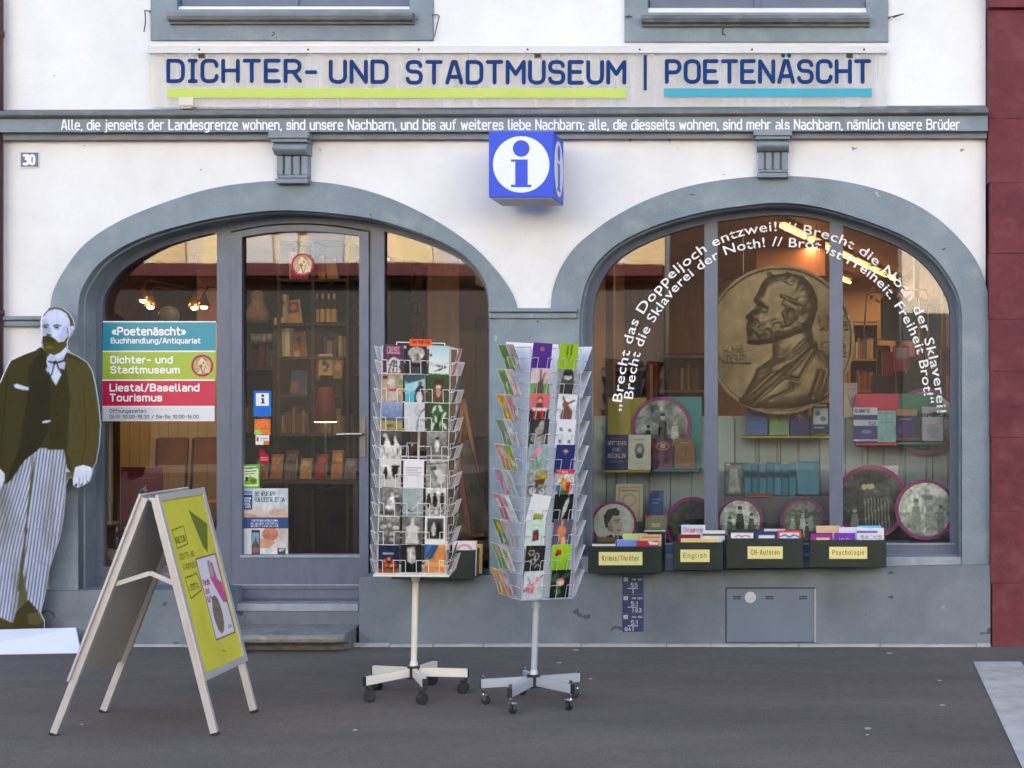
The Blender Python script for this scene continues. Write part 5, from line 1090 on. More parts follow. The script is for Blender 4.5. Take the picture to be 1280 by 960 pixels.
C1 = [  # taller rack, rows from the top, left to right
 ('purple zebra card with pink capitals', (84, 62, 86), [('n', .1, 5, 1), ('t', 'DISI', .2, .42, .3, (240, 150, 180), .6, .2), ('p', [(.2, 1.4), (.25, .8), (.5, .6), (.8, .75), (.85, 1.4)], (226, 220, 222)), ('l', [(.3, 1.3), (.45, .8)], .06, (50, 46, 50)), ('l', [(.5, 1.3), (.55, .75)], .06, (50, 46, 50)), ('l', [(.7, 1.3), (.66, .8)], .06, (50, 46, 50)), ('l', [(.3, 1.0), (.8, 1.1)], .05, (50, 46, 50))]),
 ('dark card of a shaggy white headed animal', (52, 50, 54), [('e', .5, .35, .4, .32, (196, 190, 186)), ('e', .5, .6, .26, .28, (176, 168, 160)), ('e', .55, .55, .07, .2, (120, 100, 70)), ('n', .35, 9, 2), ('e', .5, 1.15, .34, .35, (70, 68, 72)), ('e', .5, .95, .3, .07, (28, 28, 32)), ('n', .2, 14, 7)]),
 ('pale sky card with a snowy slope', (196, 216, 226), [('g', 0, .9, (170, 200, 218), (226, 232, 230)), ('p', [(0, 1.0), (.5, 1.1), (1, .9), (1, 1.4), (0, 1.4)], (236, 236, 232)), ('e', .08, .5, .05, .06, (30, 30, 34)), ('l', [(.35, 1.0), (.75, 1.05)], .05, (50, 50, 60)), ('l', [(.5, 1.2), (.85, 1.05)], .06, (60, 56, 60)), ('l', [(.3, 1.28), (.6, 1.2)], .04, (60, 56, 60))]),
 ('beige collage card with a small dog', (176, 154, 126), [('n', .2, 6, 3), ('e', .15, .18, .12, .1, (60, 54, 50)), ('e', .45, .45, .18, .2, (206, 200, 196)), ('p', [(.3, .6), (.65, .65), (.8, 1.3), (.3, 1.35)], (196, 184, 176)), ('e', .5, .8, .2, .08, (190, 60, 80)), ('e', .9, .4, .12, .14, (110, 150, 90)), ('n', .2, 12, 4)]),
 ('turquoise card with a black and white bird', (96, 190, 204), [('p', [(0, 0), (1, 0), (1, .2), (.2, .45), (0, .3)], (70, 86, 100)), ('p', [(0, .5), (1, .25), (1, .6), (0, 1)], (160, 212, 224)), ('p', [(.45, 1.4), (.5, .8), (.7, .5), (.9, .6), (.95, 1.4)], (44, 50, 66)), ('e', .7, 1.15, .16, .3, (214, 214, 220)), ('e', .76, .45, .1, .1, (150, 80, 70)), ('l', [(.95, .3), (.98, 1.2)], .06, (220, 130, 120)), ('n', .12, 9, 5)]),
 ('green card with a brown squirrel', (62, 92, 56), [('n', .35, 5, 6), ('e', .5, .5, .26, .3, (84, 58, 44)), ('p', [(.2, .25), (.3, .15), (.4, .3)], (70, 50, 40)), ('p', [(.6, .3), (.75, .15), (.8, .3)], (70, 50, 40)), ('e', .5, .95, .34, .45, (110, 74, 54)), ('e', .5, .62, .14, .1, (224, 214, 206)), ('e', .5, .9, .12, .24, (190, 160, 130)), ('n', .25, 12, 8)]),
 ('landscape card of a yellow field under blue sky', (160, 170, 196), [('g', 0, .95, (150, 166, 196), (104, 118, 160)), ('r', 0, .9, 1, 1.4, (166, 152, 96)), ('p', [(0, .86), (.5, .82), (1, .9), (1, .96), (0, .96)], (80, 90, 110)), ('e', .4, 1.2, .2, .06, (90, 100, 60)), ('n', .15, 8, 9)]),
 ('pale grey card of bare twigs', (206, 210, 216), [('l', [(.6, 1.4), (.65, .9), (.8, .5), (1, .3)], .04, (90, 92, 104)), ('l', [(.66, .9), (.9, .85), (1, .95)], .03, (90, 92, 104)), ('l', [(.72, .7), (.5, .4), (.7, .1)], .03, (110, 110, 120)), ('l', [(.8, .5), (.6, .25)], .02, (110, 110, 120)), ('l', [(.62, 1.1), (.85, 1.2)], .025, (110, 110, 120)), ('n', .06, 7, 2)]),
 ('green card of white snowdrops', (58, 84, 52), [('n', .4, 6, 10)] + [('e', x, y, .07, .2, (222, 226, 222), r_) for x, y, r_ in ((.3, .3, .4), (.6, .25, -.3), (.8, .6, .5), (.4, .8, -.2), (.65, 1.0, .3), (.25, 1.15, .2), (.85, 1.15, -.4))] + [('l', [(.1, 1.4), (.3, .4)], .05, (100, 150, 84)), ('l', [(.6, 1.4), (.75, .3)], .05, (100, 150, 84))]),
 ('black and white card of cows in a street', R_(150), bw(11, [(.3, .7, .6, 220), (.7, .7, .6, 210)], 90, 200) + [('e', .35, .7, .2, .16, R_(236)), ('e', .7, .75, .2, .18, R_(230)), ('e', .2, .25, .1, .1, R_(200)), ('l', [(.2, .9), (.2, 1.2)], .06, R_(50)), ('l', [(.8, .9), (.8, 1.2)], .06, R_(60)), ('e', .55, .6, .1, .14, R_(40))]),
 None,
 ('black and white card of a woman walking', R_(140), bw(12, [(.5, .75, .62, 224)], 150, 110, .6) + [('e', .5, .34, .07, .08, R_(40)), ('r', 0, 1.2, 1, 1.27, R_(200))]),
 ('black and white card of leaping dancers', R_(200), bw(13, [(.25, .75, .5, 30), (.7, .62, .75, 24)], 226, 210, 1.0) + [('r', 0, 0, 1, .3, R_(214)), ('p', [(.5, .35), (.95, .3), (.8, .6)], R_(40)), ('r', 0, 1.15, 1, 1.4, R_(196))]),
 ('white text card in the middle of the front', (232, 232, 238), [('l', [(.12, .4), (.88, .4)], .025, (150, 150, 160)), ('l', [(.12, .52), (.7, .52)], .025, (150, 150, 160)), ('l', [(.12, .64), (.88, .64)], .025, (160, 160, 170)), ('l', [(.12, .76), (.75, .76)], .025, (160, 160, 170))]),
 ('grey card of a reclining figure', R_(166), bw(14, [], 190, 150, .3) + [('e', .55, .6, .26, .18, R_(216), .5), ('e', .7, .9, .22, .3, R_(206)), ('l', [(.2, .35), (.5, .9)], .06, R_(60)), ('e', .4, .4, .1, .1, R_(70)), ('l', [(0, .2), (1, .1)], .06, R_(90))]),
 ('grey card of a woman in a white dress', R_(130), bw(15, [], 140, 110, .9) + [('p', [(.42, .5), (.62, .5), (.72, 1.15), (.2, 1.1)], R_(222)), ('e', .52, .36, .08, .1, R_(210)), ('l', [(.5, .5), (.8, .4)], .06, R_(214)), ('n', .5, 10, 3), ('e', .3, 1.3, .3, .1, R_(70))]),
 ('grey green card of a diver', (158, 172, 172), [('n', .15, 5, 16), ('l', [(.4, 1.15), (.95, .5)], .07, (206, 210, 210)), ('l', [(.45, 1.2), (.3, 1.1)], .07, (60, 60, 64)), ('r', 0, 1.22, 1, 1.28, (220, 224, 226)), ('r', 0, 1.28, 1, 1.4, (140, 150, 156))]),
 ('black and white card of boys with bicycles', R_(190), bw(17, [(.15, .7, .6, 40), (.45, .68, .62, 30), (.8, .66, .6, 36)], 220, 190, .9) + [('e', .3, 1.15, .14, .14, R_(50)), ('e', .3, 1.15, .1, .1, R_(190)), ('e', .75, 1.15, .14, .14, R_(50)), ('e', .75, 1.15, .1, .1, R_(190))]),
 ('black and white card of a flock of sheep', R_(120), bw(18, [], 160, 90, .3) + [('e', x, y, .15, .11, R_(g_)) for x, y, g_ in ((.2, .5, 190), (.5, .42, 170), (.8, .55, 200), (.3, .8, 150), (.65, .85, 180), (.2, 1.1, 130), (.6, 1.15, 160), (.9, 1.0, 120))] + [('n', .4, 12, 6)]),
 ('grey card of a pale sculpted back', R_(120), bw(19, [], 130, 110, 1.3) + [('p', [(.42, .3), (.58, .3), (.6, .42), (.85, .55), (.74, .95), (.85, 1.4), (.15, 1.4), (.26, .95), (.15, .55), (.4, .42)], R_(206)), ('e', .5, .2, .1, .13, R_(196)), ('l', [(.5, .5), (.5, 1.2)], .03, R_(170)), ('n', .12, 8, 4)]),
 ('white bordered black and white card of a couple', R_(110), bw(20, [(.42, .72, .6, 205), (.66, .72, .6, 24)], 90, 60, .9, border=.09)),
 ('night card of orange flowers on blue', (30, 40, 70), [('n', .4, 4, 21), ('r', .2, .38, .75, .44, (190, 200, 220))] + [('e', x, y, .1, .1, c) for x, y, c in ((.3, .8, (214, 110, 40)), (.5, .7, (230, 150, 50)), (.7, .8, (200, 60, 40)), (.4, 1.0, (220, 90, 40)), (.62, 1.02, (236, 170, 60)), (.8, 1.0, (190, 60, 50)), (.25, 1.05, (200, 70, 40)))] + [('r', 0, 1.2, 1, 1.4, (150, 84, 40)), ('n', .3, 9, 3)]),
 ('dark card of a pale waterfall', R_(34), [('p', [(.3, .15), (.7, .1), (.72, .9), (.5, 1.0), (.3, .85)], R_(190)), ('n', .5, 9, 22), ('p', [(.1, 1.4), (.2, .8), (.45, .95), (.5, 1.4)], R_(18))]),
 ('abstract card of blue waves and orange', (216, 140, 80), [('p', [(0, 0), (.7, 0), (.4, .7), (0, .8)], (70, 110, 160)), ('l', [(.1, .6), (.4, .1)], .05, (30, 50, 90)), ('l', [(.25, .7), (.55, .1)], .05, (30, 50, 90)), ('p', [(0, .8), (.5, .9), (1, .8), (1, 1.1), (0, 1.1)], (230, 190, 120)), ('n', .25, 7, 23)]),
]
nrow1, p1_, z1_ = 8, .149, .667
US1 = (-.117, 0, .117)
LOC1 = Vector((X(517, -1.6), -1.6, 0))
rack1, slot1 = rack(LOC1, R(7), R(1.3), .35, nrow1, p1_, z1_, US1, .05, .285, 8-7, WIREW, CREAMW, 'black', 'taller cream wire postcard rack with black wheels and an orange header', htop=.025)
GRP1, GRP2 = 'postcards in the cream rack', 'postcards in the silver rack'
cards_made = 0
def card(M, bg, ops, label, group, w_=.105, h_=.148, seed=0, nx=26, ny=36, name='postcard', border=True, back=None):
    p = Pic(nx, ny, (0, 0, 1, 1.4), bg); draw(p, ops); p.blur(1)
    me = print_mesh(p, w_, h_, .0012, edge=(232, 230, 226), back=back or (232, 232, 236), name=name)
    o = obj(name, me, PRINT, label=label, cat='postcard', group=group); o.matrix_world = M; return o
for i, c in enumerate(C1):
    if c is None: continue
    r_, k = divmod(i, 3); rr = random.Random(i)
    card(slot1(0, US1[k], 7 - r_, R(8), (0, rr.uniform(-.002, .004), R(rr.uniform(-1.5, 1.5)) + (R(6) if i == 15 else 0)), o=.005), c[1], c[2], c[0] + ', front of the taller rack', GRP1)
ORD = ('top', 'second', 'third', 'fourth', 'fifth', 'sixth', 'seventh', 'eighth', 'ninth', 'tenth', 'eleventh')
PAL = [(200, 110, 90), (226, 226, 230), (90, 110, 90), (190, 190, 200), (120, 90, 110), (226, 200, 150), (150, 160, 176), (70, 80, 110)]
for side, k in (('left', 3), ('right', 1)):
    for r_ in range(nrow1):
        rr = random.Random(r_*7+k); c = (232, 110, 70) if r_ == 0 else PAL[(r_+k) % 8]; tx = 'orange edged' if r_ == 0 else 'white edged'
        uu = US1[0] if side == 'right' else US1[2]
        card(slot1(k, uu, 7-r_, R(15)), c, [('n', .3, 6, r_+30)], 'postcard seen edge on at the %s side of the taller rack, %s row' % (side, 'top' if r_ == 0 else ORD[r_] + ' from top'), GRP1, nx=8, ny=10)
        card(slot1(k, US1[1], 7-r_, R(13)), PAL[(r_*3+k) % 8], [('n', .3, 6, r_+50)], 'postcard behind the edge of the %s side of the taller rack, %s row' % (side, 'top' if r_ == 0 else ORD[r_] + ' from top'), GRP1, nx=8, ny=10)
p = Pic(40, 12, (0, 0, 40, 12), (236, 92, 44)); p.t('POSTKARTEN', 4, 5.6, 3.2, (70, 40, 40), 32, .3)
hm = print_mesh(p, .115, .046, .004, edge=(226, 84, 40), name='header_card'); ho = obj('header_card', hm, PRINT, rack1)
ho.matrix_basis = rack1.matrix_basis.inverted() @ slot1(0, 0, 8, 0, o=-.16) @ Matrix.Translation((0, 0, -.008))

C2L = [('violet card with a tiny gold emblem', (88, 48, 140), [('e', .5, .28, .1, .1, (200, 160, 110)), ('e', .5, .28, .05, .05, (88, 48, 140)), ('l', [(.66, .34), (.66, .38)], .03, (200, 160, 110))]),
 ('hare card with green grass', (206, 186, 190), [('r', 0, .75, 1, 1.4, (120, 176, 90)), ('p', [(.2, 1.4), (.3, .9), (.5, .5), (.66, .45), (.68, .8), (.7, 1.4)], (96, 84, 74)), ('l', [(.5, .5), (.5, .1)], .08, (110, 92, 84)), ('l', [(.62, .5), (.7, .2)], .07, (120, 100, 92)), ('n', .2, 10, 3)]),
 ('pink card of a child in red stockings', (214, 110, 116), [('r', 0, .75, 1, 1.4, (60, 50, 50)), ('e', .5, .28, .15, .14, (120, 84, 60)), ('e', .5, .34, .1, .1, (222, 180, 156)), ('p', [(.35, .45), (.65, .45), (.7, .75), (.3, .75)], (90, 60, 60)), ('r', .15, .72, .9, .86, (230, 226, 226)), ('p', [(.3, .8), (.46, .85), (.35, 1.3), (.15, 1.35)], (206, 60, 50)), ('p', [(.55, .85), (.7, .8), (.85, 1.35), (.65, 1.3)], (206, 60, 50))]),
 ('dark card of a grey soft toy', (58, 54, 56), [('e', .6, .4, .15, .3, (170, 164, 160), .2), ('e', .5, .6, .22, .2, (156, 150, 146)), ('e', .3, .95, .2, .22, (150, 144, 140)), ('e', .7, 1.0, .22, .22, (140, 134, 130)), ('e', .5, 1.1, .2, .2, (164, 158, 154)), ('n', .3, 12, 5)]),
 ('card of pink tulips on soft green', (150, 180, 176), [('n', .2, 4, 7), ('e', .35, .4, .13, .26, (206, 130, 170), .3), ('e', .55, .3, .11, .22, (220, 150, 180), -.2), ('e', .25, .65, .1, .2, (196, 110, 150), .4), ('l', [(.4, .6), (.6, 1.4)], .06, (90, 130, 80)), ('l', [(.3, .8), (.4, 1.4)], .06, (90, 130, 80)), ('l', [(.7, .7), (.5, 1.4)], .05, (110, 150, 90))]),
 ('card of a bicycle with yellow flowers', (150, 156, 150), [('r', .45, .1, 1, .5, (150, 146, 60)), ('n', .5, 12, 8), ('e', .3, 1.05, .26, .26, R_(50)), ('e', .3, 1.05, .21, .21, R_(196)), ('e', .8, 1.1, .22, .24, R_(50)), ('e', .8, 1.1, .18, .2, R_(196)), ('p', [(.35, .5), (.9, .45), (.85, .75), (.45, .75)], (110, 60, 50)), ('l', [(.3, 1.05), (.45, .7), (.8, 1.1)], .04, R_(40))]),
 ('tilted white card with a little green caravan', (230, 230, 234), [('l', [(.2, .35), (.7, .35)], .02, (140, 140, 150)), ('l', [(.25, .5), (.65, .5)], .02, (140, 140, 150)), ('l', [(.3, .65), (.7, .65)], .02, (140, 140, 150)), ('r', .35, .95, .85, 1.2, (150, 170, 60)), ('e', .45, 1.22, .06, .06, (60, 60, 60)), ('e', .75, 1.22, .06, .06, (60, 60, 60))]),
 ('mint card with a red and black beetle', (204, 222, 212), [('n', .06, 6, 9), ('p', [(.38, .55), (.66, .5), (.72, 1.0), (.36, 1.08)], (56, 44, 44)), ('e', .52, .85, .12, .13, (200, 50, 50)), ('e', .48, .6, .1, .08, (90, 70, 66)), ('l', [(.2, .3), (.8, .28)], .03, (170, 196, 176))]),
 ('black card with a chain of paper rings', R_(40), [(('e'), x, y, .14, .12, R_(206)) for x, y in ()] + [('l', [(.3 + .14*math.cos(t), .35 + .12*math.sin(t)) for t in np.linspace(0, 6.3, 14)], .05, (206, 200, 190)), ('l', [(.6 + .1*math.cos(t), .55 + .17*math.sin(t)) for t in np.linspace(0, 6.3, 14)], .05, (206, 200, 190)), ('l', [(.42 + .13*math.cos(t), .8 + .12*math.sin(t)) for t in np.linspace(0, 6.3, 14)], .05, (206, 200, 190)), ('l', [(.7 + .14*math.cos(t), 1.1 + .14*math.sin(t)) for t in np.linspace(3.1, 6.3, 10)], .05, (206, 200, 190))]),
 ('card of pink blossom on a branch', (196, 210, 212), [('l', [(0, 1.0), (.4, .7), (1, .2)], .05, (96, 66, 60)), ('l', [(.4, .7), (.2, .3)], .03, (96, 66, 60))] + [('e', x, y, .13, .12, c) for x, y, c in ((.3, .7, (222, 140, 150)), (.5, .85, (230, 160, 164)), (.2, .9, (214, 120, 134)), (.55, .6, (226, 150, 160)), (.75, .4, (222, 150, 150)), (.4, 1.0, (206, 110, 124)))] + [('n', .15, 10, 3)])]
C2R = [('lime card with two brown strokes', (150, 190, 40), [('l', [(.42, .12), (.42, .55)], .07, (80, 90, 30)), ('l', [(.62, .1), (.62, .55)], .07, (80, 90, 30)), ('e', .42, .68, .04, .04, (80, 90, 30)), ('e', .6, .68, .04, .04, (80, 90, 30)), ('e', .52, .82, .04, .04, (90, 80, 30)), ('r', .25, 1.3, .75, 1.4, (226, 230, 210))]),
 ('black and white card of an ape hugging its knees', R_(150), [('n', .2, 5, 4), ('e', .5, .35, .3, .34, R_(56)), ('p', [(.25, .3), (.5, .05), (.8, .3), (.85, .7), (.15, .7)], R_(70)), ('e', .5, .42, .2, .14, R_(190)), ('e', .5, .25, .24, .1, R_(40)), ('r', .15, .75, .85, 1.2, R_(56)), ('e', .5, 1.32, .14, .07, R_(210)), ('n', .25, 14, 6)]),
 ('white card of a brown hare from behind', (226, 228, 236), [('p', [(.2, 1.35), (.25, .85), (.4, .6), (.62, .58), (.8, .8), (.85, 1.35)], (120, 84, 70)), ('e', .42, .5, .17, .16, (128, 92, 76)), ('l', [(.38, .4), (.25, .15)], .1, (116, 80, 66)), ('l', [(.55, .45), (.85, .3)], .09, (120, 84, 70)), ('n', .15, 14, 2)]),
 ('white card with four small grey bees', (226, 228, 238), [('l', [(.35, .1), (.7, .1)], .03, (120, 120, 130))] + [o for x, y in ((.25, .5), (.7, .55), (.25, 1.1), (.72, 1.1)) for o in (('e', x, y, .07, .09, R_(90)), ('l', [(x-.1, y-.05), (x+.1, y+.06)], .03, R_(130)))]),
 ('dark blue card with a small gold bird', (40, 52, 110), [('e', .52, .32, .13, .08, (200, 170, 110), .3), ('l', [(.5, .4), (.48, .48)], .03, (200, 170, 110)), ('n', .08, 6, 2)]),
 ('red headed magazine card of a colourful market', (196, 190, 186), [('n', .3, 9, 5), ('r', 0, 0, 1, .22, (200, 60, 70)), ('e', .5, .75, .16, .3, (206, 150, 40)), ('e', .75, .9, .14, .3, (196, 40, 40)), ('e', .25, .95, .16, .2, (60, 110, 160)), ('e', .5, 1.15, .3, .12, (60, 120, 70)), ('e', .42, .45, .06, .07, (120, 80, 60)), ('n', .5, 16, 8), ('t', 'MARKT', .1, .17, .11, (240, 220, 220), .7, .2)]),
 ('black card with a white feather', R_(26), [('e', .62, .65, .1, .5, R_(216), .25), ('l', [(.75, .15), (.45, 1.3)], .02, R_(90)), ('e', .5, 1.1, .05, .25, R_(170), .3), ('n', .25, 14, 4)]),
 ('card of a stretching ginger cat', (92, 88, 110), [('n', .1, 5, 3), ('e', .45, .6, .24, .3, (206, 130, 90)), ('l', [(.45, .5), (.42, .05)], .12, (214, 150, 110)), ('p', [(.3, .7), (.6, .6), (.78, 1.3), (.45, 1.35)], (204, 126, 86)), ('e', .6, 1.1, .12, .2, (226, 180, 150)), ('l', [(.7, 1.2), (.8, 1.05)], .05, (220, 170, 140)), ('n', .15, 12, 6)]),
 ('bright green card with a ladybird', (150, 196, 46), [('g', 0, 1.4, (160, 204, 50), (120, 180, 40)), ('e', .36, .42, .16, .17, (190, 30, 40)), ('e', .26, .5, .08, .08, (40, 30, 30)), ('l', [(.1, .62), (1, .45)], .04, (190, 220, 100)), ('n', .08, 4, 7)]),
 ('dark card of a pink peony bud', (26, 32, 28), [('e', .2, .4, .16, .26, (50, 90, 50), .6), ('e', .75, .3, .24, .1, (50, 90, 50), -.4), ('e', .4, 1.1, .2, .12, (60, 120, 60), .3), ('l', [(.5, .8), (.4, 1.3)], .07, (90, 140, 70)), ('e', .5, .6, .22, .2, (214, 110, 160)), ('e', .5, .68, .2, .13, (222, 196, 150)), ('n', .2, 10, 2)])]
nrow2, p2_, z2_ = 10, .1286, .562
LOC2 = Vector((X(667, -1.85), -1.85, 0)); RZ2 = R(33)
US2 = (-.087, .020, .060)
rack2, slot2 = rack(LOC2, RZ2, R(2.0), .28, nrow2, p2_, z2_, (-.087, .06), .048, .27, 38-33, WIREG, PALEGREY, 'chrome', 'shorter silver wire postcard rack with pale grey foot and small chrome casters')
for lst, k in ((C2L, 1), (C2R, 2)):
    for r_, c in enumerate(lst):
        rr = random.Random(r_*3+k)
        card(slot2(0, (-.087, .06)[k-1], 9-r_, R(9), (0, rr.uniform(-.002, .003), R(rr.uniform(-1.2, 1.2)) + (R(9) if (k == 1 and r_ == 6) else 0)), o=.005), c[1], c[2], c[0] + ', front of the shorter rack', GRP2)
VIV = [(96, 140, 70), (226, 226, 226), (120, 170, 80), (190, 170, 176), (226, 170, 50), (226, 196, 200), (130, 150, 120), (200, 160, 160), (214, 140, 110), (196, 196, 200), (186, 140, 180), (150, 170, 80), (200, 110, 130), (150, 196, 190)]
for r_ in range(nrow2):
    for k, nm in ((2, 'outer'), (1, 'inner')):
        rr = random.Random(r_*5+k); b_ = VIV[(r_*2 + (2-k)*3) % len(VIV)]; b2 = VIV[(r_*3 + k*5 + 1) % len(VIV)]
        # face 3 looks left: its columns run from the front corner backwards
        uu = US2[2] if k == 1 else US2[1]
        card(slot2(3, US2[0] if k == 2 else US2[1], 9-r_, R(24)), b_, [('n', .25, 5, r_+k*20), ('e', rr.uniform(.3, .7), rr.uniform(.4, .9), .25, .3, b2), ('e', rr.uniform(.2, .8), rr.uniform(.8, 1.2), .2, .16, VIV[(r_*7+k) % 14]), ('n', .25, 10, r_), ('r', 0, 0, 1, .06, W_), ('r', 0, 0, .06, 1.4, W_)],
             'narrow sidelong card at the left of the shorter rack, %s column, %s row' % (nm, ORD[r_] + ('' if r_ == 0 else ' from top')), GRP2, nx=16, ny=22)
    for k in (0, 1):
        card(slot2(1, US2[0] if k == 0 else US2[1], 9-r_, R(20), o=.012), PAL[(r_+k*3) % 8], [('n', .3, 5, r_+60)], 'white card back at the right of the shorter rack, %s column, %s row' % (('front', 'rear')[k], ORD[r_] + ('' if r_ == 0 else ' from top')), GRP2, nx=8, ny=10)
for i, u in enumerate((-.095, .0, .095)):
    card(slot2(2, u, 9, R(9), (0, .004, 0)), W_, [('n', .05, 5, i)], 'white topped card on the far side of the shorter rack, %s' % ('left of three', 'middle of three', 'right of three')[2-i], GRP2, nx=6, ny=8)
hb = MB()
for k in range(4):
    a = k*math.pi/2; q = [(-.132, -.135), (.132, -.135)]
    pts = [Matrix.Rotation(a, 3, 'Z') @ Vector((x, y, 0)) for x, y in q]
    hb.quad(*(Vector((pts[0].x, pts[0].y, z2_+.01)), Vector((pts[1].x, pts[1].y, z2_+.01)), Vector((pts[1].x, pts[1].y, z2_+1.28)), Vector((pts[0].x, pts[0].y, z2_+1.28))))
LMx = Matrix.Translation((0, 0, .12)) @ Matrix.Rotation(-RZ2, 4, 'Z') @ Matrix.Rotation(R(2.0), 4, 'Y') @ Matrix.Rotation(RZ2, 4, 'Z') @ Matrix.Translation((0, 0, -.12))
CLEAR = bpy.data.materials.new('milky_clear_sheet'); CLEAR.use_nodes = True; n = CLEAR.node_tree.nodes; l = CLEAR.node_tree.links
n['Principled BSDF'].inputs['Base Color'].default_value = col((226, 230, 242)); tr = n.new('ShaderNodeBsdfTransparent'); mxs = n.new('ShaderNodeMixShader'); mxs.inputs[0].default_value = .35
l.new(tr.outputs[0], mxs.inputs[1]); l.new(n['Principled BSDF'].outputs[0], mxs.inputs[2]); l.new(mxs.outputs[0], n['Material Output'].inputs[0])
obj('backing_sheet', hb.xf(LMx), CLEAR, rack2)
# ------------------------------------------------------------------ display window on the right
YD = .95
DISP = mat('grey_green_display_board', (166, 186, 188), .7, var=.06, vscale=4, streak=4)
dw = thing('display_stand', 'low grey green slatted display wall and deck behind the right window', 'display stand', (X(960, .6), .6, .3))
m = MB(); x = X(732, YD); xe = X(1236, YD)
while x < xe: m.box((x, YD, .3), (min(x+.145, xe), YD+.03, Z(520, YD))); x += .15
m.box((X(732, YD), YD+.031, .3), (xe, YD+.045, Z(520, YD)-.01)); child('slat_wall', m, DISP, dw, bevel=.003)
child('deck', MB().box((X(728, .3), .30, .3), (X(1236, .9), YD-.002, .585)), mat('dark_grey_deck', (104, 106, 112), .7, var=.08), dw)
child('upright_rail', MB().box((X(769, YD), YD-.006, .59), (X(772, YD), YD+.001, Z(524, YD))), mat('slot_rail', (110, 118, 116), .5), dw)
for px in (918, 948, 975, 1056, 1084, 1165): child('upright_rail', MB().box((X(px, YD), YD-.005, .59), (X(px+1.6, YD), YD+.001, Z(524, YD))), mat('slot_rail'), dw)
def shelf_panel(c, nm, x0, y0, x1, y1, lx0, lx1, ly, label, Y=.86):
    t = thing('display_shelf', label, 'shelf', (X((x0+x1)/2, Y), Y, Z(ly, Y)), 'coloured display shelves')
    mm = mat(nm, c, .35)
    if y0 is not None: child('back_panel', MB().box((X(x0, Y), Y, Z(y1, Y)), (X(x1, Y), Y+.006, Z(y0, Y))), mm, t)
    child('ledge', MB().box((X(lx0, Y-.16), Y-.16, Z(ly+4, Y-.16)-.004), (X(lx1, Y-.16), Y+.086, Z(ly+4, Y-.16)+.012)), mm, t, bevel=.002)
    return t
shelf_panel((160, 152, 30), 'olive_sheet', 760, 497, 808, 590, 755, 813, 586, 'olive yellow display shelf at the left end of the window')
shelf_panel((20, 138, 146), 'teal_sheet', 820, 496, 877, 590, 816, 874, 585, 'teal display shelf left of the first mullion')
shelf_panel((168, 158, 30), 'olive_sheet', 927, None, 1037, 0, 927, 1040, 543, 'olive yellow ledge under the bronze medallion')
shelf_panel((206, 40, 90), 'pink_sheet', 1069, 492, 1124, 555, 1069, 1122, 552, 'pink red display shelf right of the second mullion')
shelf_panel((20, 130, 104), 'green_sheet', 1124, 492, 1179, 555, 1122, 1180, 551, 'green display shelf at the right end of the window')
child_shelf = thing('dark_plinth', 'dark grey low plinth under the row of blue volumes', 'plinth', (X(970, .6), .6, .585))
child('block', MB().box((X(905, .55), .55, .586), (X(1037, .55), .9, Z(620, .55))), mat('charcoal_board', (92, 96, 104), .6), child_shelf, bevel=.003)
def book(x0, y0, x1, y1, Y, c, label, ops=(), th=.028, lean=R(9), cat='book', grp='books shown in the display window', nx=40, name='book', edge=(226, 222, 210)):
    u = (D+Y)/F; w_, h_ = (x1-x0)*u, (y1-y0)*u
    p = Pic(nx, int(nx*1.4), (0, 0, 1, 1.4), c); p.n(.05, 6, int(x0)); draw(p, ops); p.blur(1)
    me = print_mesh(p, w_, h_, th, edge=edge, back=c, name=name)
    o = obj(name, me, PRINT, label=label, cat=cat, group=grp); o.rotation_euler = (-lean, 0, 0); o.location = (X((x0+x1)/2, Y), Y, Z(y1, Y)); return o
GOLD = (196, 168, 110)
book(756, 543, 785, 587, .73, (30, 42, 104), 'navy book with cream title Spitteler und Böcklin on the olive shelf', [('t', 'SPITTELER', .1, .42, .15, (222, 216, 190), .8, .16), ('t', 'UND', .34, .66, .13, (222, 216, 190), .3, .16), ('t', 'BÖCKLIN', .14, .92, .15, (222, 216, 190), .72, .16), ('l', [(.2, 1.08), (.8, 1.08)], .02, (200, 196, 180)), ('l', [(.25, .16), (.75, .16)], .03, (120, 126, 160))], nx=70)
book(785, 543, 813, 587, .73, (216, 220, 204), 'white book with a dark oval portrait on the olive shelf', [('e', .5, .62, .22, .28, (110, 116, 124)), ('e', .5, .6, .1, .13, (190, 190, 184)), ('e', .5, .85, .16, .1, (60, 64, 72)), ('l', [(.3, .2), (.7, .2)], .03, (120, 120, 120)), ('l', [(.3, 1.15), (.7, 1.15)], .03, (160, 160, 150))])
book(816, 548, 840, 586, .73, (78, 24, 66), 'dark purple book with a gold oval emblem on the teal shelf', [('e', .5, .35, .36, .2, GOLD), ('e', .5, .35, .3, .15, (110, 50, 60)), ('r', .36, .25, .64, .45, GOLD)])
book(843, 548, 868, 586, .73, (132, 96, 62), 'brown book with faint lettering on the teal shelf', [('l', [(.3, .2), (.7, .2)], .05, (190, 170, 130)), ('l', [(.35, .5), (.6, .4), (.55, .8)], .05, (90, 66, 46)), ('l', [(.2, 1.2), (.8, 1.2)], .04, (180, 160, 120))])
book(769, 605, 803, 652, .55, (206, 200, 168), 'cream folio with an engraved cartouche leaning behind the portrait disc', [('l', [(.12, .12), (.88, .12), (.88, 1.28), (.12, 1.28), (.12, .12)], .02, (150, 140, 110)), ('e', .5, .6, .26, .24, (170, 160, 130)), ('e', .5, .6, .2, .18, (214, 208, 180)), ('l', [(.2, .25), (.8, .25)], .05, (140, 130, 100)), ('l', [(.3, 1.05), (.7, 1.05)], .03, (150, 140, 110))])
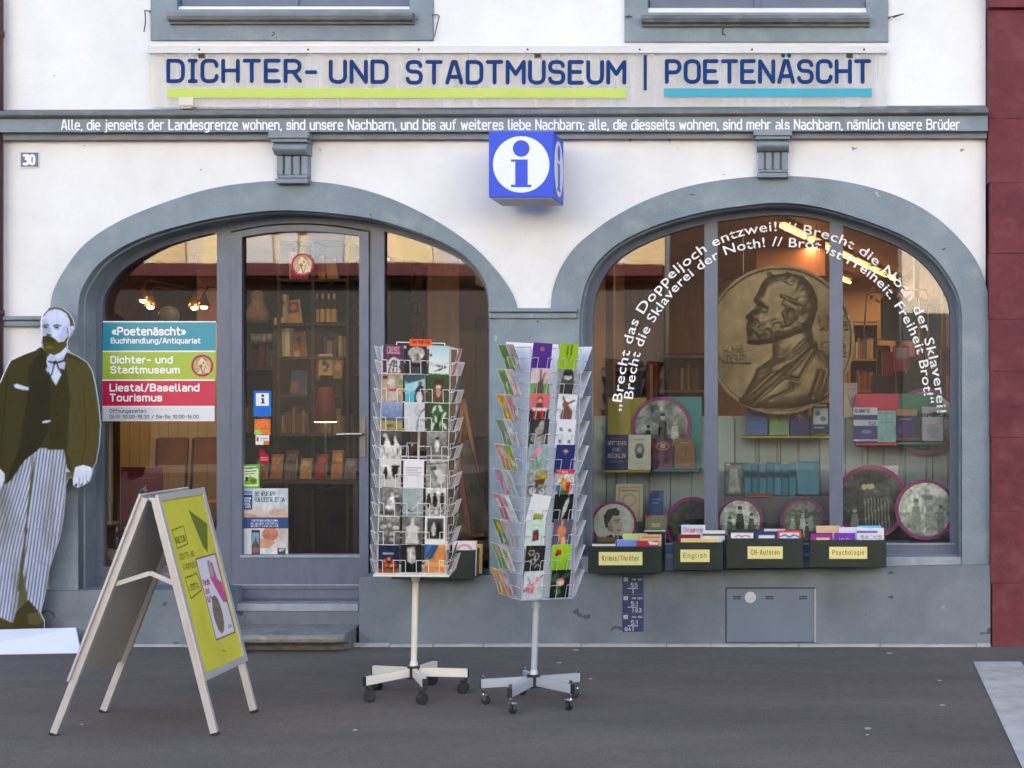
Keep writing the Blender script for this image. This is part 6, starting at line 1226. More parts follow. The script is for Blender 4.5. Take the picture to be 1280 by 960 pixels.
book(811, 613, 829, 645, .62, (54, 86, 150), 'slim blue book with an orange tag beside the cream folio', [('l', [(.2, .5), (.8, .5)], .05, (150, 170, 210)), ('l', [(.2, .7), (.7, .7)], .04, (150, 170, 210)), ('r', 0, 0, .2, .15, (220, 80, 50))])
book(806, 644, 833, 672, .42, (150, 152, 124), 'khaki grey book with a pale label in front of the slim blue book', [('r', .3, .5, .7, .75, (200, 200, 180)), ('r', 0, 0, .3, .16, (220, 80, 50))])
book(933, 505, 959, 544, .74, (58, 98, 166), 'mid blue book at the left of the ledge under the medallion', [('l', [(.2, .3), (.8, .3)], .04, (120, 150, 200)), ('r', 0, 1.2, 1, 1.24, (110, 140, 190))])
book(962, 504, 986, 544, .74, (112, 156, 116), 'green cloth book on the ledge under the medallion', [('e', .5, .5, .2, .3, (90, 130, 94)), ('l', [(.5, .25), (.5, .9)], .04, (80, 116, 84))])
book(988, 505, 1011, 544, .74, (44, 52, 120), 'dark blue book with a gold star on the ledge under the medallion', [('l', [(.3, .35), (.7, .65)], .06, GOLD), ('l', [(.7, .35), (.3, .65)], .06, GOLD), ('l', [(.5, .28), (.5, .72)], .06, GOLD), ('l', [(.22, .5), (.78, .5)], .06, GOLD)])
book(1014, 503, 1037, 541, .74, (30, 60, 90), 'dark book with a pale flower picture at the right of the ledge', [('r', .12, .25, .9, 1.0, (190, 206, 210)), ('e', .35, .5, .14, .12, (90, 120, 120)), ('e', .65, .75, .16, .12, (110, 130, 130)), ('l', [(.15, .12), (.8, .12)], .08, (220, 226, 230)), ('l', [(.15, 1.15), (.7, 1.15)], .05, (200, 210, 216))])
book(905, 578, 929, 620, .6, (58, 92, 104), 'tall dark teal book with a sculpture photograph beside the blue volumes', [('r', .08, .12, .92, 1.3, (110, 124, 130)), ('e', .5, .45, .22, .2, (190, 196, 196)), ('p', [(.3, .6), (.7, .55), (.85, 1.2), (.2, 1.25)], (170, 178, 180)), ('n', .3, 9, 3), ('r', .1, .05, .3, .12, (220, 224, 224))])
for i in range(7):
    x0 = 930 + i*9.4
    book(x0, 579 + (i % 3), x0+8.6, 620, .62, (50, 130, 160) if i % 2 else (64, 146, 172), ('light blue volume with a dark band, number %s of the blue row' % ('first', 'second', 'third', 'fourth', 'fifth', 'sixth', 'seventh')[i]).replace('number ', ''), [('r', 0, .38, 1, .62, (36, 56, 72)), ('r', 0, 0, .08, 1.4, (36, 90, 116))], th=.14, lean=R(0) if i < 5 else R(1), nx=14)
book(997, 576, 1024, 618, .6, (86, 156, 184), 'plain light blue book facing out at the right of the blue volumes', [('n', .05, 4, 3)])
book(933, 614, 965, 620.5, .5, (196, 84, 60), 'flat orange red shelf label in front of the blue volumes', [], th=.003, lean=R(60), cat='label card', name='label_card')
book(1067, 509, 1097, 553, .73, (58, 76, 140), 'blue and white book titled QUARTO on the pink shelf', [('r', 0, 0, 1, .3, (216, 222, 236)), ('t', 'QUARTO', .08, .2, .13, (50, 60, 110), .6, .2), ('r', 0, .5, 1, .74, (200, 210, 230)), ('t', '12', .62, .69, .12, (60, 80, 140), .3, .2), ('e', .55, .98, .22, .08, (120, 140, 190)), ('r', 0, 1.28, 1, 1.34, (214, 220, 236))], nx=60)
book(1097, 513, 1120, 553, .73, (144, 196, 200), 'pale turquoise book on the pink shelf', [('n', .12, 9, 3), ('r', .1, .1, .9, .14, (110, 160, 170)), ('r', .15, .5, .8, .54, (120, 170, 176))])
book(1121, 511, 1147, 551, .73, (34, 34, 90), 'dark blue book with a tan top band on the green shelf', [('r', 0, 0, 1, .3, (186, 150, 110)), ('r', .1, .55, .8, 1.1, (60, 40, 130)), ('l', [(.15, .45), (.7, .45)], .04, (160, 160, 190)), ('r', 0, 1.28, 1, 1.33, (190, 60, 60))])
book(1153, 508, 1179, 551, .73, (200, 204, 222), 'pale book with a black bird mark on the green shelf', [('p', [(.3, .35), (.6, .2), (.95, .3), (.6, .42)], (30, 30, 40)), ('l', [(.1, .8), (.9, .7)], .04, (200, 150, 170)), ('e', .5, 1.0, .3, .2, (176, 180, 206)), ('l', [(.2, 1.25), (.8, 1.25)], .03, (120, 120, 160))])
book(1103, 582, 1123, 612, .62, (206, 210, 206), 'small white book with a black square above a violet base', [('r', .3, .35, .7, .85, (40, 44, 50)), ('e', .5, .6, .1, .15, (150, 150, 150))])
book(1102, 611, 1124, 619, .60, (92, 50, 120), 'violet stand under the small white book', [('l', [(.2, .7), (.8, .7)], .2, (140, 110, 160))], th=.08, lean=0, cat='book stand', name='book_stand')
book(1063, 641, 1092, 668, .5, (50, 62, 96), 'dark navy book lying low beside the flower disc', [('r', .2, 0, .5, .12, (220, 80, 50))])
book(1055, 478, 1072, 522, .9, (206, 208, 196), 'narrow pale sheet with a pink sprig behind the second mullion', [('e', .6, .8, .2, .2, (180, 150, 160)), ('l', [(.3, .5), (.7, 1.2)], .04, (130, 130, 120)), ('l', [(.2, .25), (.8, .25)], .04, (200, 140, 150))], cat='sheet', name='paper_sheet', th=.002, grp=None)
m = MB(); u = (D+YF)/F; stroke_mesh(m, 'kulturticket.ch', X(1147, YF), Z(521.5, YF), 5.5*u, YF+.03, 37*u, wt=.2); obj('glass_lettering', m, mat('black_vinyl', (24, 26, 32), .5), label='small black web address lettering on the glass over the green shelf', cat='lettering')

def photo_disc(cx, cy, r, Y, label, fn, nn=84):
    t = thing('photo_disc', label, 'photo disc', (X(cx, Y), Y, Z(cy+r, Y)), 'round photographs with purple rims'); rr = r*(D+Y)/F
    p = Pic(nn, nn, (-1, -1, 1, 1), (150, 156, 150)); fn(p)
    disc_print('photograph', p, X(cx, Y), Z(cy, Y), rr*.9, Y-.007, parent=t, matl=PRINTM, k=1.0)
    o = ring(X(cx, Y), Z(cy, Y), rr, 56); child('purple_rim', plate_mesh([o], Y-.006, Y+.006, 'rim'), mat('purple_rim_card', (146, 34, 118), .4), t)
def figs(top, bot, fl, seed, hz=.1, base=None):
    def fn(p):
        p.C[:] = R_(top); p.r(-1, hz, 1, 1, R_(bot)); p.n(.45, 6, seed); p.n(.22, 20, seed+3)
        for (x, y, s_, b_, hd_) in fl:
            p.p([(x-.16*s_, y-.3*s_), (x+.16*s_, y-.3*s_), (x+.24*s_, y+.3*s_), (x+.18*s_, y+1.0*s_), (x-.18*s_, y+1.0*s_), (x-.24*s_, y+.3*s_)], R_(b_)); p.e(x, y-.48*s_, .12*s_, .16*s_, R_(hd_)); p.p([(x-.13*s_, y-.5*s_), (x+.13*s_, y-.5*s_), (x+.1*s_, y-.68*s_), (x-.1*s_, y-.68*s_)], R_(max(b_-30, 20)))
        p.n(.18, 20, seed+9); p.C *= np.array((.94, 1.0, .98))
    return fn
def portrait(p):
    p.C[:] = (196, 206, 206); p.n(.06, 4, 3)
    p.p([(-.5, .95), (-.4, .62), (-.1, .5), (.3, .55), (.55, .75), (.6, 1)], (44, 48, 50)); p.p([(-.1, .5), (.1, .45), (.25, .62), (.05, .8)], (200, 204, 204)); p.l([(.1, .6), (.12, 1)], .12, (60, 64, 66))
    p.p([(-.32, -.4), (.2, -.5), (.36, -.1), (.42, .05), (.36, .12), (.36, .35), (.2, .52), (-.1, .45), (-.3, .2)], (186, 182, 172)); p.p([(-.32, -.2), (-.1, -.1), (-.05, .4), (-.3, .3)], (140, 138, 130))
    p.p([(-.46, .0), (-.5, -.4), (-.3, -.72), (.1, -.8), (.3, -.62), (.26, -.42), (-.05, -.42), (-.22, -.1), (-.28, .15), (-.4, .2)], (66, 66, 64)); p.e(-.2, .0, .08, .14, (166, 160, 150))
    p.l([(.06, -.18), (.3, -.2)], .05, (90, 88, 84)); p.e(.17, -.1, .05, .03, (60, 60, 60)); p.l([(.16, .3), (.34, .28)], .04, (110, 100, 96)); p.l([(.34, -.1), (.42, .06), (.34, .12)], .03, (140, 134, 126)); p.n(.1, 14, 5)
photo_disc(827, 533, 37, .84, 'large disc photo of a standing couple under trees behind the purple and brown books', figs(150, 110, [(.05, .0, .75, 50, 190), (.5, .15, .6, 206, 200), (-.5, .3, .5, 70, 180)], 41, .3))
photo_disc(767.5, 655, 28.5, .36, 'disc photo of a dark haired man turned to the right, above the thriller crate', portrait)
photo_disc(866, 656, 35, .46, 'dark disc photo of a crowd partly hidden by the first mullion', figs(66, 50, [(-.5, .2, .4, 30, 120), (-.2, .15, .45, 40, 130), (.15, .2, .4, 34, 110), (.5, .2, .45, 26, 120)], 42, .4))
photo_disc(925, 651, 28.5, .36, 'disc photo of a capped figure among bushes above the author crate', figs(206, 150, [(.0, -.1, .9, 74, 190), (.55, .1, .7, 110, 200), (-.5, .2, .6, 120, 180)], 43, .2))
photo_disc(1003.5, 651, 28, .36, 'disc photo of a family group under dark trees above the author crate', figs(120, 130, [(-.5, .2, .6, 190, 210), (.0, .1, .7, 214, 200), (.4, .15, .6, 170, 210), (.2, .4, .5, 90, 190)], 44, .5))
photo_disc(1089, 627, 46, .5, 'large dark disc photo with a pale bunch of flowers by a garden fence', lambda p: (figs(90, 70, [(-.5, .5, .5, 150, 190)], 45, .3)(p), [p.e(-.1 + .12*math.cos(k*2.3), -.45 + .1*math.sin(k*3.1), .07, .06, (206, 200, 150)) for k in range(9)], [p.l([(-.2 + k*.1, -.1), (-.15 + k*.1, .9)], .03, (150, 154, 150)) for k in range(8)]))
photo_disc(1157, 637, 38, .36, 'pale washed out disc photo of three people at the right end of the window', figs(206, 170, [(-.35, .1, .75, 160, 180), (.15, .05, .8, 178, 196), (.55, .25, .6, 150, 176)], 46, .1))
photo_disc(1157, 527, 42, .88, 'pale disc photo mostly hidden behind the green shelf', figs(190, 150, [(0, 0, .7, 110, 180)], 47, .2))
photo_disc(1034, 640, 24, .7, 'disc photo hidden behind the second mullion', figs(110, 90, [(0, 0, .7, 110, 180)], 48, .2))

# ------------------------------------------------------------------ bronze relief medallion
def medallion(cxp, cyp, rp, Y):
    n_ = 190; u = (D+Y)/F; Rm = rp*u; c0 = (X(cxp, Y), Z(cyp, Y))
    P_ = Pic(n_, n_, (880, 320, 1080, 520)); sx = 200/960.0
    cv = lambda pts: [(880 + a*sx, 320 + b_*sx) for a, b_ in pts]
    Wp = 2*rp*1.02; P_ = Pic(n_, n_, (cxp-Wp/2, cyp-Wp/2, cxp+Wp/2, cyp+Wp/2))
    rad = np.hypot(P_.U-cxp, P_.V-cyp)
    Hh = np.zeros(P_.U.shape)
    def dome(poly, h, soft):
        ins = P_.inside(poly); d = P_.dist(poly + [poly[0]]); return np.where(ins, h*np.sqrt(np.clip(1-(1-np.clip(d/soft, 0, 1))**2, 0, 1)), 0)
    head = cv(spline([(330, 215), (360, 150), (430, 118), (520, 110), (600, 135), (655, 200), (680, 285), (660, 380), (630, 440), (600, 470), (560, 480), (500, 505), (440, 510), (400, 520), (330, 530), (262, 520), (268, 490), (262, 460), (258, 425), (266, 402), (277, 388), (254, 364), (285, 335), (318, 300), (304, 258)], 3))
    neck = cv([(470, 450), (640, 400), (655, 520), (600, 620), (420, 640), (410, 530)])
    coat = cv(spline([(230, 880), (260, 800), (330, 680), (400, 620), (430, 590), (540, 560), (630, 490), (690, 560), (760, 620), (800, 720), (790, 830), (700, 870), (560, 905), (400, 915), (290, 905)], 3))
    Hh = np.maximum(Hh, dome(neck, 11, 20)); Hh = np.maximum(Hh, dome(coat, 12, 18))
    hh = dome(head, 18, 13); Hh = np.maximum(Hh, hh)
    def ridge(pts, h, wd, closed=False):
        d = P_.dist(cv(pts)); return h*np.exp(-(d/(wd*sx))**2)
    Hh += ridge([(330, 700), (470, 640), (620, 500)], 3.2, 14) + ridge([(230, 870), (420, 700), (660, 530)], 3.5, 16) - ridge([(300, 880), (520, 690), (640, 560)], 3, 12)
    Hh += ridge([(490, 725), (570, 740), (640, 620), (680, 560)], -3.2, 8) + ridge([(400, 860), (530, 800), (520, 760)], -3, 8) + ridge([(700, 700), (650, 840)], -3, 16) + ridge([(740, 680), (700, 840)], 2.4, 14)
    Hh += ridge([(330, 680), (380, 660), (430, 690)], 2.6, 12) + ridge([(390, 690), (440, 660)], 2.0, 10) + ridge([(600, 640), (560, 760)], 1.6, 18)
    # face: brow, eye socket, cheek, nose wing, moustache, ear
    Hh += ridge([(318, 262), (345, 285), (372, 305)], 2.4, 14) - ridge([(335, 305), (365, 325)], 3.2, 16) + ridge([(345, 318), (362, 326)], 1.4, 8) + ridge([(290, 350), (305, 372), (285, 384)], 1.8, 10)
    Hh += ridge([(370, 390), (430, 370)], 1.8, 30) - ridge([(310, 385), (330, 420)], 1.4, 10) + ridge([(275, 405), (310, 440), (330, 470)], 2.2, 12) - ridge([(275, 440), (305, 462)], 1.6, 7)
    Hh += ridge([(500, 400), (480, 350), (510, 310), (545, 320), (548, 370), (515, 410), (488, 425)], 3.0, 9) - ridge([(505, 360), (520, 340)], 2.4, 12) - ridge([(470, 430), (520, 425), (555, 380)], 2, 9)
    hair = P_.inside(cv([(380, 100), (520, 100), (620, 130), (700, 280), (660, 430), (560, 400), (560, 320), (470, 300), (480, 240), (560, 200), (480, 160), (390, 150)])); beard = P_.inside(cv([(280, 400), (340, 420), (420, 400), (470, 380), (480, 450), (440, 520), (260, 535), (270, 450)]))
    nz1 = vnoise(P_.nu, P_.nv, 26, 5); nz2 = vnoise(P_.nu*.6+P_.nv*.4, P_.nv*.5+.1, 40, 6)
    Hh += np.where(hair & (hh > 4), 1.0 + (nz2-.5)*7, 0) + np.where(beard & (hh > 2), 1.4 + (nz1-.5)*6.5, 0) + (vnoise(P_.nu, P_.nv, 9, 8)-.5)*1.0
    Hh += ridge([(390, 110), (430, 140), (480, 130)], 2.4, 8) + ridge([(500, 105), (540, 140), (590, 130)], 2.4, 8) + ridge([(470, 245), (520, 270), (600, 300)], 2.2, 9)
    # raised capitals
    for tx, x, y, h, wd in (('ALFR.', 120, 572, 34, 118), ('NOBEL', 95, 640, 48, 186), ('MDCCC', 690, 395, 30, 170), ('XXXIII', 700, 440, 28, 160), ('OB.MD', 695, 548, 28, 150), ('CCCXC', 700, 600, 26, 150)):
        st, L = strokes(tx); k = wd/L
        for s_ in st: Hh += np.where(Hh < 8, ridge([(x + a*k, y - b_*h) for a, b_ in s_], 1.6, 4.5), 0)
    Hh += np.where(rad > rp*.955, 2.0, 0)
    hz = np.clip(Hh, -2, 26)*u*1.0
    vs = []; idx = -np.ones(P_.U.shape, int); cols = []
    keep = rad <= rp
    for j in range(n_):
        for i in range(n_):
            if keep[j, i]: idx[j, i] = len(vs); vs.append((X(P_.U[j, i], Y), Y - .02 - hz[j, i], Z(P_.V[j, i], Y)))
    fs = []
    for j in range(n_-1):
        for i in range(n_-1):
            q = (idx[j+1, i], idx[j+1, i+1], idx[j, i+1], idx[j, i])
            if min(q) >= 0: fs.append(tuple(int(a) for a in q))
    me = bpy.data.meshes.new('relief'); me.from_pydata(vs, [], fs)
    for p in me.polygons: p.use_smooth = True
    BR_ = mat('bronze', (122, 107, 76), .4, .6, var=.4, vscale=7)
    t = thing('bronze_medallion', 'large round bronze relief of a bearded man in left profile hanging in the window', 'relief', (c0[0], Y, c0[1]-Rm))
    child('relief', me, BR_, t)
    child('disc', plate_mesh([ring(c0[0], c0[1], Rm*1.005, 72)], Y-.0195, Y+.02, 'disc'), BR_, t)
    m = MB()
    for dx in (-.25, .25): m.tube([(c0[0]+dx, Y, c0[1]+Rm*.85), (c0[0]+dx, Y, ZC)], .002, 5)
    child('hanging_wire', m, STEEL, t)
medallion(975, 425, 93, .62)

# ------------------------------------------------------------------ rooms: lamps
WARM = (1.0, .74, .46)
TUBE = bpy.data.materials.new('warm_tube'); TUBE.use_nodes = True; e = TUBE.node_tree.nodes['Principled BSDF']; e.inputs['Emission Color'].default_value = (1.0, .58, .2, 1); e.inputs['Emission Strength'].default_value = .45
def tube_lamp(a, b_, label, r=.02, power=7):
    a = Vector(a); b_ = Vector(b_); t = thing('tube_lamp', label, 'ceiling lamp', (a+b_)/2, 'warm tube lamps under the board ceiling')
    child('tube', MB().cyl(a, b_, r, n=10), TUBE, t); child('batten', MB().bar(a + Vector((0, 0, .045)), b_ + Vector((0, 0, .045)), .07, .03), mat('white_batten', (220, 214, 200), .5), t)
    if power:
        L = bpy.data.lights.new('lamp', 'AREA'); L.shape = 'RECTANGLE'; L.size = .08; L.size_y = (b_-a).length; L.energy = power*.14; L.color = WARM
        o = bpy.data.objects.new('lamp_light', L); COL.objects.link(o); o.location = (a+b_)/2 - Vector((0, 0, .06)); o.rotation_euler = (0, 0, math.atan2((b_-a).y, (b_-a).x) - math.pi/2); o.parent = t; o.matrix_parent_inverse = Matrix.Translation(-Vector(t.location))
A0 = Vector((1.68, 2.15, 2.93)); A1 = Vector((3.05, 8.45, 2.93))
for i in range(6):
    f0, f1 = i/6 + .015, (i+1)/6 - .015
    tube_lamp(A0.lerp(A1, f0), A0.lerp(A1, f1), 'warm lit tube in the ceiling line, %s from the window' % ORD[i].replace('top', 'first'), power=16)
OFF = Vector((-.55, 0, -.02))
for i in (3, 5): tube_lamp(A0.lerp(A1, i/6) + OFF, A0.lerp(A1, (i+.7)/6) + OFF, 'short warm tube left of the main ceiling line, %s one' % ('nearer' if i == 3 else 'farther'), power=10)
for i, (x, y) in enumerate(((-2.2, 1.6), (-.9, 1.5), (-2.2, 5.6), (-.8, 5.6))): tube_lamp((x-.4, y, 2.93), (x+.4, y, 2.93), 'added warm tube lamp lighting the bookshop room behind the door, %s' % ('front left', 'front right', 'rear left', 'rear right')[i], power=10 if y > 2 else 4)  # tubes added to light this room and the things facing the street
# wall spotlights seen through the left pane
BULB = bpy.data.materials.new('lit_bulb'); BULB.use_nodes = True; e = BULB.node_tree.nodes['Principled BSDF']; e.inputs['Emission Color'].default_value = (1, .62, .22, 1); e.inputs['Emission Strength'].default_value = 1.5
for i, (px, py, Y) in enumerate(((179, 372, 3.6), (188, 380, 3.7), (243, 381, 3.7), (255, 380, 3.6))):
    c = P(px, py, Y); t = thing('wall_spotlight', 'small lit brass spotlight seen above the teal sign, %s of four' % ('leftmost', 'second', 'third', 'rightmost')[i], 'spotlight', c, 'spotlights on the rear wall')
    child('shade', MB().lathe(c, [(.055, -.02), (.04, .03), (.018, .07), (.012, .10)], 14), mat('brass', (150, 110, 60), .3, .8), t, smooth=True)
    child('bulb', MB().lathe(c + Vector((0, 0, -.035)), [(.01, -.012), (.03, .0), (.03, .018)], 10), BULB, t)
    child('arm', MB().tube([c + Vector((0, 0, .1)), c + Vector((0, .1, .16)), c + Vector((0, .9, .16))], .008, 6), mat('brass'), t)
    L = bpy.data.lights.new('bulb_light', 'POINT'); L.energy = 1.0; L.color = (1, .6, .28); L.shadow_soft_size = .03
    o = bpy.data.objects.new('bulb_light', L); COL.objects.link(o); o.location = c + Vector((0, -.02, -.09)); o.parent = t; o.matrix_parent_inverse = Matrix.Translation(-c)
# ------------------------------------------------------------------ rooms: furniture
def solid(name, a, b_, m, label, cat, group=None, bevel=.004): return obj(name, MB().box(a, b_), m, label=label, cat=cat, group=group, bevel=bevel)
def pbox(x0, y0, x1, y1, Y, dep): return (X(x0, Y), Y, Z(y1, Y)), (X(x1, Y), Y+dep, Z(y0, Y))
pw = MB(); xx = X(150, 4.3)
while xx < X(272, 4.3): pw.box((xx, 4.3, ZF), (xx+.085, 4.34, Z(402, 4.3))); xx += .09
obj('panel_screen', pw, mat('cream_panelling', (206, 186, 140), .6, var=.1), label='cream grooved panelling standing along the rear wall behind the left pane', cat='screen')
obj('dark_curtain', MB().box(*pbox(246, 318, 272, 402, 4.0, .1)), mat('plum_curtain', (58, 30, 36), .9, var=.3, vscale=2, streak=14), label='dark plum curtain right of the spotlights behind the left pane', cat='curtain')
def chair(px, py, Y, rz, label):
    o = thing('folding_chair', label, 'chair', (X(px, Y), Y, ZF), 'folding chairs behind the left pane'); o.rotation_euler = (0, 0, rz)
    PLY = mat('orange_plywood', (222, 128, 54), .4, var=.1, vscale=6); TB = mat('grey_tube', (90, 86, 84), .35, .6)
    b_ = MB(); n_ = 8
    for i in range(n_):
        a0, a1 = -1+2*i/n_, -1+2*(i+1)/n_
        q = lambda a, z, t=0: Vector((a*.11, .2 + .05*(1-a*a) + t + (z-.88)*.2, z))
        b_.hexa([q(a0, .77), q(a1, .77), q(a1, .99), q(a0, .99)], [q(a0, .77, .012), q(a1, .77, .012), q(a1, .99, .012), q(a0, .99, .012)])
    obj('backrest', b_, PLY, o); s_ = MB().box((-.2, -.22, .44), (.2, .16, .455)); obj('seat', s_, PLY, o, bevel=.004)
    for sx in (-1, 1):
        obj('leg', MB().tube([(sx*.115, .22, .98), (sx*.115, .12, .45), (sx*.115, -.22, 0)], .011, 8), TB, o); obj('leg', MB().tube([(sx*.185, -.2, .44), (sx*.185, .26, 0)], .011, 8), TB, o)
    obj('stretcher', MB().tube([(-.21, -.17, .07), (.21, -.17, .07)], .008, 6).tube([(-.21, .21, .06), (.21, .21, .06)], .008, 6), TB, o)
chair(208, 600, 2.5, R(215), 'folding chair with orange plywood back behind the left pane, left of the pair')
chair(252, 600, 2.65, R(215), 'folding chair with orange plywood back beside the door post, right of the pair')
p = Pic(70, 110, (0, 0, 52, 86), (120, 24, 52)); p.n(.08, 4, 3); p.p([(21, 24), (24, 19), (29, 17), (32, 14), (31, 18), (34, 19), (30, 22), (27, 26), (23, 27)], (190, 180, 170)); p.e(27, 21, 3, 2, (90, 80, 76)); p.l([(9, 9), (44, 9)], 1.2, (150, 60, 80)); p.l([(12, 12), (40, 12)], .8, (146, 56, 76))
Y = .6; u = (D+Y)/F; o = obj('red_display_board', print_mesh(p, 52*u, 128*u, .01, edge=(90, 20, 40), back=(90, 20, 40), name='red_display_board'), PRINTM, label='dark red board with a small white emblem standing behind the left pane', cat='display board'); o.location = (X(177, Y), Y, Z(712, Y))
def bottle(px, pyb, Y, h, cg, cl, label, group, r=.036, cap=None):
    c = P(px, pyb, Y); t = thing('bottle', label, 'bottle', c, group)
    child('glass_body', MB().lathe(c, [(r*.95, 0), (r, .01), (r, h*.58), (r*.8, h*.68), (r*.36, h*.78), (r*.34, h*.97)], 16), mat('bottle_glass_%d' % sum(cg), cg, .12), t, smooth=True)
    child('paper_label', MB().lathe(c, [(r*1.03, h*.08), (r*1.03, h*.5)], 16), mat('bottle_label_%d' % sum(cl), cl, .7), t)
    child('cap', MB().lathe(c, [(r*.42, h*.82), (r*.4, h*1.0)], 10), mat('bottle_cap_%d' % sum(cap or cg), cap or cg, .4), t)
for i, (px, pyb, cp_) in enumerate(((146, 690, (206, 176, 60)), (151, 694, (60, 56, 90)), (157, 690, (206, 176, 60)))):
    bottle(px, pyb, .5 + .04*i, .17, (30, 36, 46), (70, 76, 100), 'dark wine bottle low behind the left pane, %s of three' % ('left', 'middle', 'right')[i], 'wine bottles behind the left pane', .02, cp_)
c = P(141.5, 700, .5); obj('white_bowl', MB().lathe(c, [(.03, 0), (.034, .01), (.05, .06), (.056, .075), (.05, .07), (.03, .02)], 20), mat('white_china', (206, 214, 216), .2), label='white footed bowl beside the wine bottles behind the left pane', cat='bowl', smooth=True)
obj('display_bench', MB().box((X(120, .4), .30, ZF), (xm0, .95, Z(706, .45))), WOODD, label='dark wooden bench carrying bottles behind the left pane', cat='bench', bevel=.005)
obj('white_post', MB().box(*pbox(128.5, 520, 132.5, 655, .42, .03)).box(*pbox(135.5, 528, 138.5, 653, .46, .03)).box(*pbox(127.5, 653, 140, 656, .41, .1)), mat('cream_post', (196, 206, 196), .5), label='pale slim stand with two posts at the edge of the left pane', cat='stand')
c = P(211, 402, 2.0); obj('globe_lamp', MB().lathe(c, [(.02, -.05), (.07, 0), (.08, .05), (.06, .1), (.02, .12)], 18), mat('milk_glass', (170, 166, 158), .3), label='grey white globe just above the teal sign inside the shop', cat='globe', smooth=True)

def bookcase(x0, x1, zt, Y, dep, zs, label, posts=()):
    t = thing('bookcase', label, 'bookcase', ((x0+x1)/2, Y+dep/2, ZF)); w_ = .025
    for xx in (x0, x1-w_) + tuple(posts): child('side_panel', MB().box((xx, Y, ZF), (xx+w_, Y+dep, zt)), WOODD, t, bevel=.002)
    ed = sorted([x0] + list(posts) + [x1-w_])
    for z in list(zs) + [zt-.025]: child('shelf', MB().box((x0+w_+.001, Y+.003, z), (x1-w_-.001, Y+dep-.012, z+.022)), WOODD, t, bevel=.002)
    child('back_board', MB().box((x0, Y+dep-.01, ZF), (x1, Y+dep, zt)), mat('black_back', (40, 28, 24), .8), t)
    return t
BC = [(130, 100, 60), (104, 30, 30), (140, 122, 92), (44, 38, 44), (110, 66, 40), (40, 54, 70), (150, 134, 104), (60, 40, 34), (130, 42, 30), (76, 76, 60)]
NAMES = ['ochre', 'red', 'cream', 'dark grey', 'tan', 'slate blue', 'pale', 'brown', 'scarlet', 'olive grey']
def shelf_books(x0, x1, Y, z, hmax, where, seed, grp, n_max=12):
    rr = random.Random(seed); x = x0; i = 0; last = {}
    while x < x1-.03 and i < n_max:
        th = rr.uniform(.02, .05); h = hmax*rr.uniform(.6, .92); ci = rr.randrange(10); dpt = rr.uniform(.13, .19)
        b_ = MB(); b_.box((0, 0, 0), (th, dpt, h), 0); b_.box((.002, .004, h-.0005), (th-.002, dpt-.001, h+.0004), 1)
        o = obj('book', b_, [mat('cloth_%d' % ci, BC[ci], .6), mat('page_edge', (206, 196, 170), .8)], label='%s book, %s from the left on %s' % (NAMES[ci], ('first', 'second', 'third', 'fourth', 'fifth', 'sixth', 'seventh', 'eighth', 'ninth', 'tenth', 'eleventh', 'twelfth')[i], where), cat='book', group=grp, bevel=.002)
        o.location = (x, Y, z); lean_ = R(rr.choice((0, 0, 0, 0, 6)));  o.rotation_euler = (0, lean_, 0); x += th + .003 + (h*math.sin(lean_)); i += 1
YB = 2.1
zs_ = [Z(p_, YB) for p_ in (352, 407, 449, 497, 545, 600)]
bookcase(X(346, YB), X(436, YB), Z(300, YB), YB, .32, zs_, 'dark two bay bookcase facing the street behind the door glass', (X(389, YB),))
bookcase(X(300, YB+.2), X(344, YB+.2), Z(395, YB), YB+.2, .3, [Z(p_, YB) for p_ in (462, 500, 545, 600)], 'low dark bookcase at the left behind the door glass')
bookcase(X(440, YB+.1), X(474, YB+.1), Z(320, YB), YB+.1, .32, [Z(p_, YB) for p_ in (350, 410, 470, 530, 590)], 'narrow dark bookcase at the right behind the door glass')
g3 = 'books on the shelves behind the door'
shelf_books(X(402, YB), X(434, YB), YB+.04, zs_[2]+.023, .2, 'the third shelf of the right bay', 3, g3, 7)
shelf_books(X(349, YB), X(388, YB), YB+.04, zs_[4]+.023, .22, 'the fifth shelf of the left bay', 4, g3, 8)
shelf_books(X(392, YB), X(434, YB), YB+.04, zs_[4]+.023, .22, 'the fifth shelf of the right bay', 5, g3, 8)
shelf_books(X(303, YB+.2), X(343, YB+.2), YB+.24, Z(462, YB)+.023, .22, 'the top shelf of the low bookcase', 6, g3, 8)
shelf_books(X(303, YB+.2), X(343, YB+.2), YB+.24, Z(545, YB)+.023, .22, 'the lower shelf of the low bookcase', 8, g3, 8)
shelf_books(X(442, YB+.1), X(472, YB+.1), YB+.14, Z(350, YB)+.023, .2, 'the top shelf of the narrow bookcase', 9, g3, 6)
shelf_books(X(442, YB+.1), X(472, YB+.1), YB+.14, Z(410, YB)+.023, .2, 'the second shelf of the narrow bookcase', 10, g3, 6)
shelf_books(X(442, YB+.1), X(472, YB+.1), YB+.14, Z(470, YB)+.023, .2, 'the third shelf of the narrow bookcase', 11, g3, 6)
def fb(x0, y0, x1, y1, Y, c, label, ops=(), lean=R(10), roll=0, grp='picture books behind the door glass', th=.02, cat='book', name='book'):
    o = book(x0, y0, x1, y1, Y, c, label, ops, th=th, lean=lean, grp=grp, nx=24, cat=cat, name=name); o.rotation_euler = (-lean, roll, 0); return o
fb(362, 314, 380, 351, YB+.08, (196, 160, 96), 'ochre card leaning at the top left of the door bookcase', [('r', .1, .8, .9, 1.3, (150, 40, 50))], roll=R(-6))
fb(368, 333, 384, 351, YB+.05, (180, 40, 60), 'red booklet under the portrait sticker on the door bookcase')
